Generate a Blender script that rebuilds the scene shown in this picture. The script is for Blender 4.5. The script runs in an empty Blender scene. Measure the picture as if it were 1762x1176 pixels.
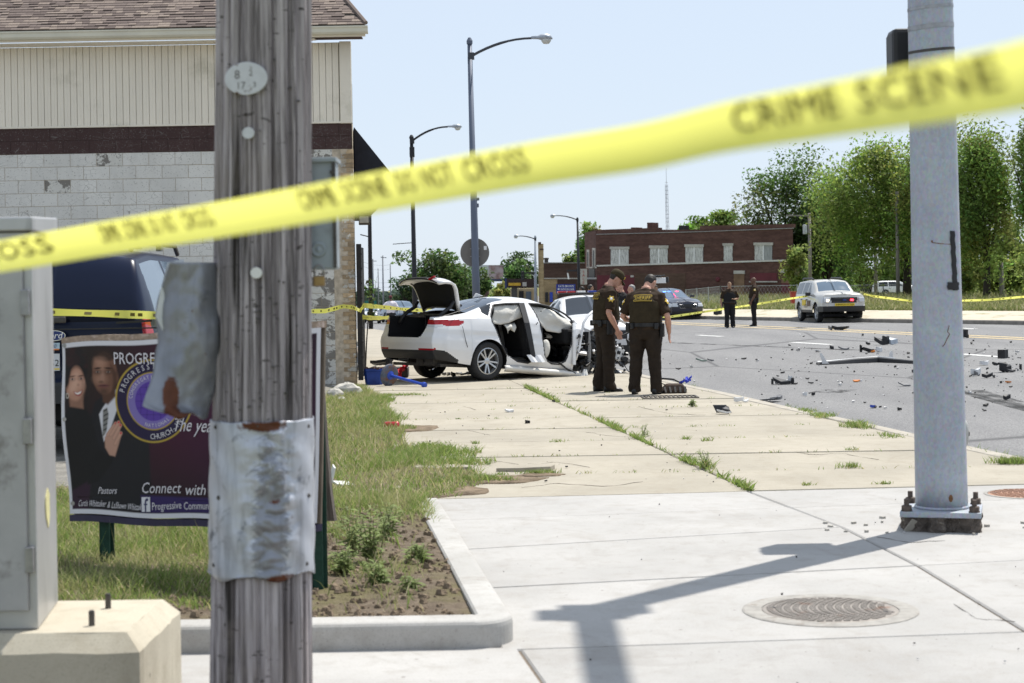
import bpy, math, random
import numpy as np
from math import sin, cos, pi, radians
from mathutils import Vector, Matrix
random.seed(7)
RNG = np.random.default_rng(7)
SC = bpy.context.scene
COL = SC.collection

# ---------------------------------------------------------------- camera, sky, sun, exposure
EYE = 1.61                      # camera height above the near pavement
FPX, CX, HY, ROLL = 3000.0, 881.0, 491.7, radians(1.0)   # photograph: focal length, centre and horizon in its own pixels
cam_d = bpy.data.cameras.new('camera')
cam_d.sensor_width = 36.0
cam_d.lens = 36.0*FPX/1762
cam_d.shift_y = -(588-HY)/1762
cam_d.clip_start, cam_d.clip_end = 0.1, 4000
cam_d.dof.use_dof = True
cam_d.dof.focus_distance = 25.0
cam_d.dof.aperture_fstop = 5.2
cam = bpy.data.objects.new('camera', cam_d)
cam.matrix_world = Matrix.Translation((0, 0, EYE)) @ Matrix.Rotation(pi/2, 4, 'X') @ Matrix.Rotation(-ROLL, 4, 'Z')
COL.objects.link(cam)
SC.camera = cam

SUN_EL = radians(63)
SUN_AZ = math.atan2(0.66, 0.75)          # measured from +Y towards +X
sun_vec = Vector((sin(SUN_AZ)*cos(SUN_EL), cos(SUN_AZ)*cos(SUN_EL), sin(SUN_EL)))
world = bpy.data.worlds.new('World')
SC.world = world
world.use_nodes = True
wn = world.node_tree
sky = wn.nodes.new('ShaderNodeTexSky')
sky.sky_type = 'NISHITA'
sky.sun_disc = False
sky.sun_elevation = SUN_EL
sky.sun_rotation = SUN_AZ
sky.air_density, sky.dust_density, sky.ozone_density = 1.0, 0.6, 2.0
hz = wn.nodes.new('ShaderNodeMix'); hz.data_type = 'RGBA'          # thin summer haze: the whole dome pales evenly
hz.inputs[0].default_value = 0.84
hz.inputs[7].default_value = (4.6, 5.2, 6.05, 1)
wn.links.new(sky.outputs[0], hz.inputs[6])
wn.links.new(hz.outputs[2], wn.nodes['Background'].inputs[0])
wn.nodes['Background'].inputs[1].default_value = 0.115
sl = bpy.data.lights.new('sun', 'SUN')
sl.energy, sl.angle, sl.color = 4.3, radians(0.53), (1.0, 0.955, 0.88)
sun = bpy.data.objects.new('sun', sl)
sun.rotation_euler = sun_vec.to_track_quat('Z', 'Y').to_euler()
sun.location = (20, 30, 60)
COL.objects.link(sun)
SC.view_settings.view_transform = 'Standard'
SC.view_settings.look = 'None'
SC.view_settings.gamma = 1
SC.view_settings.use_curve_mapping = False
SC.view_settings.exposure = 0.46
SC.cycles.use_denoising = True
SC.cycles.max_bounces = 8
SC.cycles.transparent_max_bounces = 16
SC.cycles.sample_clamp_indirect = 6
SC.cycles.caustics_reflective = SC.cycles.caustics_refractive = False

# ---------------------------------------------------------------- measuring the photograph
def ray(px, py):
    dx, dy = (px-CX)/FPX, (py-HY)/FPX
    return dx*cos(ROLL)-dy*sin(ROLL), dx*sin(ROLL)+dy*cos(ROLL)
def G(px, py, z=0.0):
    a, b = ray(px, py); D = (EYE-z)/b
    return Vector((a*D, D, z))
def Pd(px, py, D):
    a, b = ray(px, py)
    return Vector((a*D, D, EYE-b*D))
def dip(x, y):                  # the street falls away towards the far left
    t = x/max(y, 1.0)
    return -0.012*max(0.0, y-40)*min(1.0, max(0.0, (0.05-t)/0.12))

# ---------------------------------------------------------------- mesh helper
def rotm(rx=0, ry=0, rz=0):
    return (Matrix.Rotation(rz, 3, 'Z') @ Matrix.Rotation(ry, 3, 'Y') @ Matrix.Rotation(rx, 3, 'X'))
class MB:
    def __init__(s): s.v = []; s.f = []; s.mi = []; s.cur = 0
    def add(s, vs, fs):
        n = len(s.v)
        s.v.extend(tuple(p) for p in vs)
        s.f.extend(tuple(i+n for i in f) for f in fs)
        s.mi.extend([s.cur]*len(fs)); return s
    def box(s, c, d, R=None, top=1.0):
        R = R or Matrix.Identity(3); c = Vector(c); vs = []
        for z in (-.5, .5):
            k = top if z > 0 else 1.0
            for x, y in ((-.5, -.5), (.5, -.5), (.5, .5), (-.5, .5)):
                vs.append(c + R @ Vector((x*d[0]*k, y*d[1]*k, z*d[2])))
        return s.add(vs, [(3,2,1,0),(4,5,6,7),(0,1,5,4),(1,2,6,5),(2,3,7,6),(3,0,4,7)])
    def hexa(s, p8):            # bottom 4 (ccw), top 4
        return s.add(p8, [(3,2,1,0),(4,5,6,7),(0,1,5,4),(1,2,6,5),(2,3,7,6),(3,0,4,7)])
    def bar(s, a, b, w, h=None, up=(0,0,1)):
        a, b = Vector(a), Vector(b); h = h or w; d = (b-a)
        y = d.normalized(); u = Vector(up)
        x = y.cross(u)
        if x.length < 1e-4: x = y.cross(Vector((1,0,0)))
        x.normalize(); z = x.cross(y)
        R = Matrix((x, y, z)).transposed()
        return s.box((a+b)/2, (w, d.length, h), R)
    def loft(s, rings, cap=True, closed=True):
        n = len(rings[0]); vs = [p for r in rings for p in r]; fs = []
        for k in range(len(rings)-1):
            for i in range(n if closed else n-1):
                j = (i+1) % n
                fs.append((k*n+i, k*n+j, (k+1)*n+j, (k+1)*n+i))
        if cap and closed:
            fs.append(tuple(range(n-1, -1, -1))); fs.append(tuple((len(rings)-1)*n+i for i in range(n)))
        return s.add(vs, fs)
    def tube(s, pts, r, seg=8, cap=True, ref=None):
        pts = [Vector(p) for p in pts]; n = len(pts)
        rs = r if isinstance(r, (list, tuple)) else [r]*n
        rings = []; prev = None
        for i, p in enumerate(pts):
            t = (pts[min(i+1, n-1)]-pts[max(i-1, 0)]).normalized()
            if ref is not None: x = Vector(ref) - t*t.dot(Vector(ref))
            elif prev is None:
                a = Vector((0,0,1)) if abs(t.z) < .9 else Vector((1,0,0)); x = a - t*t.dot(a)
            else: x = prev - t*t.dot(prev)
            x.normalize(); prev = x; y = t.cross(x)
            rr = rs[i]; ra, rb = rr if isinstance(rr, (list, tuple)) else (rr, rr)
            rings.append([p + x*(ra*cos(2*pi*k/seg)) + y*(rb*sin(2*pi*k/seg)) for k in range(seg)])
        return s.loft(rings, cap)
    def lathe(s, prof, seg=16, M=None, cap=True):
        M = M or Matrix.Identity(4)
        return s.loft([[M @ Vector((r*cos(2*pi*k/seg), r*sin(2*pi*k/seg), z)) for k in range(seg)] for r, z in prof], cap)
    def ell(s, c, r, seg=12, rings=8, R=None):
        R = R or Matrix.Identity(3); c = Vector(c); rr = []
        for i in range(rings+1):
            a = -pi/2 + pi*i/rings
            k = max(cos(a), .02)
            rr.append([c + R @ Vector((r[0]*k*cos(2*pi*j/seg), r[1]*k*sin(2*pi*j/seg), r[2]*sin(a))) for j in range(seg)])
        return s.loft(rr)
    def prism(s, poly, h0, h1, M=None):
        M = M or Matrix.Identity(4)
        return s.loft([[M @ Vector((x, y, h)) for x, y in poly] for h in (h0, h1)])
    def grid(s, P, flip=False):
        n, m = len(P), len(P[0]); vs = [p for row in P for p in row]; fs = []
        for i in range(n-1):
            for j in range(m-1):
                q = (i*m+j, i*m+j+1, (i+1)*m+j+1, (i+1)*m+j)
                fs.append(q[::-1] if flip else q)
        return s.add(vs, fs)
    def text(s, txt, size, M, depth=0.0, squash=1.0, shear=0.0, warp=None, align='CENTER'):
        V, F = text_mesh(txt, align)
        if warp: vs = [warp(x*size*squash+shear*y*size, y*size) for x, y in V]
        else: vs = [M @ Vector((x*size*squash + shear*y*size, y*size, depth)) for x, y in V]
        return s.add(vs, F)
    def mesh(s, name, mats, smooth=False):
        me = bpy.data.meshes.new(name)
        me.from_pydata([tuple(p) for p in s.v], [], s.f)
        for m in (mats if isinstance(mats, (list, tuple)) else [mats]): me.materials.append(m)
        if any(s.mi): me.polygons.foreach_set('material_index', s.mi)
        if smooth: me.polygons.foreach_set('use_smooth', [True]*len(me.polygons))
        me.update(); return me
    def build(s, name, mats, parent=None, smooth=False, bevel=0, local=False, label=None, solid=0, sub=0, angle=40):
        s.v = [Vector(p) for p in s.v]
        if parent is None:
            xs = [p.x for p in s.v]; ys = [p.y for p in s.v]; zs = [p.z for p in s.v]
            o0 = Vector(((min(xs)+max(xs))/2, (min(ys)+max(ys))/2, min(zs)))
        else:
            o0 = Vector((0,0,0)) if local else world_loc(parent)
        s.v = [p-o0 for p in s.v]
        o = bpy.data.objects.new(name, s.mesh(name, mats, smooth))
        COL.objects.link(o)
        if parent is None: o.location = o0
        else: o.parent = parent
        if bevel:
            b = o.modifiers.new('bevel', 'BEVEL'); b.width = bevel; b.segments = 2; b.limit_method = 'ANGLE'; b.angle_limit = radians(angle)
        if solid:
            b = o.modifiers.new('solid', 'SOLIDIFY'); b.thickness = solid; b.offset = 0
        if sub:
            b = o.modifiers.new('sub', 'SUBSURF'); b.levels = b.render_levels = sub
        if label: o['label'] = label
        return o
def world_loc(o):               # for parents that are only translated
    p = Vector((0,0,0))
    while o is not None: p = p + o.location; o = o.parent
    return p
_tm = {}
def text_mesh(txt, align='CENTER'):
    key = (txt, align)
    if key in _tm: return _tm[key]
    cu = bpy.data.curves.new('txt', 'FONT'); cu.body = txt; cu.align_x = align; cu.resolution_u = 2; cu.size = 1
    ob = bpy.data.objects.new('txt', cu); COL.objects.link(ob)
    dg = bpy.context.evaluated_depsgraph_get()
    me = bpy.data.meshes.new_from_object(ob.evaluated_get(dg))
    V = [(v.co.x, v.co.y) for v in me.vertices]; F = [tuple(p.vertices) for p in me.polygons]
    bpy.data.objects.remove(ob); bpy.data.curves.remove(cu); bpy.data.meshes.remove(me)
    _tm[key] = (V, F); return V, F
def np_mesh(name, V, F, mats, smooth=False, parent=None, cols=None):     # quads or tris from arrays
    me = bpy.data.meshes.new(name)
    V = np.asarray(V, dtype=np.float32); F = np.asarray(F, dtype=np.int32)
    me.vertices.add(len(V)); me.vertices.foreach_set('co', V.ravel())
    k = F.shape[1]
    me.loops.add(F.size); me.loops.foreach_set('vertex_index', F.ravel())
    me.polygons.add(len(F)); me.polygons.foreach_set('loop_start', np.arange(0, F.size, k, dtype=np.int32))
    for m in (mats if isinstance(mats, (list, tuple)) else [mats]): me.materials.append(m)
    if smooth: me.polygons.foreach_set('use_smooth', np.ones(len(F), dtype=bool))
    if cols is not None:
        a = me.color_attributes.new('col', 'FLOAT_COLOR', 'POINT')
        c4 = np.ones((len(V), 4), dtype=np.float32); c4[:, :3] = cols
        a.data.foreach_set('color', c4.ravel())
    me.update(calc_edges=True); me.validate()
    o = bpy.data.objects.new(name, me); COL.objects.link(o)
    if parent is not None: o.parent = parent
    return o
def thing(name, label, cat, loc=(0,0,0), group=None, rz=0):
    o = bpy.data.objects.new(name, None); COL.objects.link(o)
    o.empty_display_size = .2
    o.location = loc; o.rotation_euler = (0, 0, rz)
    return tag(o, label, cat, group)
def tag(o, label, cat, group=None):
    o['label'] = label; o['category'] = cat
    if group: o['group'] = group
    return o
def struct(o): o['kind'] = 'structure'; return o
def stuff(o): o['kind'] = 'stuff'; return o
def link_copy(src, parent=None, loc=None, rot=None):
    o = src.copy(); COL.objects.link(o)
    o.parent = parent
    if loc is not None: o.location = loc
    if rot is not None: o.rotation_euler = rot
    return o
def copy_tree(src, loc, rz, label, group=None):
    r = link_copy(src, None, loc, (0, 0, rz)); r['label'] = label
    if group: r['group'] = group
    for ch in list(src.children):
        c = link_copy(ch, r)
        for g in list(ch.children): link_copy(g, c)
    return r
def ip(x, xs, ys): return float(np.interp(x, xs, ys))

# ---------------------------------------------------------------- materials
class NT:
    def __init__(s, name):
        s.m = bpy.data.materials.new(name); s.m.use_nodes = True
        s.t = s.m.node_tree; s.b = s.t.nodes['Principled BSDF']; s.out = s.t.nodes['Material Output']
        s._p = None
    def n(s, typ, **kw):
        nd = s.t.nodes.new(typ)
        for k, v in kw.items():
            if k in ('i',):
                for kk, vv in v.items():
                    if hasattr(vv, 'is_output') or hasattr(vv, 'links'): s.t.links.new(vv, nd.inputs[kk])
                    else: nd.inputs[kk].default_value = vv
            else: setattr(nd, k, v)
        return nd
    def l(s, a, b): s.t.links.new(a, b)
    def pos(s, kind='pos'):
        if kind == 'pos': return s.n('ShaderNodeNewGeometry').outputs['Position']
        return s.n('ShaderNodeTexCoord').outputs['Object']
    def vec(s, kind='pos', sc=(1,1,1), rot=(0,0,0), loc=(0,0,0)):
        mp = s.n('ShaderNodeMapping'); s.l(s.pos(kind), mp.inputs[0])
        mp.inputs['Scale'].default_value = sc; mp.inputs['Rotation'].default_value = rot; mp.inputs['Location'].default_value = loc
        return mp.outputs[0]
    def noise(s, v, scale, detail=4, rough=.55, dist=0):
        nd = s.n('ShaderNodeTexNoise'); s.l(v, nd.inputs['Vector'])
        nd.inputs['Scale'].default_value = scale; nd.inputs['Detail'].default_value = detail
        nd.inputs['Roughness'].default_value = rough; nd.inputs['Distortion'].default_value = dist
        return nd.outputs['Fac']
    def ramp(s, f, stops):
        r = s.n('ShaderNodeValToRGB'); s.l(f, r.inputs[0]); e = r.color_ramp.elements
        while len(e) < len(stops): e.new(.5)
        for el, (p, c) in zip(e, stops):
            el.position = p; el.color = (c, c, c, 1) if isinstance(c, (int, float)) else (*c, 1)
        return r.outputs[0]
    def mix(s, f, a, b, mode='MIX'):
        nd = s.n('ShaderNodeMix', data_type='RGBA', blend_type=mode)
        for sock, v in ((nd.inputs[0], f), (nd.inputs[6], a), (nd.inputs[7], b)):
            if isinstance(v, (int, float)): sock.default_value = v
            elif isinstance(v, (tuple, list)): sock.default_value = (*v, 1)
            else: s.l(v, sock)
        return nd.outputs[2]
    def math(s, op, a, b=0.5):
        nd = s.n('ShaderNodeMath', operation=op)
        for k, v in ((0, a), (1, b)):
            if isinstance(v, (int, float)): nd.inputs[k].default_value = v
            else: s.l(v, nd.inputs[k])
        return nd.outputs[0]
    def set(s, col=None, rough=None, metal=None, spec=None):
        for nm, v in (('Base Color', col), ('Roughness', rough), ('Metallic', metal), ('Specular IOR Level', spec)):
            if v is None: continue
            if isinstance(v, (int, float)): s.b.inputs[nm].default_value = v
            elif isinstance(v, (tuple, list)): s.b.inputs[nm].default_value = (*v, 1)
            else: s.l(v, s.b.inputs[nm])
        return s
    def bump(s, h, strength=.3, dist=.01):
        nd = s.n('ShaderNodeBump'); nd.inputs['Strength'].default_value = strength; nd.inputs['Distance'].default_value = dist
        s.l(h, nd.inputs['Height']); s.l(nd.outputs[0], s.b.inputs['Normal']); return s
def dk(c, k): return tuple(min(1, x*k) for x in c)
_mats = {}
def M(name, col, rough=.6, metal=0.0, var=.18, scale=6, bump=0.0, bscale=60, bdist=.005, spec=.4, kind='pos', rnd=0.0, stretch=(1,1,1), coat=0.0, dirt=None, dthr=(.55,.7), dscale=3):
    if name in _mats: return _mats[name]
    t = NT(name); v = t.vec(kind, stretch)
    f = t.noise(v, scale, 5, .6)
    c = t.mix(t.ramp(f, [(.3, 0.0), (.7, 1.0)]), dk(col, 1-var), dk(col, 1+var))
    if dirt:
        c = t.mix(t.ramp(t.noise(v, dscale, 6, .65), [(dthr[0], 0.0), (dthr[1], 1.0)]), c, dirt)
    if rnd:
        oi = t.n('ShaderNodeObjectInfo')
        k = t.math('MULTIPLY_ADD', oi.outputs['Random'], 2*rnd); t.t.nodes[-1].inputs[2].default_value = 1-rnd
        c = t.mix(1.0, c, t.n('ShaderNodeCombineColor', i={0: k, 1: k, 2: k}).outputs[0], 'MULTIPLY')
    t.set(c, rough, metal, spec)
    if bump: t.bump(t.noise(v, bscale, 4, .6), bump, bdist)
    if coat: t.b.inputs['Coat Weight'].default_value = coat; t.b.inputs['Coat Roughness'].default_value = .06
    _mats[name] = t.m; return t.m
def emit(name, col, strength):
    if name in _mats: return _mats[name]
    t = NT(name); t.set(col, .3); t.b.inputs['Emission Color'].default_value = (*col, 1); t.b.inputs['Emission Strength'].default_value = strength
    _mats[name] = t.m; return t.m
def glassm(name, col, rough=.03, alpha=1.0, trans=0.0):
    if name in _mats: return _mats[name]
    t = NT(name); t.set(col, rough, 0, .6); t.b.inputs['Alpha'].default_value = alpha
    t.b.inputs['Transmission Weight'].default_value = trans; t.b.inputs['IOR'].default_value = 1.45
    _mats[name] = t.m; return t.m
BLACK = M('black_plastic', (.018,.018,.02), .5, var=.3)
RUBBER = M('rubber', (.02,.02,.021), .75, var=.3, scale=20)
CHROME = M('chrome_trim', (.7,.7,.72), .15, 1.0, var=.05)
STEEL = M('bare_steel', (.32,.32,.33), .4, .9, var=.2, scale=20)
DKSTEEL = M('dark_steel', (.08,.075,.07), .55, .5, var=.3, scale=15)
WHITEP = M('white_plastic', (.78,.78,.77), .4, var=.05)
YELLOWP = M('yellow_print', (.75,.55,.03), .5, var=.08)
REDP = M('red_plastic', (.5,.02,.02), .35, var=.1)
BLUEP = M('blue_plastic', (.03,.07,.42), .4, var=.12, scale=9)
WHITEPR = M('white_print', (.8,.8,.8), .6, var=.03)
BLACKPR = M('black_print', (.02,.02,.02), .6, var=.1)
# ---------------------------------------------------------------- setting: ground, road, pavements
def concrete(name, col, dark, streak=0.10, kind='pos'):
    t = NT(name); v = t.pos(kind)
    big = t.noise(v, .9, 5, .6); mid = t.noise(v, 7, 6, .7); fine = t.noise(v, 160, 3, .7)
    c = t.mix(t.ramp(big, [(.35, 0.0), (.68, 1.0)]), dk(col, .86), dk(col, 1.05))
    c = t.mix(t.ramp(mid, [(.50, 0.0), (.76, .6)]), c, dark)
    pat = t.noise(t.vec(kind, (1, .5, 1)), 2.1, 6, .72, .8); c = t.mix(t.ramp(pat, [(.54, 0.0), (.72, .55)]), c, dark)
    wet = t.noise(v, .55, 5, .7, 1.5); c = t.mix(t.ramp(wet, [(.58, 0.0), (.66, .28)]), c, dk(dark, .8))
    c = t.mix(t.ramp(fine, [(.30, .55), (.44, 0.0)]), c, dk(dark, .55))
    br = t.noise(t.vec(kind, (3, 260, 3)), 1, 2, .5)
    c = t.mix(t.ramp(br, [(.4, streak), (.6, 0.0)]), c, dark)
    sp = t.noise(v, 26, 2, .4)
    c = t.mix(t.ramp(sp, [(.74, 0.0), (.77, .7)]), c, (.12,.10,.08))
    oi = t.n('ShaderNodeObjectInfo')
    k = t.math('MULTIPLY_ADD', oi.outputs['Random'], .10); t.t.nodes[-1].inputs[2].default_value = .95
    c = t.mix(1.0, c, t.n('ShaderNodeCombineColor', i={0: k, 1: k, 2: k}).outputs[0], 'MULTIPLY')
    t.set(c, .85, 0, .25)
    t.bump(t.math('ADD', t.math('MULTIPLY', fine, .5), t.math('MULTIPLY', br, .5)), .25, .004)
    return t.m
NEWC = concrete('new_concrete', (.405,.395,.38), (.29,.268,.24))
OLDC = concrete('old_concrete', (.37,.337,.275), (.27,.235,.18), .04)
CURBC = concrete('kerb_concrete', (.44,.43,.41), (.27,.245,.215), .05)

def asphalt():
    t = NT('asphalt'); v = t.pos()
    fine = t.noise(v, 55, 3, .75); fine2 = t.noise(v, 17, 5, .7)
    big = t.noise(t.vec('pos', (1, .16, 1), (0, 0, radians(-9))), .9, 5, .6)
    c = t.mix(t.ramp(big, [(.3, 0.0), (.7, 1.0)]), (.165,.163,.165), (.225,.222,.22))
    c = t.mix(t.ramp(fine, [(.40, .8), (.52, 0.0)]), c, (.08,.08,.082))
    c = t.mix(t.ramp(fine, [(.60, 0.0), (.72, .75)]), c, (.45,.44,.42))
    c = t.mix(t.ramp(fine2, [(.62, 0.0), (.8, .35)]), c, (.06,.06,.06))
    vo = t.n('ShaderNodeTexVoronoi', feature='DISTANCE_TO_EDGE'); t.l(t.vec('pos', (.12, .05, 1), (0, 0, radians(-9))), vo.inputs['Vector'])
    vo.inputs['Scale'].default_value = 1
    c = t.mix(t.ramp(vo.outputs[0], [(.002, .75), (.006, 0.0)]), c, (.03,.03,.032))
    t.set(c, .8, 0, .35); t.bump(fine, .5, .012)
    return t.m
ASPH = asphalt()
SOIL = M('dry_soil', (.20,.155,.11), .95, var=.4, scale=9, bump=.9, bscale=30, bdist=.03, spec=.1, dirt=(.12,.09,.065), dscale=14)
LAWNSOIL = M('lawn_soil', (.15,.15,.065), .95, var=.4, scale=5, bump=.9, bscale=40, bdist=.03, spec=.1, dirt=(.17,.14,.10), dscale=3, dthr=(.5,.62))
FARGRASS = M('far_meadow', (.135,.155,.05), .95, var=.35, scale=.7, spec=.1, dirt=(.27,.235,.12), dscale=.35, dthr=(.45,.62), bump=.8, bscale=6, bdist=.1)

def sheet(name, xs, ys, zf, mat, parent=None):
    b = MB(); b.grid([[ (x, y, zf(x, y)) for x in xs] for y in ys], flip=False)
    o = b.build(name, mat, parent, smooth=True); return o
def dipc(x, y): return dip(x, min(y, 170))
_fk = [(G(a, c, -.12).x/G(a, c, -.12).y, G(a, c, -.12).y) for a, c in ((985,544.5),(1040,546),(1200,549.5),(1340,552.5),(1540,556),(1700,558.5),(1762,559.5),(2100,566),(2600,575))]
def under_lot(x, y):            # the sheets below step down where the far lot lies over them
    t = x/max(y, 1)
    return 2.5*min(1, max(0, (y-ip(t, [a for a, _ in _fk], [c for _, c in _fk])-5)/6)) if .036 < t < .56 else 0.0
xs0 = [-3000,-900,-300,-120,-60,-40,-30,-22,-16,-12,-8,-4,0,4,8,12,16,22,30,40,60,120,300,900,3000]
ys0 = [-60,0,8,20,40,55,70,85,100,120,140,170,220,300,500,900,1600,3000]
struct(sheet('ground', xs0, ys0, lambda x, y: -.22+dipc(x, y)-2.6*(y > 60), FARGRASS))
xs1 = list(np.linspace(-130, 150, 176)); ys1 = list(np.linspace(4, 320, 159))
road = struct(sheet('road', xs1, ys1, lambda x, y: -.12+dipc(x, y)-under_lot(x, y), ASPH))

ROADW = M('road_paint_white', (.62,.62,.60), .7, var=.12, scale=8, dirt=(.22,.22,.21), dthr=(.56,.66), dscale=14)
ROADY = M('road_paint_yellow', (.50,.39,.21), .7, var=.15, scale=5, dirt=(.25,.2,.12), dthr=(.5,.66), dscale=9)
def strip(name, pts, w, mat, parent, z):
    b = MB(); n = len(pts); L = []; R = []
    for i in range(n):
        t = (pts[min(i+1, n-1)]-pts[max(i-1, 0)]); t.z = 0; t.normalize(); s = Vector((t.y, -t.x, 0))*w/2
        L.append(pts[i]-s); R.append(pts[i]+s)
    b.grid([[Vector((p.x, p.y, z+dipc(p.x, p.y))) for p in (l, r)] for l, r in zip(L, R)], flip=True)
    return b.build(name, mat, parent)
RZ = -.12
for a, c in (((1200,577),(1243,579.5)), ((1362,589.3),(1429,593.4)), ((1655,609.6),(1722,614.6)), ((1368,564),(1386,564.8)), ((1655,565),(1678,566.5)), ((1905,628),(1990,634)), ((1090,569),(1112,570.4))):
    strip('lane_dash', [G(*a, RZ), G(*c, RZ)], .24, ROADW, road, RZ+.004)
yl = [(1085,552.0),(1180,557.6),(1380,566.2),(1570,574.6),(1668,579.0),(1762,583.2),(2000,594)]
for off in (-1.5, 1.5):
    strip('centre_line', [G(x, y+off, RZ) for x, y in yl], .35, ROADY, road, RZ+.004)
# old tyre marks and a patched trench line, thin sheets on the asphalt
def stain(name, col, thr, sc):
    t = NT(name); f = t.noise(t.vec('pos', (1, .25, 1)), sc, 5, .7)
    t.set(col, .85, 0, .2); t.l(t.ramp(f, [(thr, 0.0), (thr+.22, .75)]), t.b.inputs['Alpha']); return t.m
TYRE = stain('tyre_rubber_trace', (.03,.03,.03), .38, 3.5)
strip('tyre_mark', [G(1668,672,RZ), G(1700,683,RZ), G(1762,700,RZ), G(1850,722,RZ)], .45, TYRE, road, RZ+.005)
strip('tyre_mark', [G(1420,676,RZ), G(1450,671,RZ)], .5, TYRE, road, RZ+.005)
strip('tyre_mark', [G(1150,590,RZ), G(1300,596,RZ), G(1500,604,RZ)], .3, TYRE, road, RZ+.005)

# ---- pavements: slabs are parts
def slab(poly, mat, parent, th=.13, gap=.006, jit=.002, name='slab'):
    c = sum((Vector(p) for p in poly), Vector((0,0)))/len(poly)
    q = []
    for p in poly:
        d = Vector(p)-c; q.append(c + d*(1-gap/max(d.length, .3)*1.4))
    dz = random.uniform(-jit, jit)
    b = MB(); b.loft([[Vector((p.x, p.y, -th)) for p in q], [Vector((p.x, p.y, -.008+dz)) for p in q],
                      [Vector(((p-c)*(1-.010/(p-c).length)+c).to_3d())+Vector((0,0,dz)) for p in q]])
    return b.build(name, mat, parent)
bed = MB(); bed.hexa([(-9,5.2,-.14),(9,5.2,-.14),(4.9,13.2,-.14),(-.7,13.2,-.14),(-9,5.2,-.012),(9,5.2,-.012),(4.9,13.2,-.012),(-.7,13.2,-.012)])
pav = thing('pavement', 'pale', 'pavement', (0,0,0)); del pav['label'], pav['category']; struct(pav)
bed.build('joint_bed', M('joint_dirt', (.16,.13,.10), .95, var=.3, scale=30), pav)
def line_y(p, q): 
    a, c = G(*p), G(*q); k = (c.y-a.y)/(c.x-a.x)
    return lambda x: a.y + k*(x-a.x)
B0 = line_y((715,860),(1762,834)); J0 = line_y((790,895),(1300,876)); J1 = line_y((813,945),(1443,908))
J2 = line_y((855,1011),(1762,964)); J3 = line_y((930,1116),(1762,1087)); J4 = lambda x: J3(x)-1.75
lj = [G(*p) for p in ((1285,845),(1377,880),(1443,905),(1521,939),(1640,1010),(1762,1085))]
def LJ(y):
    ys = [p.y for p in lj][::-1]; xs = [p.x for p in lj][::-1]
    if y < ys[0]: return xs[0] + (y-ys[0])*(xs[1]-xs[0])/(ys[1]-ys[0])
    return float(np.interp(y, ys, xs))
kA, kB = G(757,869), G(890,1113)          # kerb line, pavement side
def KX(y): return kA.x + (kB.x-kA.x)*(y-kA.y)/(kB.y-kA.y)
rows = [B0, J0, J1, J2, J3]
for f, g in zip(rows[:-1], rows[1:]):
    yl_, yl2 = f(KX(12)), g(KX(9)); a = KX(yl_)-.08; a2 = KX(yl2)-.08
    ym, ym2 = f(LJ(f(1.5))), g(LJ(g(2)))
    m, m2 = LJ(ym), LJ(ym2)
    slab([(a2, g(a2)), (m2, ym2), (m, ym), (a, f(a))], NEWC, pav)
    slab([(m2, ym2), (7.5, g(7.5)), (7.5, f(7.5)) if f is not B0 else (4.72, B0(4.72)), (m, ym)], NEWC, pav)
bj = [G(893,1116), G(935,1176)]
bx = lambda y: bj[0].x + (bj[1].x-bj[0].x)*(y-bj[0].y)/(bj[1].y-bj[0].y)
m3 = LJ(J3(2.0)); m4 = LJ(J4(2.4))
yk = kB.y
slab([(-1.9, J4(-1.9)), (bx(J4(.1)), J4(.1)), (bx(J3(0)), J3(0)), (bx(J3(0)), yk), (-1.9, yk)], NEWC, pav)
slab([(-4.6, J4(-4.6)), (-1.9, J4(-1.9)), (-1.9, yk), (-4.6, yk)], NEWC, pav)
slab([(bx(J4(.1)), J4(.1)), (m4, J4(m4)), (m3, J3(m3)), (bx(J3(0)), J3(0))], NEWC, pav)
slab([(m4, J4(m4)), (7.5, J4(7.5)), (7.5, J3(7.5)), (m3, J3(m3))], NEWC, pav)

oldp = thing('old_pavement', 'x', 'x', (0,0,0)); del oldp['label'], oldp['category']; struct(oldp)
crk1, crk2 = G(1250,826), G(900,665)
def CR(y): return crk1.x + (crk2.x-crk1.x)*(y-crk1.y)/(crk2.y-crk1.y)
def RX(y): return 4.42-.148*(y-15.06)
def LXe(y): return min(ip(y, [13,16,20,25.8,28.6,60,200], [-.78,-1.0,-1.35,-2.05,-2.5,-5.1,-17]), RX(y)-3.0)
yy = [13.30]
while yy[-1] < 34: yy.append(yy[-1]+1.55)
yy += [40, 48, 58, 70, 85, 100]
for i in range(len(yy)-1):
    y0, y1 = yy[i], yy[i+1]; sk = .0 if i == 0 else -.05
    f = (lambda x: B0(x)+.012) if i == 0 else (lambda x, y0=y0: y0 - .02*x)
    g = lambda x, y1=y1: y1 - .02*x
    l0, l1 = LXe(y0)-.1, LXe(y1)-.1
    if y1 <= 48:
        slab([(l0, f(l0)), (CR(y0), f(CR(y0))), (CR(y1), g(CR(y1))), (l1, g(l1))], OLDC, oldp, jit=.006)
        slab([(CR(y0), f(CR(y0))), (RX(f(4)), f(4.4)), (RX(g(4)), g(4.2)), (CR(y1), g(CR(y1)))], OLDC, oldp, jit=.006)
    else:
        b = MB(); b.loft([[Vector((x, y, z+dipc(x, y))) for x, y in ((l0,y0),(RX(y0),y0),(RX(y1),y1),(l1,y1))] for z in (-.13, .0)])
        b.build('slab', OLDC, oldp)
b = MB(); b.loft([[Vector((x, y, z)) for x, y in ((-.9,13.25),(4.6,13.1),(-.3,47.8),(-4.3,47.8))] for z in (-.2, -.014)])
b.build('joint_bed', bpy.data.materials['joint_dirt'], oldp)
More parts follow.
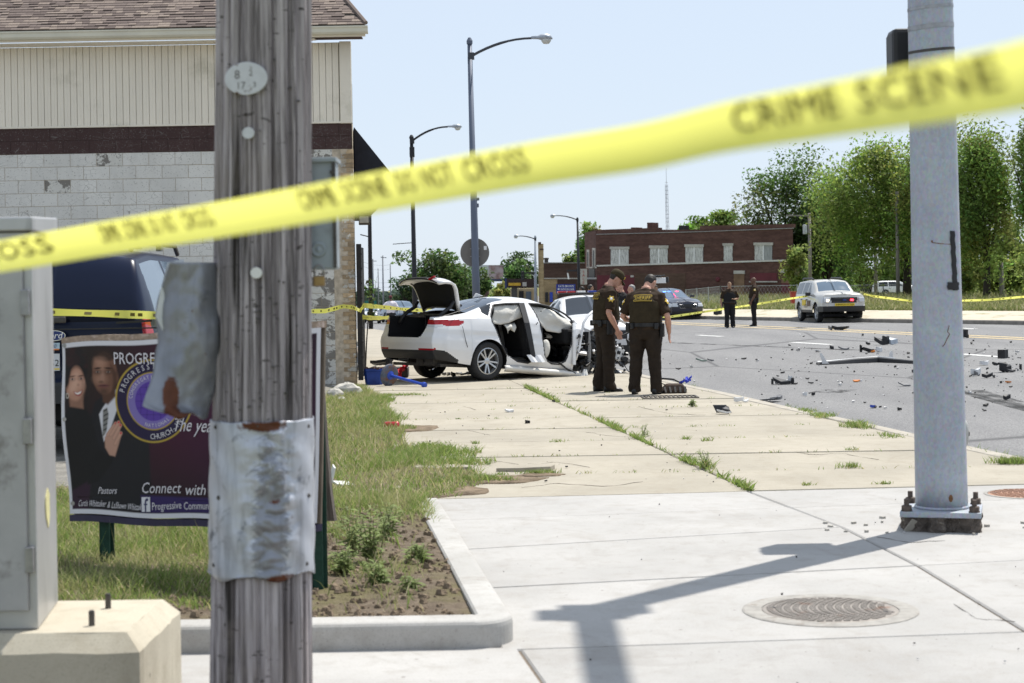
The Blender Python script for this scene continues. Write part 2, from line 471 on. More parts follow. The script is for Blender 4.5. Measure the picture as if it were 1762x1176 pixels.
# street kerb along the old pavement
def kerb_loft(path, hs, w, name, side=1, zb=-.13, mat=None, parent=None):
    b = MB(); rings = []
    n = len(path)
    for i, (p, h) in enumerate(zip(path, hs)):
        t = Vector(path[min(i+1, n-1)])-Vector(path[max(i-1, 0)]); t.z = 0; t.normalize(); s = Vector((t.y, -t.x, 0))*side
        r = min(.035, max(.004, h*.4 if h > 0 else .004)); p = Vector(p); zt = p.z+h
        prof = [(0, zb), (0, zt-r), (-.08*r, zt-.5*r), (-.3*r, zt-.2*r), (-.6*r, zt-.05*r), (-r, zt), (-w*.6, zt+.002), (-w+.01, zt), (-w, zt-.01), (-w, zb)]
        rings.append([Vector((p.x, p.y, 0))+s*d+Vector((0,0,z)) for d, z in prof])
    b.loft(rings); return b.build(name, mat or CURBC, parent, smooth=False)
kp = [Vector((RX(y)+.16, y, 0)) for y in np.linspace(12.2, 47.5, 40)]
OLDK = M('old_kerb_concrete', (.36,.33,.28), .9, var=.12, scale=3, dirt=(.24,.21,.17), dscale=5)
struct(kerb_loft(kp, [.004+.004*sin(i) for i in range(40)], .16, 'street_kerb', zb=-.2, mat=OLDK))
# raised kerb round the bare corner bed
pts = [Vector((KX(y), y, 0)) for y in np.linspace(13.25, 8.02, 22)]
hs = [ip(y, [7.8, 9.5, 13.25], [.118, .085, .006]) for y in np.linspace(13.25, 8.02, 22)]
cx0, cy0 = KX(8.02)-.17, 7.96
for k in range(1, 12):
    a = k/12*pi/2; pts.append(Vector((cx0+.18*cos(a), cy0-.20*sin(a), 0))); hs.append(.118)
for x in np.linspace(cx0, -5.5, 14): pts.append(Vector((x, cy0-.20, 0))); hs.append(.12)
kerb = struct(kerb_loft(pts, hs, .165, 'corner_kerb', side=-1, zb=-.1))

# ---- planting bed, lawn strip and the lot beside the building
def lawn_edge(y):
    if y < 13.2: return KX(y)-.13
    return ip(y, [13.2, 14.2, 15.2, 16, 18, 20, 25.8, 28.4], [-.72, -.25, -.35, -.75, -1.15, -1.3, -2.0, -2.5])
def lawn_z(x, y):
    base = ip(y, [7.5, 9.5, 12, 13.5, 30], [.085, .06, .015, .004, .004])
    d = lawn_edge(y)-x
    base += .05*min(1, max(0, d)/2.5)
    return base + .022*sin(x*3.1+y*1.7)*sin(y*2.3-x) * min(1, max(0, d)/.4)
b = MB(); us = np.linspace(0, 1, 46)**1.5; vs_ = np.concatenate([np.linspace(7.93, 14, 60), np.linspace(14.3, 28.4, 50)])
b.grid([[ (lawn_edge(y)-u*(lawn_edge(y)+9.5), y, lawn_z(lawn_edge(y)-u*(lawn_edge(y)+9.5), y)) for u in us] for y in vs_], flip=True)
def bedmat():
    t = NT('bed_soil'); v = t.pos()
    f = t.noise(v, 11, 6, .7); g = t.noise(v, 1.4, 4, .6); fine = t.noise(v, 60, 4, .7)
    c = t.mix(t.ramp(f, [(.3, 0.0), (.7, 1.0)]), (.105,.08,.06), (.24,.195,.145))
    c = t.mix(t.ramp(g, [(.48, 0.0), (.6, .6)]), c, (.16,.15,.065))
    c = t.mix(t.ramp(fine, [(.64, 0.0), (.74, .6)]), c, (.36,.32,.26))
    t.set(c, .95, 0, .1); t.bump(t.math('ADD', f, t.math('MULTIPLY', fine, .4)), 1.0, .04); return t.m
struct(b.build('lawn', bedmat(), smooth=True))
LOT = M('gravel_lot', (.21,.20,.18), .95, var=.3, scale=4, bump=.8, bscale=50, bdist=.02, spec=.1, dirt=(.33,.30,.25), dscale=40)
struct(sheet('parking_lot', list(np.linspace(-13, -2.7, 20)), list(np.linspace(13.6, 28.55, 24)), lambda x, y: .105+.01*sin(x*2+y)-.2*max(0, 1-(y-13.6)/.8)**2-.15*max(0, 1-(-2.7-x)/.4)**2, LOT))

# ---- far side of the street
fk = [(985,544.5),(1040,546),(1200,549.5),(1340,552.5),(1540,556),(1700,558.5),(1762,559.5),(2100,566),(2600,575)]
base = [G(x, y, RZ) for x, y in fk]
px = np.linspace(985, 2600, 60); bx_ = [Vector((ip(p, [f[0] for f in fk], [q.x for q in base]), ip(p, [f[0] for f in fk], [q.y for q in base]), 0)) for p in px]
def out(p, d): n = Vector((p.x, p.y, 0)).normalized(); return p + n*d
kb = MB(); kb.grid([[p+Vector((0,0,-.2)) for p in bx_], [p+Vector((0,0,.0)) for p in bx_], [out(p,.03)+Vector((0,0,.03)) for p in bx_], [out(p,.2)+Vector((0,0,.035)) for p in bx_]])
struct(kb.build('far_kerb', M('weathered_kerb', (.22,.20,.175), .9, var=.3, scale=3), smooth=False))
FARC = M('far_concrete', (.47,.42,.33), .9, var=.1, scale=1.2, dirt=(.24,.23,.11), dscale=1.6, dthr=(.57,.64))
wk = MB(); wk.grid([[out(p, d)+Vector((0,0,z)) for p in bx_] for d, z in ((.2,.035),(2.5,.16),(5.2,.28))])
struct(wk.build('far_pavement', FARC, smooth=True))
fl = MB(); fl.grid([[out(p, d)+Vector((0,0,z)) for p in bx_] for d, z in ((5.2,.275),(8,.30),(15,.3),(30,.3),(45,.28),(60,.1),(90,-.2),(125,-.45),(260,-1.0))])
struct(fl.build('far_lot', FARGRASS, smooth=True))
# ---------------------------------------------------------------- painted block building on the left
BD = 28.6
def bz(py, px_=300): return Pd(px_, py, BD).z
def bxw(px_): return Pd(px_, 300, BD).x
XR = Pd(607, 300, BD).x; XL = -10.2
bldg = thing('block_building', 'long painted block building with a brown shingle roof and cream siding, behind the wooden pole', 'building', (-6, BD, 0))
def paintblock(name, col, peel, thr):
    t = NT(name); v = t.pos(); 
    f = t.noise(v, 5, 6, .72, .4); g = t.noise(v, 1.3, 4, .6); fine = t.noise(v, 45, 4, .7); run = t.noise(t.vec('pos', (2.2, 2.2, .35)), 1.2, 4, .6)
    c = t.mix(t.ramp(g, [(.3, 0.0), (.7, 1.0)]), dk(col, .90), dk(col, 1.05))
    c = t.mix(t.ramp(run, [(.52, 0.0), (.75, .4)]), c, dk(col, .62))
    c = t.mix(t.ramp(f, [(thr, 0.0), (thr+.03, 1.0)]), c, peel)
    crk = t.n('ShaderNodeTexVoronoi', feature='DISTANCE_TO_EDGE'); t.l(t.vec('pos', (1,1,1.6)), crk.inputs['Vector']); crk.inputs['Scale'].default_value = 7
    c = t.mix(t.math('MULTIPLY', t.ramp(crk.outputs[0], [(.006, 1.0), (.02, 0.0)]), t.ramp(t.noise(v, 2.6, 4, .6), [(.5, 0.0), (.6, .8)])), c, dk(peel, .55))
    c = t.mix(t.ramp(fine, [(.60, 0.0), (.66, .8)]), c, dk(peel, .6))
    oi = t.n('ShaderNodeObjectInfo'); k = t.math('MULTIPLY_ADD', oi.outputs['Random'], .09); t.t.nodes[-1].inputs[2].default_value = .955
    c = t.mix(1.0, c, t.n('ShaderNodeCombineColor', i={0: k, 1: k, 2: k}).outputs[0], 'MULTIPLY')
    t.set(c, .8, 0, .25); t.bump(t.math('ADD', f, t.math('MULTIPLY', fine, .5)), .5, .012); return t.m
BLKW = paintblock('peeling_white_paint', (.66,.645,.605), (.35,.33,.29), .64)
BLKW2 = paintblock('badly_peeled_paint', (.60,.585,.54), (.20,.185,.165), .49)
BLKB = paintblock('brown_paint', (.062,.036,.034), (.30,.28,.26), .80)
MORTAR = M('mortar_joint', (.44,.375,.29), .95, var=.3, scale=12, bump=.5, bscale=60)
zb0, zb1, zs1 = bz(262), bz(217), bz(78)
w = MB(); w.box(((XL+XR)/2, BD+.147, (zb1-.3)/2), (XR-XL-.02, .30, zb1+.3)); w.build('wall', MORTAR, bldg)
BH, BW = .2145, .43
blk = MB(); 
def blockmesh(wd, ht, nm, mat):
    q = MB(); ch = .006
    q.loft([[Vector((x*(wd/2-c), y, z*(ht/2-c))) for x, z in ((-1,-1),(1,-1),(1,1),(-1,1))] for y, c in ((.012, 0), (-.006, 0), (-.011, ch))])
    return q.mesh(nm, mat)
meshes = {}
def blk_obj(x0, x1, z0, z1, mat, nm='block'):
    wd, ht = x1-x0-.006, z1-z0-.006
    key = (round(wd, 3), round(ht, 3), mat.name)
    if key not in meshes: meshes[key] = blockmesh(wd, ht, nm, mat)
    o = bpy.data.objects.new(nm, meshes[key]); COL.objects.link(o); o.parent = bldg
    o.location = Vector(((x0+x1)/2, BD+random.uniform(-.002, .003), (z0+z1)/2))-bldg.location
    return o
rest = MB(); nb = 0
z = zb0; r = 0
xe = XR-.33                                     # corner quoin of brick takes over here
while z > -.1:
    z0 = z-BH; x = xe - (BW/2 if r % 2 else 0)
    cells = [(x, xe)] if r % 2 else []
    while x > XL: cells.append((max(x-BW, XL), x)); x -= BW
    for x0, x1 in cells:
        if x1-x0 < .05: continue
        pxm = CX + FPX*((x0+x1)/2)/BD
        hidden = pxm < -30 or (z < 2.0 and pxm < 350) or (350 < pxm < 530) or z0 < -.02
        badly = pxm > 525 and (z < 2.3 or random.random() < .3) or random.random() < .06
        if hidden: rest.box(((x0+x1)/2, BD, (z0+z)/2), (x1-x0-.01, .022, BH-.01))
        else: blk_obj(x0, x1, z0, z, BLKW2 if badly else BLKW); nb += 1
    z = z0; r += 1
stuff(rest.build('block', BLKW, bldg))
for k in range(2):                               # brown painted band, two courses
    z0 = zb0+(zb1-zb0)*k/2; z1 = zb0+(zb1-zb0)*(k+1)/2
    x = XR-.012-(k*.21)
    if k: blk_obj(x, XR-.012, z0, z1, BLKB)
    while x > XL: blk_obj(max(XL, x-BW), x, z0, z1, BLKB); x -= BW
q = MB(); q.box(((XL+XR)/2, BD+.05, (zb0+zb1)/2), (XR-XL-.02, .112, zb1-zb0-.004)); q.build('brown_backing', M('brown_joint', (.045,.026,.024), .9), bldg)
# buff bricks at the corner
TANB = M('buff_brick', (.36,.265,.165), .9, var=.2, scale=20, rnd=.3, bump=.4, bscale=80, dirt=(.50,.48,.43), dscale=6, dthr=(.55,.6))
z = zb0-.004; k = 0
bm_ = {}
def brick(x0, x1, z0, z1, y=BD-.012, dy=.10):
    key = (round(x1-x0, 3), round(z1-z0, 3))
    if key not in bm_:
        q = MB(); q.box((0,0,0), (x1-x0-.008, dy, z1-z0-.009)); bm_[key] = q.mesh('brick', TANB)
    o = bpy.data.objects.new('brick', bm_[key]); COL.objects.link(o); o.parent = bldg
    o.location = Vector(((x0+x1)/2, y+dy/2+random.uniform(-.004,.004), (z0+z1)/2))-bldg.location
while z > -.02:
    if k % 2: brick(XR-.20, XR+.012, z-.076, z)
    else: brick(XR-.105, XR+.012, z-.076, z); 
    if k % 2 == 0: brick(XR-.325, XR-.105, z-.076, z, BD+.004)
    else: brick(XR-.325, XR-.20, z-.076, z, BD+.004)
    z -= .076; k += 1
# siding
CREAM = M('cream_siding', (.76,.70,.595), .55, var=.04, scale=1.5, rnd=.03, dirt=(.50,.46,.36), dscale=1.1, dthr=(.58,.8))
sd = MB(); sd.box(((XL+XR)/2, BD+.06, (zb1+zs1)/2), (XR-XL, .10, zs1-zb1)); sd.build('siding_board', M('siding_backing', (.30,.28,.23), .8), bldg)  # darker backing board seen between the panels
pw = .1075
q = MB(); h = zs1-zb1-.03
q.loft([[Vector((x, y, zz)) for x, y in ((-pw/2+.003, .012), (-pw/2+.004, -.010), (-pw/2+.014, -.016), (0, -.016), (.006, -.011), (pw/2-.012, -.016), (pw/2-.003, -.012), (pw/2-.002, .012))] for zz in (-h/2, h/2)])
pm = q.mesh('siding_panel', CREAM)
x = XR-.20
while x > XL:
    o = bpy.data.objects.new('siding_panel', pm); COL.objects.link(o); o.parent = bldg
    o.location = Vector((x-pw/2, BD, (zb1+zs1)/2+.012))-bldg.location; x -= pw
c = MB(); c.box((XR-.09, BD-.004, (zb1+zs1)/2), (.19, .06, zs1-zb1+.02)); c.build('corner_trim', CREAM, bldg, bevel=.006)
c = MB(); c.box(((XL+XR)/2, BD-.012, zb1+.012), (XR-XL+.02, .05, .035)); c.build('base_trim', CREAM, bldg, bevel=.005)
# soffit, fascia, gutter
ZE = bz(66); OV = .42
sof = MB(); sp_ = .15
q = MB(); q.box((0,0,0), (sp_-.008, OV-.02, .012)); sfm = q.mesh('soffit_panel', CREAM)
x = XR-1.0
while x > XL:
    o = bpy.data.objects.new('soffit_panel', sfm); COL.objects.link(o); o.parent = bldg
    o.location = Vector((x-sp_/2, BD-OV/2, zs1+.01))-bldg.location; x -= sp_
q = MB(); q.box((XR-.42, BD-OV/2+.02, zs1+.05), (1.25, OV-.06, .02)); q.build('rotten_soffit_board', M('rotten_wood', (.06,.03,.022), .9, var=.4), bldg)
q = MB(); q.hexa([(XR-.95,BD-.4,zs1-.02),(XR-.55,BD-.36,zs1+.01),(XR-.55,BD-.05,zs1+.03),(XR-.95,BD-.05,zs1),(XR-.95,BD-.4,zs1-.008),(XR-.55,BD-.36,zs1+.022),(XR-.55,BD-.05,zs1+.042),(XR-.95,BD-.05,zs1+.012)]); q.build('loose_soffit_panel', CREAM, bldg)
q = MB(); q.box(((XL+XR)/2+.1, BD-OV+.01, ZE+.01), (XR-XL+.36, .03, .19)); q.build('fascia', CREAM, bldg)
gp = [(0,.0),(-.075,.0),(-.10,.03),(-.105,.085),(-.12,.105),(-.12,.125),(-.105,.125),(-.09,.09),(-.06,.02),(0,.02)]
q = MB(); q.loft([[Vector((xx, BD-OV-.006+a, ZE-.05+b_)) for a, b_ in gp] for xx in (XL, XR+.33)]); q.build('gutter', M('gutter_cream', (.62,.59,.49), .45, var=.08, scale=2), bldg)
# roof: hip towards the street, shingles laid as real tabs
def shingmat():
    t = NT('asphalt_shingle'); g = t.n('ShaderNodeNewGeometry')
    c = t.ramp(g.outputs['Random Per Island'], [(0, (.115,.09,.082)), (.35, (.175,.14,.126)), (.7, (.225,.182,.16)), (1, (.30,.245,.205))])
    f = t.noise(t.pos(), 60, 3, .7); c = t.mix(t.ramp(f, [(.35, .5), (.6, 0.0)]), c, (.07,.055,.05))
    t.set(c, .95, 0, .15); return t.m
SH = shingmat(); pit = radians(33); ey, ez = BD-OV-.08, ZE+.10
rise, run = sin(pit), cos(pit)
q = MB(); Ls = 5.6; top = (ey+Ls*run, ez+Ls*rise)
q.hexa([(XL,ey,ez-.03),(XR+.28,ey,ez-.03),(XR-2.0,top[0],top[1]-.03),(XL,top[0],top[1]-.03),(XL,ey,ez),(XR+.28,ey,ez),(XR-2.0,top[0],top[1]),(XL,top[0],top[1])])
q.build('roof_deck', M('roof_felt', (.05,.045,.04), .95), bldg)
q = MB(); ex = .10; n = int(Ls/ex)
for k in range(n):
    s = k*ex; xr = XR+.30-(2.28)*s/Ls; x = xr - random.uniform(0, .3)*(k % 2)
    first = True
    while x > XL:
        wd = random.uniform(.09, .24); x0 = max(XL, x-wd); th = random.choice((.006, .006, .016)); l = ex*random.uniform(1.0, 1.5)
        p = lambda xx, ss, hh: (xx, ey+(ss)*run-hh*rise, ez+ss*rise+hh*run)
        a0, a1 = s-.012, s-.012+l
        q.hexa([p(x0,a0,.002),p(x-.004,a0,.002),p(x-.004,a1,.002),p(x0,a1,.002),p(x0,a0,.008+th),p(x-.004,a0,.008+th),p(x-.004,a1,.004),p(x0,a1,.004)])
        x = x0
stuff(q.build('shingle', SH, bldg))
q = MB(); q.tube([(XR+.3,ey,ez+.02),(XR-2.0,top[0],top[1]+.03)], .035, 6); q.build('hip_edge', SH, bldg)
# return wall along the street, black awning, security shutter, flood lamp
q = MB(); q.hexa([(x,y,zz) for zz in (-.2,5.0) for x,y in ((XR-.5,BD+.32),(XR-.015,BD+.32),(XR-1.35,BD+12),(XR-1.9,BD+12))]); q.build('street_wall', M('street_wall_paint', (.3,.28,.24), .9), bldg)
AW = M('black_awning', (.012,.013,.02), .8, var=.3)
a0, a1 = Pd(607,219,BD+.3), Pd(672,297,BD+.3); zbot = Pd(607,352,BD+.3).z
q = MB(); q.loft([[Vector((a0.x+.02-k,y,a0.z)), Vector((a1.x-k,y,a1.z)), Vector((a1.x-k,y,a1.z-.30)), Vector((a1.x-.22-k,y,zbot)), Vector((a0.x+.02-k,y,zbot))] for y, k in ((BD+.3, 0), (BD+7.5, .8))])
tag(q.build('awning', AW), 'black sloping shop awning sticking out past the block building corner', 'awning')
q = MB(); p0, p1 = Pd(612,420,BD-.1), Pd(624.5,655,BD-.1)
q.box(((p0.x+p1.x)/2, BD+.0, (p0.z+p1.z)/2), (p1.x-p0.x, .09, p0.z-p1.z)); q.box(((p0.x+p1.x)/2, BD+.35, (p0.z+p1.z)/2), (.05, .6, p0.z-p1.z-.1))
for k in range(9): q.box((p1.x-.005, BD-.02, p1.z+.15+k*.24), (.03, .06, .03))
tag(q.build('security_gate', M('black_iron', (.02,.018,.017), .6, .3, var=.4), bevel=.006), 'tall black iron security gate folded back against the brick corner', 'gate')
fl_ = thing('flood_lamp', 'boxy grey floodlight hanging under the awning', 'floodlight', Pd(627,378,BD+.2))
o = fl_.location
q = MB(); q.box(o, (.18,.16,.15), rotm(radians(-15),0,.15)); q.box(o+Vector((0,.02,.09)), (.21,.2,.02), rotm(radians(-15),0,.15)); q.build('housing', M('lamp_housing', (.07,.06,.05), .6), fl_, bevel=.01)
q = MB(); q.box(o+Vector((.0,-.088,-.005)), (.15,.012,.11), rotm(radians(-15),0,.15)); q.build('lens', M('dull_lens', (.38,.34,.26), .3), fl_)
q = MB(); q.tube([o+Vector((-.05,.03,.09)), o+Vector((-.05,.1,.3))], .012, 6); q.build('bracket', BLACK, fl_)
# rubble at the foot of the corner
STONE = M('pale_rubble', (.42,.40,.36), .95, var=.3, scale=6, bump=.6, bscale=20, bdist=.02)
def rock(c, r, mat, label, group, cat='stone', seed=0, nm='stone'):
    q = MB(); rn = random.Random(seed); rr = []
    for i in range(6):
        a = -pi/2+pi*i/5; ring = []
        for j in range(8):
            k = 1+rn.uniform(-.22, .22); ring.append(Vector(c)+Vector((r[0]*max(.15, cos(a))*cos(j*pi/4)*k, r[1]*max(.15, cos(a))*sin(j*pi/4)*k, r[2]*(sin(a)*k+.55))))
        rr.append(ring)
    q.loft(rr); return tag(q.build(nm, mat, bevel=.008, angle=25), label, cat, group)
for i, (px_, py_, s, lb) in enumerate(((598,679,.15,'largest pale rubble stone at the foot of the building corner'), (578,684,.11,'smaller grey rubble stone left of the largest one'), (612,676,.08,'small pale rubble stone right of the largest one'), (588,690,.05,'smallest pale rubble stone in front of the pile'))):
    p = G(px_, py_, .03); rock(p, (s*1.3, s, s*.75), STONE, lb, 'rubble stones at the building corner', seed=i)
from mathutils import noise as mnoise
# ---------------------------------------------------------------- wooden utility pole
PD = 5.75
pole_top_z = 8.5
pc_bot, pc_top = Pd(437,1100,PD), Pd(441.5,0,PD)
lean = (pc_top.x-pc_bot.x)/(pc_top.z-pc_bot.z)
def pcx(z): return pc_bot.x + lean*(z-pc_bot.z)
def prad(z): return ip(z, [0, pc_bot.z, pc_top.z, 9], [.176, .170, .1565, .11])
upole = thing('utility_pole', 'weathered grey wooden utility pole wrapped in a crumpled metal sheet', 'utility pole', (pcx(0), PD+.17, 0))
def woodmat():
    t = NT('weathered_pole_wood'); ob = t.pos('pos')
    v1 = t.vec('pos', (34, 34, .9)); v2 = t.vec('pos', (90, 90, 2.2)); v3 = t.vec('pos', (14, 14, .45))
    g1 = t.noise(v1, 1, 5, .65, .25); g2 = t.noise(v2, 1, 4, .7); g3 = t.noise(v3, 1, 3, .55, .5); blot = t.noise(ob, 2.2, 5, .65)
    c = t.mix(t.ramp(g1, [(.34, 0.0), (.64, 1.0)]), (.155,.135,.142), (.54,.495,.51))
    c = t.mix(t.ramp(g2, [(.38, .85), (.52, 0.0)]), c, (.085,.075,.075))
    c = t.mix(t.ramp(g3, [(.33, .95), (.40, 0.0)]), c, (.028,.024,.022))
    c = t.mix(t.ramp(blot, [(.50, 0.0), (.72, .5)]), c, (.30,.26,.235))
    ticks = t.noise(t.vec('pos', (22, 22, 60)), 1, 2, .5); sel = t.noise(t.vec('pos', (7, 7, 5)), 1, 2, .5)
    tk = t.math('MULTIPLY', t.ramp(ticks, [(.64, 0.0), (.70, 1.0)]), t.ramp(sel, [(.5, 0.0), (.58, 1.0)]))
    c = t.mix(t.math('MULTIPLY', tk, .85), c, (.03,.024,.02))
    t.set(c, .9, 0, .15)
    h = t.math('ADD', t.math('MULTIPLY', g1, .6), t.ramp(g3, [(.30, 0.0), (.40, .8)]))
    t.bump(h, .8, .012); return t.m
NA, NZ = 420, 170
ang = np.linspace(0, 2*pi, NA, endpoint=False); zz = np.concatenate([np.linspace(-.1, 2.9, NZ-20), np.linspace(3.1, pole_top_z, 20)])
A, Z = np.meshgrid(ang, zz)
R = np.vectorize(prad)(Z)
gr = np.zeros_like(R)
rg = np.random.default_rng(3)
for k in range(120):                               # checks: long narrow splits that wander and end
    a0, z0, ln, wd, dp = rg.uniform(0, 2*pi), rg.uniform(-.2, 3.2), rg.uniform(.2, 1.7), rg.uniform(.008, .026), rg.uniform(.006, .017)
    ac = a0 + .03*np.sin(Z*rg.uniform(1, 3)+k)
    da = np.abs((A-ac+pi) % (2*pi)-pi)
    gr -= dp*np.exp(-(da/wd)**2)*np.clip(1-((Z-z0)/ln)**2, 0, 1)
for k in range(26): gr += .0016*np.sin(A*rg.integers(9, 40)+rg.uniform(0, 6)+.4*np.sin(Z*rg.uniform(.4, 1.6)))*np.sin(Z*rg.uniform(.2, .9)+rg.uniform(0, 6))
R2 = R+gr*.8
X = np.vectorize(pcx)(Z)+R2*np.cos(A); Y = PD+.17+R2*np.sin(A)
V = np.stack([X-pcx(0), Y-(PD+.17), Z], -1).reshape(-1, 3)
idx = np.arange(NA*NZ).reshape(NZ, NA); nx = np.roll(idx, -1, 1)
F = np.stack([idx[:-1], nx[:-1], nx[1:], idx[1:]], -1).reshape(-1, 4)
np_mesh('shaft', V, F, woodmat(), True, upole)

def tinmat(name, stainlevel, k=1.0):
    t = NT(name); v = t.pos(); f = t.noise(v, 7, 6, .7, .6); g = t.noise(v, 3.2, 4, .6); sp = t.noise(v, 40, 3, .6); run = t.noise(t.vec('pos', (24, 24, 2.4)), 1, 4, .6)
    c = t.mix(t.ramp(g, [(.3, 0.0), (.7, 1.0)]), dk((.43,.455,.52), k), dk((.62,.635,.68), k))
    c = t.mix(t.ramp(run, [(.50, 0.0), (.70, .55)]), c, (.17,.18,.205))
    c = t.mix(t.ramp(f, [(stainlevel, 0.0), (stainlevel+.10, .85)]), c, (.10,.105,.12))
    c = t.mix(t.ramp(sp, [(.70, 0.0), (.76, .8)]), c, (.13,.06,.03))
    a = t.n('ShaderNodeAttribute', attribute_name='col')
    sepc = t.n('ShaderNodeSeparateColor'); t.l(a.outputs['Color'], sepc.inputs[0])
    st = t.ramp(t.math('ADD', sepc.outputs[1], t.math('MULTIPLY', t.noise(t.vec('pos', (16, 16, 34)), 1, 6, .75, 1.5), 1.1)), [(.88, 0.0), (1.0, .6)])
    c = t.mix(st, c, (.12,.125,.145))
    rs = t.ramp(t.math('MULTIPLY', t.math('ADD', sepc.outputs[0], t.math('MULTIPLY', t.noise(v, 26, 6, .8, .8), 1.1)), .6), [(.62, 0.0), (.72, 1.0)])
    c = t.mix(rs, c, t.mix(t.noise(v, 22, 4, .6), (.16,.05,.02), (.05,.02,.012)))
    t.set(c, .5, .55, .5); t.bump(f, .35, .01); return t.m
TIN = tinmat('stained_galvanised_sheet', .60); TIN2 = tinmat('torn_galvanised_sheet', .60, .52)
# sheet wrapped round the pole
za, zc = Pd(440,997,PD).z, Pd(440,727,PD).z
na, nz = 120, 90; V = []; cols = []
for j in range(nz):
    z = za+(zc-za)*j/(nz-1)
    for i in range(na):
        a = pi*1.0-radians(14) + (pi+radians(28))*i/(na-1); u = (a-pi)/pi
        r = prad(z)+.006
        cr = math.exp(-((u-.60)/.13)**2)*(.5+.5*sin((j/(nz-1))*pi)**.5)
        d = .004+cr*.030*(abs(mnoise.noise(Vector((u*7, z*16, 1))))+.5*abs(mnoise.noise(Vector((u*16, z*38, 5))))-.1) 
        d = max(d, -.001)
        rough = .002*sin(z*40+u*20)
        tear = .012*sin(u*17)*(1 if j == 0 else 0)+ (.002*sin(u*31) if j == nz-1 else 0)
        V.append((pcx(z)-pcx(0)+(r+d+rough)*cos(a), (r+d+rough)*sin(a), z+tear))
        e = max(1.25*math.exp(-((j/(nz-1)-.975)/.05)**2)*math.exp(-((u-.55)/.2)**2), math.exp(-((j/(nz-1)-.0)/.035)**2)*math.exp(-((u-.65)/.2)**2), .8*math.exp(-((j/(nz-1)-.49)/.025)**2)*math.exp(-((u-.62)/.06)**2))
        cols.append((e*.75, min(1, cr*.75*(.55+.6*(1-j/(nz-1)))), 0))
idx = np.arange(na*nz).reshape(nz, na); F = np.stack([idx[:-1,:-1], idx[:-1,1:], idx[1:,1:], idx[1:,:-1]], -1).reshape(-1, 4)
o = np_mesh('metal_sheet', V, F, TIN, True, upole, cols); o['label'] = 'crumpled galvanised sheet wrapped round the pole'
m = o.modifiers.new('solid', 'SOLIDIFY'); m.thickness = .002
def ppt(px_, py_, off=.0):          # point on the pole's front from a place in the photograph
    p = Pd(px_, py_, PD); dx = p.x-pcx(p.z); r = prad(p.z)+off
    dx = max(-r*.97, min(r*.97, dx)); return Vector((pcx(p.z)+dx, PD+.17-math.sqrt(r*r-dx*dx), p.z)), Vector((dx, -math.sqrt(r*r-dx*dx), 0)).normalized()
q = MB()
for x, y in ((366,738),(523,738),(372,860),(363,978),(521,978),(445,733),(524,860)):
    p, n = ppt(x, y, .008); q.ell(p, (.008,.008,.008), 8, 5)
q.build('nail', DKSTEEL, upole)
# torn sheet flapping from the left edge
gl = [(452,292,372),(470,285,374),(500,276,375),(545,266,378),(590,272,380),(640,262,376),(672,253,370),(700,246,362),(716,300,358)]
nu, nv = 26, 60; V = []; cols = []
ys = np.linspace(452, 716, nv)
for yv in ys:
    xl = ip(yv, [g[0] for g in gl], [g[1] for g in gl])+1.5*sin(yv*.07); xr = ip(yv, [g[0] for g in gl], [g[2] for g in gl])
    for i in range(nu):
        u = i/(nu-1); x = xl+(xr-xl)*u
        d = PD-.03 + .10*(1-u)**1.5*sin((yv-440)/270*pi*1.15) - .05*sin(u*pi)*(.6+.4*sin(yv*.025)) + .014*mnoise.noise(Vector((u*3.5, yv*.016, 3)))+.006*mnoise.noise(Vector((u*9, yv*.05, 8))) + .11*u*u
        yy_ = yv + (6*sin(u*9) if yv > 712 else 0)
        p = Pd(x, yy_, d)-upole.location; V.append(tuple(p))
        cols.append((1.1*math.exp(-((x-294)/17)**2)*math.exp(-((yv-682)/40)**2)+.7*math.exp(-((x-310)/40)**2)*math.exp(-((yv-716)/8)**2)+.5*math.exp(-((x-280)/6)**2)*math.exp(-((yv-530)/30)**2), .25*sin(u*pi), 0))
idx = np.arange(nu*nv).reshape(nv, nu); F = np.stack([idx[:-1,:-1], idx[1:,:-1], idx[1:,1:], idx[:-1,1:]], -1).reshape(-1, 4)
o = np_mesh('torn_sheet', V, F, TIN2, True, upole, cols); o['label'] = 'torn rusty sheet curling off the left of the pole'
m = o.modifiers.new('solid', 'SOLIDIFY'); m.thickness = .0025
q = MB(); V = [(268,545),(276,500),(288,452),(316,446),(322,470),(300,520),(280,570)]
q.loft([[Pd(x, y, PD-.02+dd+(x-268)*.0009) for x, y in V] for dd in (.045,.048)]); q.build('folded_flap', M('sunlit_tin', (.66,.68,.70), .45, .3, var=.1), upole)  # the flap's sunlit brightness is put into its paler tin colour
# tags
def disc_on_pole(px_, py_, rx, rz, th, mat, name, txt=None):
    p, n = ppt(px_, py_, .004); q = MB(); x = Vector((0,0,1)).cross(n); ring = []
    for d, k in ((0, 1), (th, 1), (th*1.2, .96)): ring.append([p+n*d+x*(rx*k*cos(a))+Vector((0,0,rz*k*sin(a))) for a in np.linspace(0, 2*pi, 28, endpoint=False)])
    q.loft(ring); o = q.build(name, mat, upole)
    if txt:
        q = MB(); Mx = Matrix.Identity(4)
        for i, c in enumerate((x, Vector((0,0,1)), n)): Mx[0][i], Mx[1][i], Mx[2][i] = c
        for t, dx, dz, s in txt:
            Mx.translation = p+n*(th*1.2+.0008)+x*dx+Vector((0,0,dz)); q.text(t, s, Mx)
        q.build('stamped_number', M('stamped_dark', (.16,.15,.15), .6), o, local=False)
    return o
ENAM = M('chipped_enamel', (.56,.57,.60), .5, var=.06, scale=30, dirt=(.10,.05,.03), dthr=(.60,.66), dscale=28)
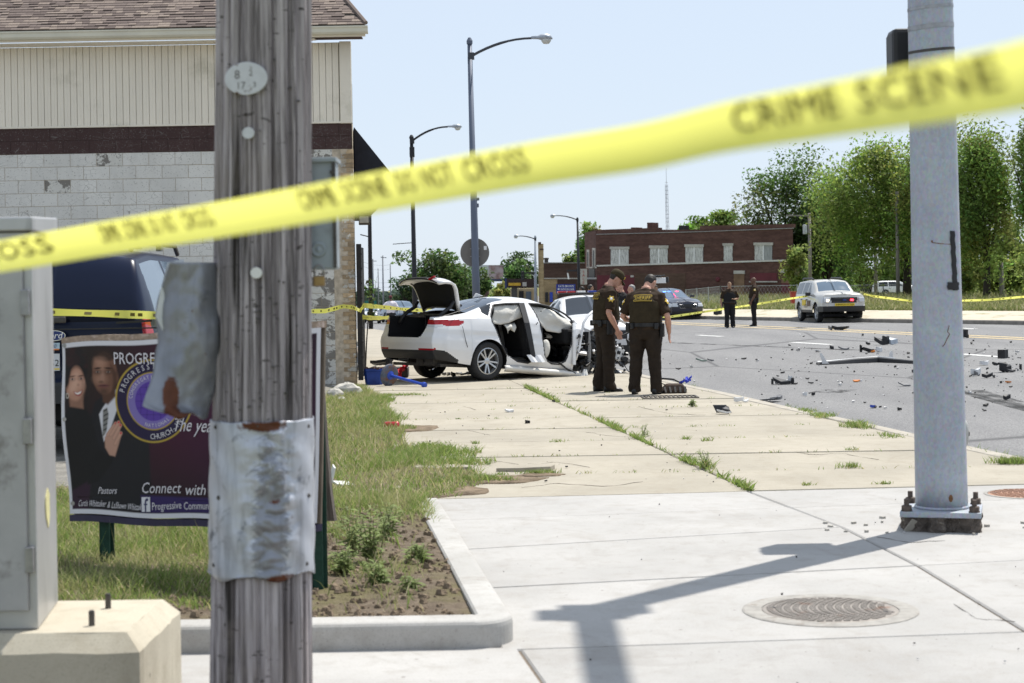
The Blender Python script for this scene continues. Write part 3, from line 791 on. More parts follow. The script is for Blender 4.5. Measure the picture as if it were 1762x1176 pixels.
o = disc_on_pole(423, 135, .0745, .0545, .004, ENAM, 'oval_number_plate', [('8', -.030, .0, .042), ('2', .018, .008, .030), ('17', -.018, -.034, .034), ('3', .030, -.030, .026)]); o['label'] = 'oval number plate with rust chips'
disc_on_pole(427, 229, .021, .0195, .004, M('milky_reflector', (.55,.56,.58), .25, var=.1, scale=30), 'reflector_button')
disc_on_pole(441, 470, .0195, .0185, .003, M('white_tag', (.70,.70,.68), .4, var=.06), 'round_tag')
q = MB()
rn = random.Random(5)
for k in range(70):                             # staples and old tack heads
    p, n = ppt(rn.uniform(368, 515), rn.choice((rn.uniform(20, 460), rn.uniform(480, 715))), -.001)
    q.box(p, (rn.uniform(.004,.014), .006, rn.uniform(.0025,.006)), rotm(0, rn.uniform(-.5,.5), 0))
stuff(q.build('staple', DKSTEEL, upole))
# meter box on the far right flank of the pole
MBX = M('meter_box_grey', (.30,.34,.37), .5, .1, var=.08, scale=10, dirt=(.22,.24,.25), dscale=6)
mb = thing('meter_box', 'grey padlocked meter box fixed to the right side of the wooden pole', 'meter box', Pd(553,465,5.95))
c0, c1 = Pd(516,465,5.95), Pd(576,274,5.95)
q = MB(); q.box(((c0.x+c1.x)/2, 6.01, (c0.z+c1.z)/2), (c1.x-c0.x, .12, c1.z-c0.z)); q.build('case', MBX, mb, bevel=.008)
q = MB(); q.loft([[Vector((x, y, z)) for x, y in ((c0.x-.006,5.935),(c1.x+.006,5.935),(c1.x+.006,6.10),(c0.x-.006,6.10))] for z in (c1.z-.01, c1.z+.006)]); q.build('lid', MBX, mb, bevel=.003)
q = MB(); pc = Pd(548,430,5.945); q.lathe([(.026,0),(.026,.004),(.020,.007),(.017,.004),(.009,.004),(.007,.006),(.0,.006)], 24, Matrix.Translation((pc.x, 5.95, pc.z)) @ Matrix.Rotation(pi/2, 4, 'X')); q.build('knockout_ring', MBX, mb, smooth=True)
q = MB(); q.box(((c1.x-.004), 5.945, (c0.z+c1.z)/2), (.012, .01, c1.z-c0.z-.01)); q.box(Vector((c1.x-.01, 5.94, Pd(560,297,5.95).z)), (.012,.02,.012)); q.build('hinge', DKSTEEL, mb)
pl = thing('padlock', 'small brass padlock hanging under the grey meter box', 'padlock', Pd(549,492,5.95))
q = MB(); p = Pd(549,484,5.95); q.box(p, (.040,.018,.034)); q.build('body', M('dull_brass', (.30,.20,.085), .35, .7, var=.2, scale=40), pl, bevel=.004)
q = MB(); t0 = Pd(541,476,5.95); t1 = Pd(557,476,5.95); q.tube([t0, t0+Vector((0,0,.026)), t0+Vector((.006,0,.036)), (t0+t1)/2+Vector((0,0,.040)), t1+Vector((-.006,0,.036)), t1+Vector((0,0,.026)), t1], .0035, 8); q.build('shackle', STEEL, pl, smooth=True)

# ---------------------------------------------------------------- signal cabinet on its concrete block
CBC = concrete('cabinet_base_concrete', (.52,.475,.38), (.36,.31,.23), .02)
zt = .43
f1, b1 = Pd(240,1096,6.0), Pd(283,1036,6.62)
fx = f1.x+.0; 
cb = thing('cabinet_foundation', 'heavy chamfered concrete block carrying the grey cabinet', 'concrete block', (-2.0, 6.3, 0))
q = MB(); x0, x1, y0, y1 = -3.3, Pd(240,1120,6.0).x, 6.0, 6.74
ch = .055
rings = [[(x0,y0,0),(x1,y0,0),(x1,y1,0),(x0,y1,0)], [(x0,y0,zt-.06),(x1,y0,zt-.06),(x1,y1,zt-.06),(x0,y1,zt-.06)],
         [(x0,y0+ch,zt),(x1-ch,y0+ch,zt),(x1-ch,y1-ch,zt),(x0,y1-ch,zt)]]
def subdiv_ring(r, n=14):
    o = []
    for i in range(4):
        a, b_ = Vector(r[i]), Vector(r[(i+1) % 4])
        for k in range(n):
            p = a.lerp(b_, k/n); j = .004 if 0 < k else 0
            o.append(p+Vector((random.uniform(-j,j), random.uniform(-j,j), random.uniform(-j,j) if r is not rings[0] else 0)))
    return o
q.loft([subdiv_ring(r) for r in rings]); q.build('block', CBC, cb)
q = MB()
for px_, py_, d in ((186,1034,6.52),(158,1080,6.18),(-20,1080,6.1)):
    p = Pd(px_, py_, d); q.lathe([(.011,0),(.011,.052),(.009,.058)], 10, Matrix.Translation((p.x, d, zt-.003)))
q.build('anchor_bolt', DKSTEEL, cb)
ALU = M('aluminium_cabinet', (.47,.47,.47), .42, .5, var=.10, scale=3, stretch=(1,1,.3), dirt=(.30,.30,.30), dscale=5, dthr=(.55,.72))
cab = thing('signal_cabinet', 'tall grey aluminium traffic signal cabinet at the left edge', 'cabinet', (-2.0, 6.45, zt))
fb, bb, ft = Pd(66,1082,6.12), Pd(100,1024,6.66), Pd(60,397,6.12)
hh = 1.83
q = MB(); q.hexa([(-2.5,6.12,zt+.002),(fb.x,6.12,zt+.002),(bb.x+.0,6.66,zt+.002),(-2.5,6.66,zt+.002),(-2.5,6.12,hh),(fb.x+.0,6.12,hh),(bb.x,6.66,hh),(-2.5,6.66,hh)]); q.build('housing', ALU, cab, bevel=.006)
q = MB(); q.box((fb.x-.33, 6.112, (zt+hh)/2-.01), (.60, .018, hh-zt-.16)); q.build('door', M('cabinet_door_grey', (.40,.40,.40), .5, .35, var=.14, scale=4, dirt=(.15,.135,.125), dscale=7, dthr=(.52,.72)), cab, bevel=.004)
q = MB(); q.hexa([(-2.55,6.09,hh+.001),(fb.x+.012,6.09,hh+.001),(bb.x+.012,6.70,hh+.001),(-2.55,6.70,hh+.001),(-2.55,6.09,hh+.05),(fb.x+.012,6.09,hh+.05),(bb.x+.012,6.70,hh+.07),(-2.55,6.70,hh+.07)]); q.build('roof', ALU, cab, bevel=.006)
q = MB(); xs = [random.uniform(-1,1) for _ in range(14)]
ring = [(Pd(88,870,6.4).z-.07*cos(a)*(1+.25*xs[i % 14]), .055*sin(a)*(1+.25*xs[(i+5) % 14])) for i, a in enumerate(np.linspace(0, 2*pi, 14, endpoint=False))]
q.loft([[Vector((fb.x+(bb.x-fb.x)*(.52+dy/.54)+e, 6.40+dy, z)) for z, dy in ring] for e in (.001,.004)]); q.build('peeling_sticker', M('torn_yellow_sticker', (.62,.58,.30), .6, var=.2, scale=30), cab)
q = MB()
for dz in (.25, .7, 1.15): q = MB(); q.box((fb.x-.02, 6.098, zt+dz), (.03, .02, .09)); q.build('door_hinge', STEEL, cab, bevel=.003)

# ---------------------------------------------------------------- barrier tape across the foreground
def tapemat():
    t = NT('yellow_tape'); f = t.noise(t.pos(), 6, 3, .5)
    t.set(t.mix(f, (.84,.81,.10), (.90,.87,.16)), .35, 0, .4)
    tr = t.n('ShaderNodeBsdfTranslucent', i={'Color': (.97,.95,.25,1)}); mx = t.n('ShaderNodeMixShader', i={0: .6, 1: t.b.outputs[0], 2: tr.outputs[0]})
    t.l(mx.outputs[0], t.out.inputs[0]); return t.m
TAPE = tapemat(); 
def tapek():
    t = NT('tape_print'); t.set((.12,.095,.008), .5); tr = t.n('ShaderNodeBsdfTranslucent', i={'Color': (.12,.095,.008,1)}); mx = t.n('ShaderNodeMixShader', i={0: .4, 1: t.b.outputs[0], 2: tr.outputs[0]})
    t.l(mx.outputs[0], t.out.inputs[0]); return t.m
TAPEK = tapek()
def tape(name, label, pts, wid, texts=(), th=.0, curl=.0, seg=8, group=None, drop=None):
    """pts: (px, py, depth) along the centre line"""
    n = 140; ii = np.linspace(0, len(pts)-1, n)
    from_ = [Pd(*p) for p in pts]
    xs = np.arange(len(pts))
    def smooth(arr):      # catmull-rom
        o = []
        for t_ in ii:
            k = min(int(t_), len(arr)-2); f = t_-k
            p0, p1, p2, p3 = arr[max(k-1,0)], arr[k], arr[k+1], arr[min(k+2, len(arr)-1)]
            o.append(.5*((2*p1)+(-p0+p2)*f+(2*p0-5*p1+4*p2-p3)*f*f+(-p0+3*p1-3*p2+p3)*f**3))
        return o
    ctr = smooth(from_); lens = [0]
    for a, b_ in zip(ctr, ctr[1:]): lens.append(lens[-1]+(b_-a).length)
    def frame(s):
        k = int(np.searchsorted(lens, s)); k = max(1, min(n-1, k)); f = (s-lens[k-1])/max(1e-6, lens[k]-lens[k-1])
        c = ctr[k-1].lerp(ctr[k], f); t_ = (ctr[k]-ctr[k-1]).normalized(); up = (Vector((0,0,1))-t_*t_.z).normalized()
        return c, t_, up, t_.cross(up)
    def pos(s, w, off=0):                            # w from -0.5 (bottom) to .5 (top)
        c, t_, up, nn = frame(s); tw = (.10*sin(s*2.1)+.06*sin(s*5.3+1))*(1 if curl else .6)
        a = curl*(1-(2*w)**2)*wid
        u2 = up*cos(tw)+nn*sin(tw); n2 = nn*cos(tw)-up*sin(tw)
        return c+u2*(w*wid)-n2*a+n2*off + nn*(.006*sin(s*3))
    N = max(30, min(260, int(lens[-1]/.02)))
    q = MB(); q.grid([[pos(lens[-1]*i/N, -.5+j/seg) for j in range(seg+1)] for i in range(N+1)])
    root = q.build(name, TAPE, smooth=True); tag(root, label, 'barrier tape', group)
    if texts:
        q = MB(); side = -1 if curl >= 0 else 1
        for s0, txt, size, w0, sq, sh in texts:
            d = -1 if (ctr[-1]-ctr[0]).x > 0 else 1
            off = .0012*(1)
            def wf(x, y, s0=s0, w0=w0): return pos(s0+x, w0+y/wid, off)
            q.text(txt, size, None, squash=sq, shear=sh, warp=wf, align='LEFT')
            def wf2(x, y, s0=s0, w0=w0): return pos(s0+x, w0+y/wid, -off)
            q.text(txt, size, None, squash=sq, shear=sh, warp=wf2, align='LEFT')
        q.build('printed_words', TAPEK, root)
    return root, lens, frame
tp = [(-260,486,5.4),(0,443,4.35),(170,413,4.1),(350,383,3.85),(525,352,3.60),(700,320,3.3),(900,284,3.03),(1100,253,2.8),(1250,219,2.6),(1450,186,2.36),(1650,153,2.08),(1762,132,1.96),(2100,60,1.6)]
# find how far along the tape the words start, from where they stand in the photograph
_c = [Pd(*p) for p in tp]
TK = .55; tp = [(a, b_, c_*TK) for a, b_, c_ in tp]
TW = .0775*TK
TAPES = []
def s_at(lens_ctr, px_): return None
rt, L_, fr = tape('barrier_tape', 'wide yellow crime scene tape stretched blurred across the whole foreground', tp, TW, curl=.10)
def px_s(px_):
    best = min((abs(((c.x/c.y)-ray(px_, 300)[0])), s) for s in np.linspace(0, L_[-1], 900) for c in [fr(s)[0]])
    return best[1]
tape_words = [(-55, 'CROSS', 100), (164,'CRIME',200),(205,'SCENE',246),(250,'DO',267),(274,'NOT',296),(303,'CROSS',358),(500,'CRIME',566),(574,'SCENE',655),(666,'DO',701),(710,'NOT',765),(778,'CROSS',898),(1246,'CRIME',1450),(1466,'SCENE',1745),(1790,'DO',1890)]
def tape_pos(s, w, off):
    c, t_, up, nn = fr(s); tw = .10*sin(s*2.1)+.06*sin(s*5.3+1); a = .10*(1-(2*w)**2)*TW
    u2 = up*cos(tw)+nn*sin(tw); n2 = nn*cos(tw)-up*sin(tw)
    return c+u2*(w*TW)-n2*a+n2*off+nn*(.006*sin(s*3))
for x0, wd, x1 in tape_words:
    q = MB()
    s0, s1 = px_s(x0), px_s(x1); V, F = text_mesh(wd, 'LEFT'); w = max(v[0] for v in V)
    for off in (.0012, -.0012):
        q.add([tape_pos(s0+(s1-s0)*v[0]/w*.93 - (v[1]-.7)*.024*TK, -.10+v[1]*.75, off) for v in V], F)
    q.build('printed_word', TAPEK, rt)
# ---------------------------------------------------------------- galvanised signal pole
GD = 11.25
def galv():
    t = NT('galvanised_pole'); v = t.pos(); f = t.noise(v, 2.2, 5, .6); sp = t.n('ShaderNodeTexVoronoi'); t.l(t.vec('pos', (1,1,.6)), sp.inputs['Vector']); sp.inputs['Scale'].default_value = 70
    c = t.mix(t.ramp(f, [(.3, 0.0), (.7, 1.0)]), (.33,.36,.41), (.42,.45,.50))
    c = t.mix(.10, c, sp.outputs['Color'], 'OVERLAY'); fine = t.noise(v, 30, 4, .7)
    c = t.mix(t.ramp(fine, [(.35, .28), (.55, 0.0)]), c, (.25,.27,.30))
    t.set(c, .55, .25, .4); t.bump(fine, .12, .004); return t.m
GALV = galv()
pb, pt_ = Pd(1620.5,880,GD), Pd(1600.5,0,GD)
kx = (pt_.x-pb.x)/(pt_.z-pb.z)
def sx(z): return pb.x+kx*(z-pb.z)
def sr(z): return ip(z, [.1, pt_.z, 8.4], [.166, .1425, .10])
TOPZ = 7.3
sp_ = thing('signal_pole', 'thick galvanised traffic signal pole bolted to a crumbling grout footing', 'traffic pole', (pb.x, GD, 0))
q = MB(); zs = np.linspace(.125, TOPZ, 40)
q.loft([[Vector((sx(z)+sr(z)*cos(a), GD+sr(z)*sin(a), z)) for a in np.linspace(0, 2*pi, 48, endpoint=False)] for z in zs]); q.build('shaft', GALV, sp_, smooth=True)
q = MB(); R = rotm(0,0,radians(-16)); q.box((pb.x, GD, .112), (.50,.50,.036), R); q.build('base_plate', GALV, sp_, bevel=.005)
q = MB(); q.lathe([(.172,.131),(.175,.135),(.168,.148)], 40, Matrix.Translation((pb.x, GD, 0))); q.build('weld_ring', GALV, sp_, smooth=True)
for k in range(4):
    a = radians(-16)+pi/4+k*pi/2; p = Vector((pb.x+.295*cos(a), GD+.295*sin(a), .13))
    q = MB(); q.lathe([(.030,0),(.033,.004),(.033,.034),(.028,.038)], 6, Matrix.Translation(p)); q.lathe([(.036,-.0),(.036,.006)], 14, Matrix.Translation(p)); q.lathe([(.017,.03),(.017,.075),(.015,.078)], 12, Matrix.Translation(p))
    q.build('anchor_bolt', M('rusty_bolt', (.115,.09,.075), .7, .4, var=.3, scale=40), sp_)
GRT = M('crumbling_grout', (.105,.088,.075), .95, var=.4, scale=14, bump=.9, bscale=30, bdist=.03, dirt=(.32,.29,.24), dthr=(.62,.7), dscale=9)
q = MB(); rn = random.Random(11)
gr_ = []
for j, z in enumerate((.0, .02, .045, .07, .094)):
    ring = []
    for k in range(72):
        a = 2*pi*k/72; blk_ = mnoise.cell(Vector((a*2.4, z*9+3, 2))); R0 = min(.30, .245/max(abs(cos(a+.28)), abs(sin(a+.28))))
        ring.append(Vector((pb.x+R0*cos(a)*(1+.13*(blk_-.5)), GD+R0*sin(a)*(1+.13*(blk_-.5)), z))+Vector((mnoise.noise(Vector((a*7,z*40,1))), mnoise.noise(Vector((a*7,z*40,5))), 0))*.022)
    gr_.append(ring)
q.loft(gr_); q.build('grout_footing', GRT, sp_)
q = MB(); p = G(1570,916); q.box(p+Vector((0,.03,.035)), (.05,.012,.10), rotm(.5,.45,.2)); q.build('grout_spall', M('pale_spall', (.36,.33,.28), .95, var=.2), sp_, bevel=.006)
q = MB()
for k in range(26):
    a = rn.uniform(0, 2*pi); r = rn.uniform(.30,.62); q.box((pb.x-.15+r*1.2*cos(a), GD+r*.8*sin(a), .006), (rn.uniform(.008,.035), rn.uniform(.008,.03), rn.uniform(.006,.018)), rotm(0,0,a*3))
stuff(tag(q.build('grout_crumbs', STONE), 'loose grout crumbs lying round the galvanised pole footing', 'rubble'))
# bands, tape and marks on the shaft
def band(z, h, mat, name, off=.003):
    q = MB(); q.loft([[Vector((sx(z_)+(sr(z_)+o_)*cos(a), GD+(sr(z_)+o_)*sin(a), z_+.014*sin(a+1))) for a in np.linspace(0, 2*pi, 40, endpoint=False)] for z_, o_ in ((z-h/2, 0), (z-h/2, off), (z+h/2, off), (z+h/2, 0))]); return q.build(name, mat, sp_)
for y, h in ((14,.02),(47,.03),(88,.018)): band(Pd(1600,y,GD).z, h, STEEL if y != 88 else DKSTEEL, 'steel_band')
def on_shaft(px_, py_, off=.004):
    p = Pd(px_, py_, GD-.1); z = p.z; a, b_ = ray(px_, py_); r = sr(z)+off
    dx = a*(GD-.12)-sx(z); dx = max(-r*.98, min(r*.98, dx)); n = Vector((dx, -math.sqrt(max(0, r*r-dx*dx)), 0)); return Vector((sx(z), GD, z))+n, n.normalized()
def patch(px0, px1, py0, py1, off, nu=10, nv=14, skew=0):
    rows = []
    for j in range(nv+1):
        y = py0+(py1-py0)*j/nv; rows.append([on_shaft(px0+skew*(j/nv)+(px1-px0)*i/nu + .8*sin(j*2.1), y, off)[0] for i in range(nu+1)])
    return rows
GAFF = M('black_gaffer_tape', (.014,.014,.016), .6, var=.3)
q = MB(); q.grid(patch(1633,1642,398,500,.004,skew=6)); q.build('gaffer_strip', GAFF, sp_, solid=.003)
q = MB(); q.grid(patch(1628,1650,486,499,.007,nv=4)); q.build('gaffer_patch', GAFF, sp_, solid=.004)
q = MB()
pts = [on_shaft(x, y, .002)[0] for x, y in ((1631,560),(1628,571),(1632,575),(1627,583),(1623,592),(1619,596))]
q.tube(pts, .0022, 5); pts = [on_shaft(x, y, .002)[0] for x, y in ((1602,418),(1616,420),(1634,421))]; q.tube(pts, .0025, 5); q.ell(on_shaft(1602,416,.004)[0], (.006,.006,.008), 6, 4)
q.ell(on_shaft(1633,856,.001)[0], (.014,.006,.024), 8, 5); q.build('rust_scratch', M('rust_mark', (.17,.085,.04), .9, var=.3, scale=60), sp_)
# push button on the right flank and pedestrian head behind
pbn = thing('push_button', 'grey pedestrian push button housing on the right flank of the signal pole', 'push button', Vector((sx(.8)+.15, GD+.05, Pd(1662,748,GD).z)))
o = pbn.location; q = MB(); q.lathe([(.0,-.02),(.055,-.02),(.062,-.005),(.062,.02),(.05,.032),(0,.034)], 20, Matrix.Translation(o+Vector((.012,.02,0))) @ Matrix.Rotation(pi/2, 4, 'Y') @ Matrix.Diagonal((1.5,.8,1,1))); q.build('housing', M('button_case', (.42,.42,.40), .5, .3), pbn, smooth=True)
q = MB(); q.lathe([(.02,.03),(.018,.045),(0,.047)], 12, Matrix.Translation(o+Vector((.012,.02,0))) @ Matrix.Rotation(pi/2, 4, 'Y')); q.build('button', DKSTEEL, pbn)
ph = thing('pedestrian_signal', 'black pedestrian signal head mounted behind the galvanised pole', 'pedestrian signal', Vector((sx(2.9)-.06, GD+.32, Pd(1550,165,GD).z)))
o = Vector((Pd(1550,50,GD+.3).x+.11, GD+.33, Pd(1550,108,GD+.3).z)); SIGBK = M('signal_black', (.02,.02,.022), .45, var=.2)
q = MB(); q.box(o, (.36,.20,.44)); q.build('case', SIGBK, ph, bevel=.03)
q = MB(); q.box(o+Vector((0,.13,.0)), (.33,.10,.40)); q.build('visor', SIGBK, ph, bevel=.01)
q = MB(); q.box(o+Vector((.02,-.16,.12)), (.05,.16,.05)); q.box(o+Vector((.02,-.16,-.12)), (.05,.16,.05)); q.build('bracket', GALV, ph)
# mast arm reaching over the crossing behind the viewer, its clamp throws the lower shadow
q = MB(); z0 = 6.95; a0 = Vector((sx(z0), GD, z0)); q.tube([a0, a0+Vector((.02,-2,.10)), a0+Vector((.05,-5,.25)), a0+Vector((.09,-9,.4))], [.10,.092,.08,.06], 14); q.build('mast_arm', GALV, sp_, smooth=True)
q = MB(); q.box(a0+Vector((0,-.13,0)), (.36,.05,.36)); q.box(a0+Vector((0,-.02,.17)), (.44,.26,.04)); q.box(a0+Vector((0,-.02,-.17)), (.44,.26,.04)); q.lathe([(.11,0),(.11,.02),(.06,.06),(0,.08)], 20, Matrix.Translation((sx(TOPZ), GD, TOPZ))); q.build('arm_clamp', GALV, sp_)

# ---------------------------------------------------------------- covers let into the pavement
def cover(name, label, c, ro, ri, ridge, mat, matring):
    t = thing(name, label, 'manhole cover', c)
    q = MB(); q.lathe([(ri+.004,-.004),(ri+.004,.003),(ri+.012,.005),(ro-.01,.005),(ro,.0015),(ro,-.02)], 64, Matrix.Translation(c), cap=False); q.build('ring', matring, t, smooth=False)
    q = MB(); q.lathe([(ri,-.02),(ri,.002),(ri-.006,.004),(0.001,.004)], 56, Matrix.Translation(c)); q.build('lid', mat, t)
    q = MB(); k = -ri+.03
    while k < ri-.02:
        h = math.sqrt(ri*ri-k*k)-.02; x = -h
        while x < h-.03:
            q.box(Vector(c)+Vector((x+.018, k, .0055)), (.030,.011,.005)); x += .042
        k += ridge
    q.build('raised_grip', mat, t)
    q = MB()
    for a in (-.35, 2.9): q.box(Vector(c)+Vector((ri*.86*cos(a), ri*.86*sin(a), .0052)), (.05,.02,.004), rotm(0,0,a))
    q.build('pick_slot', BLACK, t)
    return t
IRON = M('worn_cast_iron', (.25,.225,.20), .6, .25, var=.2, scale=9, dirt=(.20,.095,.05), dthr=(.56,.68), dscale=5)
IRONR = M('cast_iron_ring', (.30,.285,.26), .75, .1, var=.2, scale=14, dirt=(.18,.15,.12), dscale=8)
mc = G(1428,1050); cover('manhole_cover', 'round ridged iron manhole cover in the pale pavement at bottom right', mc, .425, .328, .021, IRON, IRONR)
c2 = G(1768,850); cover('manhole_cover', 'reddish rusty round cover cut off by the right edge of the picture', c2, .315, .285, .03, M('rusty_iron', (.33,.19,.13), .7, .2, var=.25, scale=6), IRONR)
# storm drain grate by the officers' feet
gd = thing('drain_grate', 'dark slotted storm drain grate by the officers boots', 'drain grate', G(1150,684))
c = G(1152,684,.004); q = MB(); q.box(c+Vector((0,0,-.02)), (.74,.52,.02)); q.build('pit', BLACK, gd)
q = MB()
for y in (-.25,.25): q.box(c+Vector((0,y,.004)), (.78,.03,.02))
for x in (-.375,.375): q.box(c+Vector((x,0,.004)), (.03,.46,.02))
q.build('frame', M('grate_iron', (.09,.08,.07), .7, .3, var=.3), gd)
for k in range(11): 
    q = MB(); q.box(c+Vector((-.32+k*.064, 0, .002)), (.026,.46,.02)); q.build('bar', M('grate_iron', (.09,.08,.07)), gd)
# ---------------------------------------------------------------- church banner on green posts
SD0, SD1 = 9.95, 8.85                      # depth of its left and right ends
A0, A1 = Pd(106,592,SD0), Pd(120,884,SD0); Bq0, Bq1 = Pd(556,566,SD1), Pd(548,902,SD1)
sgn = thing('banner_sign', 'dark church banner with two portraits laced to green posts, half hidden by the wooden pole', 'banner sign', Vector(((A0.x+Bq0.x)/2, (SD0+SD1)/2, .05)))
def sq(u, v, off=0.0):                      # u left-right 0..1, v bottom-top 0..1
    p = (A1.lerp(Bq1, u)).lerp(A0.lerp(Bq0, u), v); wob = .012*sin(v*7+1)*max(0, 1-u*9) + .006*sin(u*9)*sin(v*5)
    n = Vector((-(Bq1-A1).y, (Bq1-A1).x, 0)).normalized()*-1
    return p + Vector((wob, 0, .006*sin(u*14)*(1 if v > .9 or v < .1 else 0))) + n*off
BW_, BHt = (Bq0-A0).length, (A0-A1).length; ASP = BW_/BHt
# the print: painted on a fine grid as flat colour (a printed photograph)
NU, NV = 460, 300
U, Vv = np.meshgrid(np.linspace(0, 1, NU), np.linspace(0, 1, NV))
def pxuv(px_, py_):                          # place in the photograph -> banner u, v
    u = (px_-110)/445.0; yt = 588-22*u; yb = 886+18*u
    return u, 1-(py_-yt)/(yb-yt)
PXX = 110+445*U; PYY = (588-22*U)+(1-Vv)*((886+18*U)-(588-22*U))
img = np.zeros((NV, NU, 3)); img[:] = (.020, .014, .016)
def blend(mask, col):
    m = np.clip(mask, 0, 1)[..., None]; img[:] = img*(1-m)+np.array(col)*m
def soft(d, w): return np.clip(.5-d/w, 0, 1)
def elld(cx_, cy_, rx, ry, rot=0):
    x, y = PXX-cx_, PYY-cy_; c, s = cos(rot), sin(rot); xr, yr = x*c+y*s, -x*s+y*c
    return (np.sqrt((xr/rx)**2+(yr/ry)**2)-1)*min(rx, ry)
def polyd(pts):                              # signed distance-ish mask by winding
    inside = np.zeros(PXX.shape, bool); n = len(pts); dmin = np.full(PXX.shape, 1e9)
    for i in range(n):
        (x0, y0), (x1, y1) = pts[i], pts[(i+1) % n]
        cond = ((y0 > PYY) != (y1 > PYY)); xi = (x1-x0)*(PYY-y0)/((y1-y0) if y1 != y0 else 1e-9)+x0
        inside ^= cond & (PXX < xi)
        t = np.clip(((PXX-x0)*(x1-x0)+(PYY-y0)*(y1-y0))/((x1-x0)**2+(y1-y0)**2+1e-9), 0, 1)
        dmin = np.minimum(dmin, np.hypot(PXX-x0-t*(x1-x0), PYY-y0-t*(y1-y0)))
    return np.where(inside, -dmin, dmin)
blend(soft(elld(330,690,120,130), 120)*.8, (.060,.012,.030)); blend(soft(elld(470,700,110,150), 140)*.7, (.050,.012,.045))
blend(soft(elld(190,640,60,50), 80)*.5, (.032,.022,.010)); blend(soft(polyd([(106,820),(140,800),(190,850),(190,905),(106,905)]), 20)*.5, (.05,.02,.05))
# man
blend(soft(polyd([(160,800),(160,720),(172,690),(200,672),(222,664),(252,700),(270,760),(272,880),(150,880)]), 5), (.016,.016,.019))
blend(soft(polyd([(178,712),(186,700),(212,668),(222,680),(196,742),(184,760)]), 2), (.62,.62,.66))
blend(soft(polyd([(186,704),(194,700),(196,712),(190,742),(182,752),(184,728)]), 2), (.20,.20,.19))
for k in range(6): blend(soft(np.abs((PXX-188)*.5+(PYY-706-k*8))-1.2, 1.5)*soft(polyd([(187,704),(194,702),(196,712),(190,742),(183,750),(185,728)]), 2), (.03,.03,.03))
MSK = (.165,.080,.052); MLT = (.40,.225,.155)
blend(soft(polyd([(186,660),(210,655),(212,680),(196,695),(187,690)]), 4), dk(MSK,.55))
blend(soft(elld(193,640,22.5,37,.06), 3), MSK); blend(soft(elld(214,648,4,10), 3), dk(MSK,.9))
blend(soft(elld(186,625,11,12), 14)*.75, MLT); blend(soft(elld(184,650,11,9), 12)*.6, MLT); blend(soft(elld(189,645,3.4,8), 5)*.8, (.33,.19,.14))
blend(soft(elld(195,609,20,10), 4)*.85, (.030,.018,.014)); blend(soft(elld(187,618,9,5), 8)*.6, MLT)
blend(soft(polyd([(205,625),(216,640),(214,665),(204,680),(208,650)]), 5)*.8, dk(MSK,.40)); blend(soft(elld(186,655,4.5,2.2), 2)*.6, dk(MSK,.45))
for x in (180.5, 200): blend(soft(elld(x,637.5,6.5,4), 5)*.75, dk(MSK,.45)); blend(soft(elld(x,637.5,3.4,1.2), 1), (.30,.25,.22)); blend(soft(elld(x,637.5,1.6,1.5), 1), (.008,.006,.006)); blend(soft(elld(x,631,6.5,1.5,-.1 if x < 190 else .1), 1.5), (.018,.010,.008))
blend(soft(elld(190,662,9.5,3.2), 2), (.16,.060,.055)); blend(soft(elld(190,661.6,9,.7), 1), (.03,.012,.012)); blend(soft(elld(190,672,8,5), 6)*.6, (.05,.028,.02))
# woman
blend(soft(polyd([(106,770),(112,716),(124,698),(146,694),(162,712),(172,760),(186,790),(150,830),(106,850)]), 5), (.013,.013,.014))
WSK = (.42,.225,.155); WLT = (.62,.39,.29)
blend(soft(polyd([(124,680),(150,680),(150,702),(126,698)]), 4), dk(WSK,.62)); blend(soft(elld(135,652,20,36,-.05), 3), WSK)
blend(soft(elld(132,634,30,26,-.15), 4)*soft(-elld(139,666,17.5,38), 4), (.014,.011,.011)); blend(soft(elld(118,644,8,26,.1), 4), (.014,.011,.011))
for k, (x, y, r) in enumerate(((112,620,7),(120,608,8),(132,603,8),(146,605,8),(155,614,7),(158,626,5),(150,618,8),(138,616,8),(126,620,8))): blend(soft(elld(x,y,r*1.2,r,.6), 3), (.018+.006*(k % 3),.014,.014))
blend(soft(elld(136,656,8,12), 10)*.7, WLT); blend(soft(elld(150,660,5,9), 7)*.5, WLT); blend(soft(elld(140,640,6,5), 8)*.5, WLT)
for x, y in ((130.5,650),(148,649)): blend(soft(elld(x,y,6,3.6), 4)*.6, dk(WSK,.5)); blend(soft(elld(x,y,3.3,1.1,-.08), 1), (.42,.36,.33)); blend(soft(elld(x,y,1.7,1.5), 1), (.01,.006,.006)); blend(soft(elld(x,y-5,5.8,1.0,-.14), 1.2), (.05,.022,.016))
blend(soft(elld(142,660,2.4,2), 2)*.5, dk(WSK,.6)); blend(soft(elld(130,668,6,7), 7)*.5, WLT); blend(soft(polyd([(132,671),(140,673),(150,668),(149,675),(143,680),(136,678)]), 1.2), (.30,.07,.065)); blend(soft(polyd([(134,672.3),(140,674),(148.5,670),(146,675),(141,677),(137,676)]), 1), (.74,.69,.65)); blend(soft(polyd([(150,650),(157,662),(150,686),(140,695),(147,676)]), 5)*.55, dk(WSK,.55))
blend(soft(np.abs(elld(121,679,2.4,4.2))-.5, 1), (.5,.48,.42)); blend(soft(elld(113,662,3,8), 2), dk(WSK,.8))
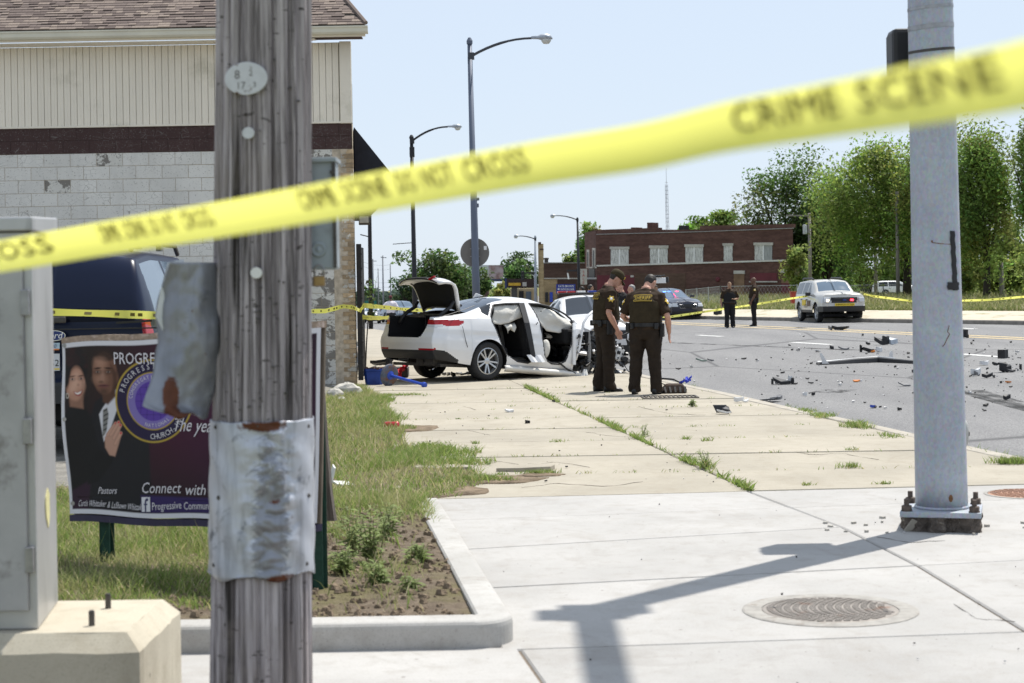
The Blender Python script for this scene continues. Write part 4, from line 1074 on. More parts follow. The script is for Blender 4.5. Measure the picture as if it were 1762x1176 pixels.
# hand on the lapel
HND = (.46,.27,.20)
blend(soft(polyd([(186,752),(196,742),(206,728),(214,736),(218,748),(204,786),(194,784),(186,770)]), 3), HND)
for (x0,y0,x1,y1) in ((192,748,208,728),(198,748,214,726),(203,754,217,731),(205,764,217,745)):
    t = np.clip(((PXX-x0)*(x1-x0)+(PYY-y0)*(y1-y0))/((x1-x0)**2+(y1-y0)**2), 0, 1); d = np.hypot(PXX-x0-t*(x1-x0), PYY-y0-t*(y1-y0))
    blend(soft(d-3.3, 1.2), dk(HND,.72)); blend(soft(d-2.4, 2), dk(HND,1.12)); blend(soft(elld(x1,y1,2,1.6,-.9), 1), (.55,.03,.05))
blend(soft(polyd([(150,800),(180,776),(192,784),(202,786),(196,800),(170,830),(150,835)]), 4), (.012,.012,.013))
# round emblem
ex_, ey_ = 279, 689; rr = np.hypot((PXX-ex_)/1.0, (PYY-ey_)*.94)
blend(soft(rr-69, 1.5), (.42,.30,.05)); blend(soft(rr-66, 1.2), (.022,.016,.05)); blend(soft(rr-48, 1.2), (.42,.30,.05)); blend(soft(rr-46, 1.2), (.20,.16,.42)); blend(soft(rr-33, 1.2), (.10,.05,.33))
for k in range(-2, 3): blend(soft(np.abs(PXX-ex_-k*11-(PYY-ey_)**2*.002*k)-.5, 1)*(rr < 32)*.7, (.03,.015,.12)); blend(soft(np.abs(PYY-ey_-k*12)-.5, 1)*(rr < 32)*.7, (.03,.015,.12))
bar = soft(np.maximum(np.abs(PYY-(868+.04*(PXX-250)))-14, 252-PXX), 4); blend(bar, (.035,.022,.10))
edge = np.minimum(np.minimum((U)*BW_, (1-U)*BW_), np.minimum(Vv*BHt, (1-Vv)*BHt))
blend(soft(edge-.026, .004), (.66,.66,.70))
def printmat():
    t = NT('printed_vinyl'); a = t.n('ShaderNodeAttribute', attribute_name='col'); t.set(a.outputs['Color'], .55, 0, .2); t.bump(t.noise(t.pos(), 6, 3, .5), .12, .02); return t.m
VINYL = printmat()
V = np.array([[tuple(sq(u, v, .012)-sgn.location) for u in np.linspace(0, 1, NU)] for v in np.linspace(0, 1, NV)]).reshape(-1, 3)
idx = np.arange(NU*NV).reshape(NV, NU); F = np.stack([idx[:-1,:-1], idx[:-1,1:], idx[1:,1:], idx[1:,:-1]], -1).reshape(-1, 4)
bn = np_mesh('vinyl_banner', V, F, VINYL, True, sgn, img.reshape(-1, 3))
def bput(q, txt, px_, py_, h, squash=1.0, shear=0.0, align='LEFT', rot=0, wave=0):
    V_, F_ = text_mesh(txt, align); c, s = cos(rot), sin(rot)
    vs = []
    for x, y in V_:
        x2, y2 = x*h*squash+shear*y*h, y*h; x2, y2 = x2*c-y2*s, x2*s+y2*c
        u, v = pxuv(px_+x2, py_-y2); vs.append(sq(u, v, .0165))
    q.add(vs, F_)
LAV = M('banner_letters', (.66,.64,.68), .5, var=.03)
for txt, x, y, h, sq_, sh in (('PROGRESSIVE', 211, 622+2, 31, .62, 0), ('The year', 313, 742, 34, .62, .25), ('Pastors', 170, 851, 17, .72, .25), ('Curtis Whittaker & LaShawn Whittaker', 129, 874, 16, .50, .25), ('Connect with us', 253, 850, 27, .78, .2), ('Progressive Community', 273, 878, 19, .62, 0)):
    sp_w = max(v[0] for v in text_mesh('n n', 'LEFT')[0])-2*max(v[0] for v in text_mesh('n', 'LEFT')[0]); xo = 0
    for wd in txt.split(' '):
        q = MB(); bput(q, wd, x+xo*h*sq_, y+.04*xo*h*sq_, h, sq_, sh); q.build('printed_word', LAV, sgn); xo += max(v[0] for v in text_mesh(wd, 'LEFT')[0])+sp_w
q = MB(); q.add([sq(*pxuv(x, y), .0155) for x, y in ((254,857),(270,857),(270,881),(254,881))][::-1], [(0,1,2,3)]); lg = q.build('letter_badge', M('badge_white', (.66,.66,.70), .5), sgn)
q = MB(); bput(q, 'f', 258, 881, 32, .9); q.build('badge_letter', M('badge_blue', (.03,.03,.10), .5), sgn)
for txt, r, a0, step, h in (('PROGRESSIVE', 52.5, 162, -9.2, 13.5), ('CHURCH-INT', 62.5, -22, -7.0, 13.5), ('CONGREGATION', 37, 170, -8.5, 9), ('NATIONAL', 43, -50, -8.5, 9)):
    q = MB()
    for k, ch in enumerate(txt):
        a = radians(a0+step*k); up = r < 60 and a0 > 90
        if a0 > 90: bput(q, ch, ex_+r*cos(a), ey_-r*sin(a)/.94, h, .8, 0, 'CENTER', a-pi/2)
        else:
            a2 = radians(-22-(len(txt)*7-7*k) if r > 60 else -40-(len(txt)*8.5-8.5*k)); bput(q, ch, ex_+r*cos(a2), ey_-r*sin(a2)/.94, h, .8, 0, 'CENTER', a2+pi/2)
    q.build('ring_lettering', LAV, sgn)
POSTG = M('green_post', (.012,.05,.035), .5, .3, var=.3, scale=20)
for u, nm in ((.13, 'post'), (.975, 'post')):
    a = sq(u, 0, -.05); q = MB(); q.box((a.x, a.y, (a.z+.12)/2+.35), (.045,.04,a.z+1.0)); q.box((a.x, a.y+.02, (a.z+.12)/2+.35), (.085,.006,a.z+1.0)); q.build(nm, POSTG, sgn)
def sqw(u, v, off): return sq(u, v, off)
WOODF = M('weathered_frame_wood', (.33,.25,.19), .8, var=.3, scale=10, stretch=(1,6,6), dirt=(.55,.45,.40), dscale=5)
for v0, v1, nm in ((1.0, 1.035, 'top_rail'), (-.045, -.008, 'bottom_rail')):
    q = MB(); q.loft([[sq(u, v0, -.03), sq(u, v0, .008), sq(u, v1, .008), sq(u, v1, -.03)] for u in np.linspace(-.004, 1.0, 12)]); q.build(nm, WOODF if nm == 'top_rail' else M('dark_rail', (.03,.025,.06), .6), sgn)
q = MB(); q.loft([[sq(u, -.008, -.028), sq(u, -.008, -.018), sq(u, 1.0, -.018), sq(u, 1.0, -.028)] for u in (0, 1)]); q.build('backing_board', M('plywood_back', (.22,.18,.14), .85, var=.2), sgn)
for x, y in ((104,592),(118,868),(114,720)):
    q = MB(); u, v = pxuv(x, y); q.lathe([(.006,0),(.012,.001),(.012,.003),(.006,.003)], 12, Matrix.Translation(sq(max(u, .014), v, .016)) @ Matrix.Rotation(pi/2, 4, 'X')); q.build('eyelet', STEEL, sgn)
# two weathered boards propped behind its right end
BRD = M('grey_weathered_board', (.15,.13,.115), .95, var=.4, scale=6, stretch=(6,6,.7), bump=.8, bscale=25, bdist=.02)
bd = thing('board_stack', 'two ragged weathered boards leaning behind the right end of the banner', 'boards', Pd(556,900,9.15))
for (x0, x1, xt0, xt1, yb, yt, d) in ((541,557,535,541,897,562,9.05), (554,575,541,547,897,566,9.35)):
    q = MB(); rn = random.Random(int(d*100)); rows = []
    for k in range(15):
        f = k/14; y = yb+(yt-yb)*f; l = x0+(xt0-x0)*f; r = x1+(xt1-x1)*f**.8 + rn.uniform(-1.2,1.2)
        rows.append([Pd(l-60, y, d), Pd(r, y, d), Pd(r, y, d)+Vector((.01,.03,0)), Pd(l-60, y, d)+Vector((0,.03,0))])
    q.loft(rows); q.build('board', BRD, bd)

# ---------------------------------------------------------------- grass, weeds
def grassmat(name, c0, c1, tr=.35):
    t = NT(name); a = t.n('ShaderNodeAttribute', attribute_name='col')
    t.set(a.outputs['Color'], .6, 0, .25)
    tn = t.n('ShaderNodeBsdfTranslucent'); t.l(a.outputs['Color'], tn.inputs[0]); mx = t.n('ShaderNodeMixShader', i={0: tr, 1: t.b.outputs[0], 2: tn.outputs[0]}); t.l(mx.outputs[0], t.out.inputs[0]); return t.m
GRASS = grassmat('grass_blade', 0, 0, .45)
def blades(P, H, W, cols, lean=.5, curve=.5, rg=RNG):
    """curved tapered blades: 5 vertices each (two quads folded to a tip)"""
    n = len(P); a = rg.uniform(0, 2*pi, n); l = rg.uniform(.1, 1, n)*lean; cu = rg.uniform(.2, 1, n)*curve
    dx, dy = np.cos(a), np.sin(a); b_ = rg.uniform(0, 2*pi, n); wx, wy = np.cos(b_)*W/2, np.sin(b_)*W/2
    def pt(f):
        s = H*(l*f+cu*f*f); z = H*(f-.25*cu*f*f); return P[:,0]+dx*s, P[:,1]+dy*s, P[:,2]+z
    x0, y0, z0 = pt(0.0); x1, y1, z1 = pt(.55); x2, y2, z2 = pt(1.0)
    V = np.stack([np.stack([x0-wx, y0-wy, z0], -1), np.stack([x0+wx, y0+wy, z0], -1), np.stack([x1+wx*.8, y1+wy*.8, z1], -1), np.stack([x1-wx*.8, y1-wy*.8, z1], -1), np.stack([x2, y2, z2], -1)], 1).reshape(-1, 3)
    i = np.arange(n)[:, None]*5
    F = np.concatenate([i+np.array([[0,1,2]]), i+np.array([[0,2,3]]), i+np.array([[3,2,4]])], 1).reshape(-1, 3)
    return V, F, np.repeat(cols, 5, 0)
GREENS = np.array([(.185,.265,.06),(.235,.315,.08),(.15,.22,.055),(.31,.33,.12),(.45,.40,.20),(.54,.48,.31)])
def gcols_at(P, p):                  # turf that dries out in patches
    n = len(P); c = gcols(n, p); d = fbm(P[:,0], P[:,1], 1.6, 21)+.5*fbm(P[:,0], P[:,1], 5, 31); w = np.clip((d-.05)/.5, 0, .55)[:,None]*RNG.uniform(.3,1,(n,1))
    return c*(1-w)+np.array((.50,.44,.25))*RNG.uniform(.7,1.2,(n,1))*w
def gcols(n, p, rg=RNG, k=1.0):
    c = GREENS[rg.choice(len(GREENS), n, p=p)]*rg.uniform(.75, 1.25, (n, 1)); return np.clip(c*k, 0, 1)
def fbm(x, y, s, o=0): return np.array([mnoise.fractal(Vector((a*s+o, b_*s, o)), 1, 2, 4) for a, b_ in zip(x, y)])
LE = np.vectorize(lawn_edge); LZ = np.vectorize(lawn_z)
def bed_mask(x, y):                  # how thick the grass stands, from the bare corner bed to the turf
    d = LE(y)-x; n = fbm(x, y, 1.1, 3)
    left = np.clip((-.95-x+.5*n)/.5, 0, 1)*np.clip((y-8.15+.15*n)/.35, 0, 1)
    mid = np.clip(.04+.50*n, 0, .4)*np.clip((d-.12)/.3, 0, 1)*np.clip((y-8.1)/.6, 0, 1)
    back = np.clip((y-11.6+.8*n)/1.6, 0, 1)*np.clip(.8+.35*n, .25, 1)
    return np.maximum(np.maximum(left, mid), back)*(np.where((y > 14.2) & (x < -2.75), .0, 1))
def lawn_points(n, y0, y1, x0, power=1.0):
    y = y0+(y1-y0)*RNG.uniform(0, 1, n)**power; xe_ = LE(y); x = xe_-RNG.uniform(-.015, 1, n)*(xe_-x0)
    k = RNG.uniform(0, 1, n) < bed_mask(x, y); x, y = x[k], y[k]
    return np.stack([x, y, LZ(x, y)-.004], -1)
Vs, Fs, Cs = [], [], []; off = 0
def push(v, f, c):
    global off
    Vs.append(v); Fs.append(f+off); Cs.append(c); off += len(v)
P = lawn_points(60000, 7.95, 13.5, -3.6); n = len(P); tall = np.clip(.5+.8*fbm(P[:,0], P[:,1], .8, 8), .2, 1.3)
push(*blades(P, (.05+.13*RNG.uniform(0,1,n)**1.5)*tall+.02, RNG.uniform(.003,.007,n), gcols_at(P, [.24,.27,.12,.18,.13,.06]), .55, .8))
P = lawn_points(40000, 12.8, 28.2, -3.0, 1.25); n = len(P)
push(*blades(P, .025+.10*RNG.uniform(0,1,n)**1.6, RNG.uniform(.005,.011,n), gcols_at(P, [.20,.24,.08,.20,.18,.10]), .6, .8))
P = lawn_points(900, 8.2, 20, -3.4); n = len(P)                 # flowering stems
push(*blades(P, RNG.uniform(.2,.36,n), np.full(n,.004), gcols(n, [.1,.2,.1,.3,.2,.1]), .25, .3))
# verge spilling over the old slabs
def patch_pts(px_, py_, rx, ry, n, z=.002):
    c = G(px_, py_); r = np.sqrt(RNG.uniform(0,1,n)); a = RNG.uniform(0,2*pi,n); k = 1+.35*np.sin(a*3+px_)+.2*np.sin(a*7)
    return np.stack([c.x+rx*r*k*np.cos(a), c.y+ry*r*k*np.sin(a), np.full(n, z)], -1)
for x, y, rx, ry, n, h in ((750,782,.34,.5,1500,.10),(800,798,.22,.35,620,.075),(700,800,.3,.7,1800,.14),(820,828,.28,.14,900,.06),(930,816,.16,.06,260,.05),(740,850,.25,.25,300,.06),(650,690,.22,.45,900,.10),(700,738,.10,.3,300,.05),(735,769,.12,.10,260,.06),(676,681,.5,.12,500,.05),(640,700,.2,1.2,900,.12),(655,725,.22,.8,900,.15),(1215,806,.06,.12,120,.12),(1462,805,.10,.05,110,.06),(1390,836,.05,.04,40,.04),(1520,834,.07,.03,60,.04),(1465,776,.06,.05,40,.05),(1740,798,.16,.08,420,.08),(1475,735,.14,.3,380,.09),(1415,717,.14,.3,300,.07),(1390,708,.1,.3,140,.05),(1530,752,.10,.3,160,.05),(880,700,.05,.05,16,.04),(820,764,.05,.06,40,.04),(958,761,.07,.05,40,.04),(1180,757,.05,.06,36,.05),(1215,760,.06,.05,46,.06),(863,818,.05,.03,40,.04)):
    P = patch_pts(x, y, rx, ry, n); n = len(P); push(*blades(P, h*(.35+.75*RNG.uniform(0,1,n)), RNG.uniform(.004,.010,n), gcols(n, [.36,.30,.14,.12,.06,.02]), .7, .8))
# weeds along the long joint and cross joints of the old pavement
m = 9000; yj = 13.4+(27.5-13.4)*RNG.uniform(0,1,m)**1.3; dens = np.clip(.16+1.0*fbm(yj, yj*0+.37, 1.2, 5.3), .02, 1); k = RNG.uniform(0,1,m) < dens; yj = yj[k]
P = np.stack([np.array([CR(y) for y in yj])+RNG.normal(0,.015,len(yj)), yj, np.full(len(yj), .0)], -1); n = len(P)
push(*blades(P, .02+.075*RNG.uniform(0,1,n)**2, RNG.uniform(.007,.015,n), gcols(n, [.36,.36,.1,.12,.05,.01]), .9, .7))
pr = []
for yj in yy[1:10]:
    for _ in range(26):
        x = RNG.uniform(LXe(yj), RX(yj)); 
        for _ in range(RNG.integers(1, 7)): pr.append((x+RNG.normal(0,.04), yj-.02*x+RNG.normal(0,.008), 0))
P = np.array(pr); n = len(P); push(*blades(P, .012+.03*RNG.uniform(0,1,n), RNG.uniform(.005,.010,n), gcols(n, [.3,.25,.1,.2,.1,.05]), .9, .7))
ky = 13+(30-13)*RNG.uniform(0,1,1500); k = fbm(ky, ky*0+.37, .9, 11.3) > .12; ky = ky[k]
P = np.stack([np.array([RX(y) for y in ky])+.17+RNG.normal(0,.025,len(ky)), ky, np.full(len(ky), -.1)], -1); n = len(P)
push(*blades(P, .08+.09*RNG.uniform(0,1,n), RNG.uniform(.006,.011,n), gcols(n, [.36,.30,.14,.12,.06,.02]), .5, .7))

lg_ = np_mesh('lawn_grass', np.concatenate(Vs), np.concatenate(Fs), GRASS, False, None, np.concatenate(Cs))
stuff(tag(lg_, 'green and straw coloured grass on the lawn and in the pavement joints', 'grass'))
# bare dirt and broken slab pieces where the verge has eaten into the old pavement
for px_, py_, rx, ry in ((850,826,.42,.30),(742,846,.45,.45),(712,738,.30,.45),(930,818,.2,.12),(560,700,.0,.0)):
    if not rx: continue
    c = G(px_, py_); b = MB(); n_p = 26; ring = [Vector((c.x+rx*(1+.28*mnoise.noise(Vector((cos(a)*2, sin(a)*2, px_*.1))))*cos(a), c.y+ry*(1+.28*mnoise.noise(Vector((cos(a)*2, sin(a)*2, px_*.1))))*sin(a), .0045)) for a in np.linspace(0, 2*pi, n_p, endpoint=False)]
    b.loft([[p+Vector((0,0,-.012)) for p in ring], ring, [c+(p-c)*.6+Vector((0,0,.010)) for p in ring]]); stuff(tag(b.build('dirt_patch', SOIL, smooth=True), 'patch of bare gritty dirt spread over the old pavement', 'dirt', 'dirt patches on the old pavement'))
for px_, py_, L, Wd, a, lb in ((760,806,.55,.22,.1,'long pale broken slab piece at the edge of the verge'),(905,806,.5,.3,-.1,'flat pale broken slab piece right of the verge tip'),(660,844,.3,.2,.5,'small pale slab piece in the dirt near the corner kerb'),(600,840,.2,.15,.9,'pale concrete lump in the grass beside the boards')):
    b = MB(); shp = [(-.5,-.4),(-.1,-.5),(.45,-.35),(.5,.2),(.2,.5),(-.4,.38)]; R = rotm(random.uniform(-.05,.05), random.uniform(-.04,.04), a); c = G(px_, py_, .012)
    b.loft([[c+R @ Vector((x*L, y*Wd, z)) for x, y in shp] for z in (-.03, .022)]); tag(b.build('slab_piece', OLDC, bevel=.006), lb, 'concrete piece', 'broken pavement pieces')
# hairline cracks in the slabs
rn = random.Random(31)
for pts_, par, mt in ([(800,700),(830,708),(870,712),(905,724)],oldp,0),([(760,735),(812,742),(850,752)],oldp,0),([(1010,745),(1060,752),(1130,750)],oldp,0),([(900,840),(960,832),(1040,838),(1120,828)],oldp,0),([(820,790),(900,800),(960,796),(1030,806)],oldp,0),([(1330,770),(1390,783),(1450,781),(1530,795)],oldp,0),([(1100,700),(1150,712),(1230,716)],oldp,0),([(1510,925),(1570,934),(1640,930)],pav,1),([(1640,1040),(1680,1065),(1760,1072)],pav,1):
    p_ = []
    for (xa, ya), (xb, yb) in zip(pts_, pts_[1:]):
        for f in np.linspace(0, 1, 6)[:-1]: p_.append(G(xa+(xb-xa)*f+rn.uniform(-3,3), ya+(yb-ya)*f+rn.uniform(-.8,.8)))
    b = MB(); b.tube([p+Vector((0,0,.0015)) for p in p_], [rn.uniform(.0004,.0022) for _ in p_], 4); b.build('hairline_crack', M('crack_dark', (.07,.06,.05), .95), par)
# broad leaved weeds as plants of their own
def weed(px_, py_, h, n, label, seed, leaf=.055, z=None, grp='tall weeds in the corner bed', cat='weed'):
    rn = np.random.default_rng(seed); c = G(px_, py_, .04 if z is None else z); z0 = lawn_z(c.x, c.y) if z is None else z
    t = thing('weed_plant', label, cat, (c.x, c.y, z0), grp)
    q = MB(); tips = []
    for k in range(n):
        a = rn.uniform(0, 2*pi); s = rn.uniform(.05,.45)*h; hh = h*rn.uniform(.55, 1)
        b0 = Vector((rn.normal(0,.02), rn.normal(0,.02), 0)); p1 = b0+Vector((cos(a)*s*.35, sin(a)*s*.35, hh*.5)); p2 = b0+Vector((cos(a)*s, sin(a)*s, hh))
        q.tube([b0, p1, p2], [.0035,.003,.0015], 4); tips.append((b0, p1, p2))
    q.build('stem', M('weed_stem', (.13,.16,.05), .7, var=.2), t, local=True)
    Vv_, Ff, Cc = [], [], []
    for b0, p1, p2 in tips:
        for f in np.linspace(.15, 1, 9):
            p = b0.lerp(p1, f*2) if f < .5 else p1.lerp(p2, f*2-1)
            for _ in range(2):
                a = rn.uniform(0, 2*pi); L = leaf*rn.uniform(.5, 1.1)*(1.1-.4*f); up = rn.uniform(-.1,.7); d = Vector((cos(a), sin(a), up)).normalized(); s = Vector((-sin(a), cos(a), 0))*L*.13
                m1 = p+d*L*.5; tip = p+d*L-Vector((0,0,L*.25)); i = len(Vv_)
                Vv_ += [tuple(p), tuple(m1+s), tuple(tip), tuple(m1-s)]; Ff.append((i,i+1,i+2,i+3)); cc = np.array((.23,.29,.12))*rn.uniform(.7,1.35); Cc += [cc]*4
    np_mesh('leaves', Vv_, Ff, GRASS, False, t, np.array(Cc))
    return t
weed(640,968,.34,11,'tallest grey green weed in the middle of the corner bed',1,.09); weed(612,955,.27,7,'bushy weed just left of the tallest weed',2,.085)
weed(668,930,.24,8,'leafy weed just behind the tallest weed',3,.08); weed(720,1000-30,.10,7,'small bright weed alone on the bare soil',4,.08)
weed(705,1058-25,.08,5,'low weed near the kerb corner',5,.07); weed(590,1000,.16,8,'weed right of the wooden pole base',6,.08); weed(655,1030-10,.13,9,'clumpy weed in front of the tallest weed',7,.07)
weed(1213,806,.20,5,'tall thin weed growing from the pavement crack',8,.05,.0,'weeds in the old pavement',); weed(1107,752,.14,4,'thin weed halfway along the pavement crack',9,.05,.0,'weeds in the old pavement'); weed(1190,700,.10,6,'low weed in the slab joint near the drain',10,.07,.0,'weeds in the old pavement')
weed(790,740-18,.02,3,'tiny weed in front of the white car',11,.03,.0,'weeds in the old pavement')
# clods and pebbles in the bare bed
q = MB(); rn = random.Random(9)
for k in range(1500):
    y = rn.uniform(8.0, 13.0); x = lawn_edge(y)-rn.uniform(.0, 1.5)**1.0; s = rn.choice((.008,.012,.018,.03))*rn.uniform(.6,1.3); c = Vector((x, y, lawn_z(x, y)+s*.1))
    pts_ = [c+Vector((s*rn.uniform(.6,1.2)*cos(a), s*rn.uniform(.6,1.2)*sin(a), 0)) for a in (0,1.26,2.5,3.8,5)]; q.loft([pts_, [c+(p-c)*.6+Vector((0,0,s*rn.uniform(.4,.8))) for p in pts_]])
stuff(tag(q.build('soil_clods', bpy.data.materials['dry_soil']), 'dry clods and pebbles scattered over the bare corner bed', 'soil'))
# crisp litter on the near ground
can = thing('drink_can', 'crushed red drink can lying on the pavement edge', 'can', G(674,737))
q = MB(); Mx = Matrix.Translation(G(674,737)+Vector((0,0,.04))) @ Matrix.Rotation(radians(78),4,'Z') @ Matrix.Rotation(pi/2,4,'X'); q.lathe([(.025,-.085),(.033,-.078),(.036,-.05),(.034,.0),(.037,.05),(.035,.072),(.026,.085),(.0,.083)], 18, Mx); q.build('body', M('red_can', (.55,.03,.05), .3, .4, var=.3, scale=30, dirt=(.65,.6,.6), dthr=(.58,.62), dscale=22), can, smooth=True)
q = MB(); q.lathe([(.0,-.084),(.026,-.086),(.027,-.08)], 18, Mx); q.build('end', BLACK, can)
q = MB(); p = G(590,832,.06); q.box(p, (.14,.10,.012), rotm(.2,.1,.6)); q.box(p+Vector((-.09,.05,.06)), (.012,.10,.15), rotm(.2,.2,.3)); tag(q.build('torn_card', M('white_card', (.68,.68,.66), .7)), 'torn white card lying in the grass beside the boards', 'card')
# ---------------------------------------------------------------- cars: shells lofted from cross sections, cut into panels
def in_poly(x, y, poly):
    x = np.asarray(x); y = np.asarray(y); ins = np.zeros(x.shape, bool); n = len(poly)
    for i in range(n):
        (x0, y0), (x1, y1) = poly[i], poly[(i+1) % n]
        c = ((y0 > y) != (y1 > y)); xi = (x1-x0)*(y-y0)/((y1-y0) if abs(y1-y0) > 1e-12 else 1e-12)+x0
        ins ^= c & (x < xi)
    return ins
def smooth1(a, k=3):
    for _ in range(k): a = np.concatenate([[a[0]], .25*a[:-2]+.5*a[1:-1]+.25*a[2:], [a[-1]]])
    return a
def car_shell(sp):
    """sp: x0, x1, dx and tables W, Ws, zs, zb, zr, zt, Wt over x, arches [(xc, zc, R)], rear/front profiles -> points, quads, zones"""
    xs = np.linspace(sp['x0'], sp['x1'], int((sp['x1']-sp['x0'])/sp['dx'])+1)
    f = lambda k, sm=2: smooth1(np.interp(xs, *zip(*sp[k])), int(sm*.03/sp['dx'])+1)
    W, Ws, zb, zr, zt, Wt = (f(k) for k in ('W', 'Ws', 'zb', 'zr', 'zt', 'Wt')); zs = np.interp(xs, *zip(*sp['zs']))
    lip = np.zeros_like(xs)
    for xc, zc, R in sp['arches']:
        d = np.abs(xs-xc); m = d < R; zs[m] = np.maximum(zs[m], zc+np.sqrt(np.maximum(0, R*R-d[m]**2))); lip += np.exp(-((d-R)/.10)**2)*.012+np.where(m, .012, 0)
    nl, ng, nt = sp.get('n', (26, 16, 14)); pz, pd_ = zip(*sp['prof'])
    rows = []
    for v in np.linspace(0, 1, nl+1):
        z = zs+(zb-zs)*v; rel = np.interp(z, pz, pd_); y = (W+rel)*(1-v**6)+Ws*v**6 + lip*(1-v)**3; rows.append((y, z))
    for v in np.linspace(0, 1, ng+1)[1:]:
        z = zb+(zr-zb)*v; y = Ws+(Wt-Ws)*(v**1.25); rows.append((y, z))
    for v in np.linspace(0, 1, nt+1)[1:]:
        y = Wt*(1-v); z = zr+(zt-zr)*(1-(1-v)**2.6); rows.append((y, z))
    Y = np.array([r[0] for r in rows]).T; Z = np.array([r[1] for r in rows]).T; X = np.repeat(xs[:, None], Y.shape[1], 1)
    N, Mr = Y.shape
    R_ = np.stack([X, -Y, Z], -1); L_ = np.stack([X, Y, Z], -1)
    K = sp.get('K', 60)
    def capg(i, sgn, bul):
        t = np.linspace(-1, 1, K+1); y = Y[i][:, None]*t[None]; x = xs[i]+sgn*bul*(1-t[None]**2)*np.ones_like(y); z = np.repeat(Z[i][:, None], K+1, 1)
        return np.stack([x, y, z], -1)
    P = [R_.reshape(-1, 3), L_.reshape(-1, 3), capg(0, -1, sp.get('rb', .1)).reshape(-1, 3), capg(N-1, 1, sp.get('fb', .12)).reshape(-1, 3)]
    offs = np.cumsum([0]+[len(p) for p in P]); V = np.concatenate(P)
    def quads(n, m, o): i = np.arange(n*m).reshape(n, m)+o; return np.stack([i[:-1,:-1], i[1:,:-1], i[1:,1:], i[:-1,1:]], -1).reshape(-1, 4)
    Fs = [quads(N, Mr, offs[0]), quads(N, Mr, offs[1])]; jr = np.tile(np.arange(Mr-1), N-1)
    zr_ = [np.where(jr < nl, 0, np.where(jr < nl+ng, 1, 2))]*2; side = [np.zeros(len(Fs[0]), int), np.ones(len(Fs[1]), int)]
    for c, sgn in ((2, 3), (3, 4)):
        q = quads(Mr, K+1, offs[c]); Fs.append(q); zr_.append(np.full(len(q), sgn)); side.append(np.full(len(q), 2))
    F = np.concatenate(Fs); zone = np.concatenate(zr_); sd = np.concatenate(side)
    for key, sgn, xe in (('rearp', -1, sp['x0']), ('frontp', 1, sp['x1'])):
        if key in sp:
            d = np.interp(V[:, 2], *zip(*sp[key])); k = np.clip(1-np.abs(V[:, 0]-xe)/sp.get(key+'_len', .5), 0, 1); V[:, 0] += d*k*k*(3-2*k)
    if 'dent' in sp: V = sp['dent'](V)
    return V, F, zone, sd
def split_parts(parent, V, F, tags, mats, names=None, weld=True):
    """one object per tag and, for lamps and windows, per side"""
    out = {}; tags = tags.copy(); yc = V[F].mean(1)[:, 1]
    for t_ in set(tags.tolist()):
        if any(k in t_ for k in ('lamp', 'reflector', 'side_window', 'quarter')):
            m = (tags == t_) & (yc > 0); tags[m] = t_+'#l'
    for tg in [t for t in dict.fromkeys(tags.tolist()) if t]:
        f = F[tags == tg]; u, inv_ = np.unique(f, return_inverse=True); f2 = inv_.reshape(f.shape)
        v = V[u]; key = np.round(v, 4); _, first, inv2 = np.unique(key, axis=0, return_index=True, return_inverse=True); v = v[first]; f2 = inv2.reshape(-1)[f2]
        nm = tg.split('#')[0]
        out[tg] = np_mesh(nm, v, f2, mats[nm], True, parent)
    return out
def car_paint(name, col, metal=.0, rough=.32, coat=.45):
    t = NT(name); f = t.noise(t.pos('obj'), 5, 5, .65)
    c = t.mix(t.ramp(f, [(.5, 0.0), (.75, .12)]), col, dk(col, .6)); t.set(c, rough, metal, .5)
    t.b.inputs['Coat Weight'].default_value = coat; t.b.inputs['Specular IOR Level'].default_value = .5 if coat > .2 else .2; t.b.inputs['Coat Roughness'].default_value = .06; return t.m
CGLASS = glassm('car_glass', (.012,.016,.022), .03)
LENSW = glassm('lamp_lens', (.55,.57,.6), .12); LENSR = glassm('red_lens', (.33,.012,.02), .1); LENSA = glassm('amber_lens', (.7,.25,.02), .12)
LINER = M('cabin_dark', (.010,.010,.011), .9, var=.2); TRIM = M('body_trim_black', (.02,.02,.021), .45, var=.2)
RIMS = M('alloy_rim', (.52,.53,.54), .28, .75, var=.08, kind='obj')
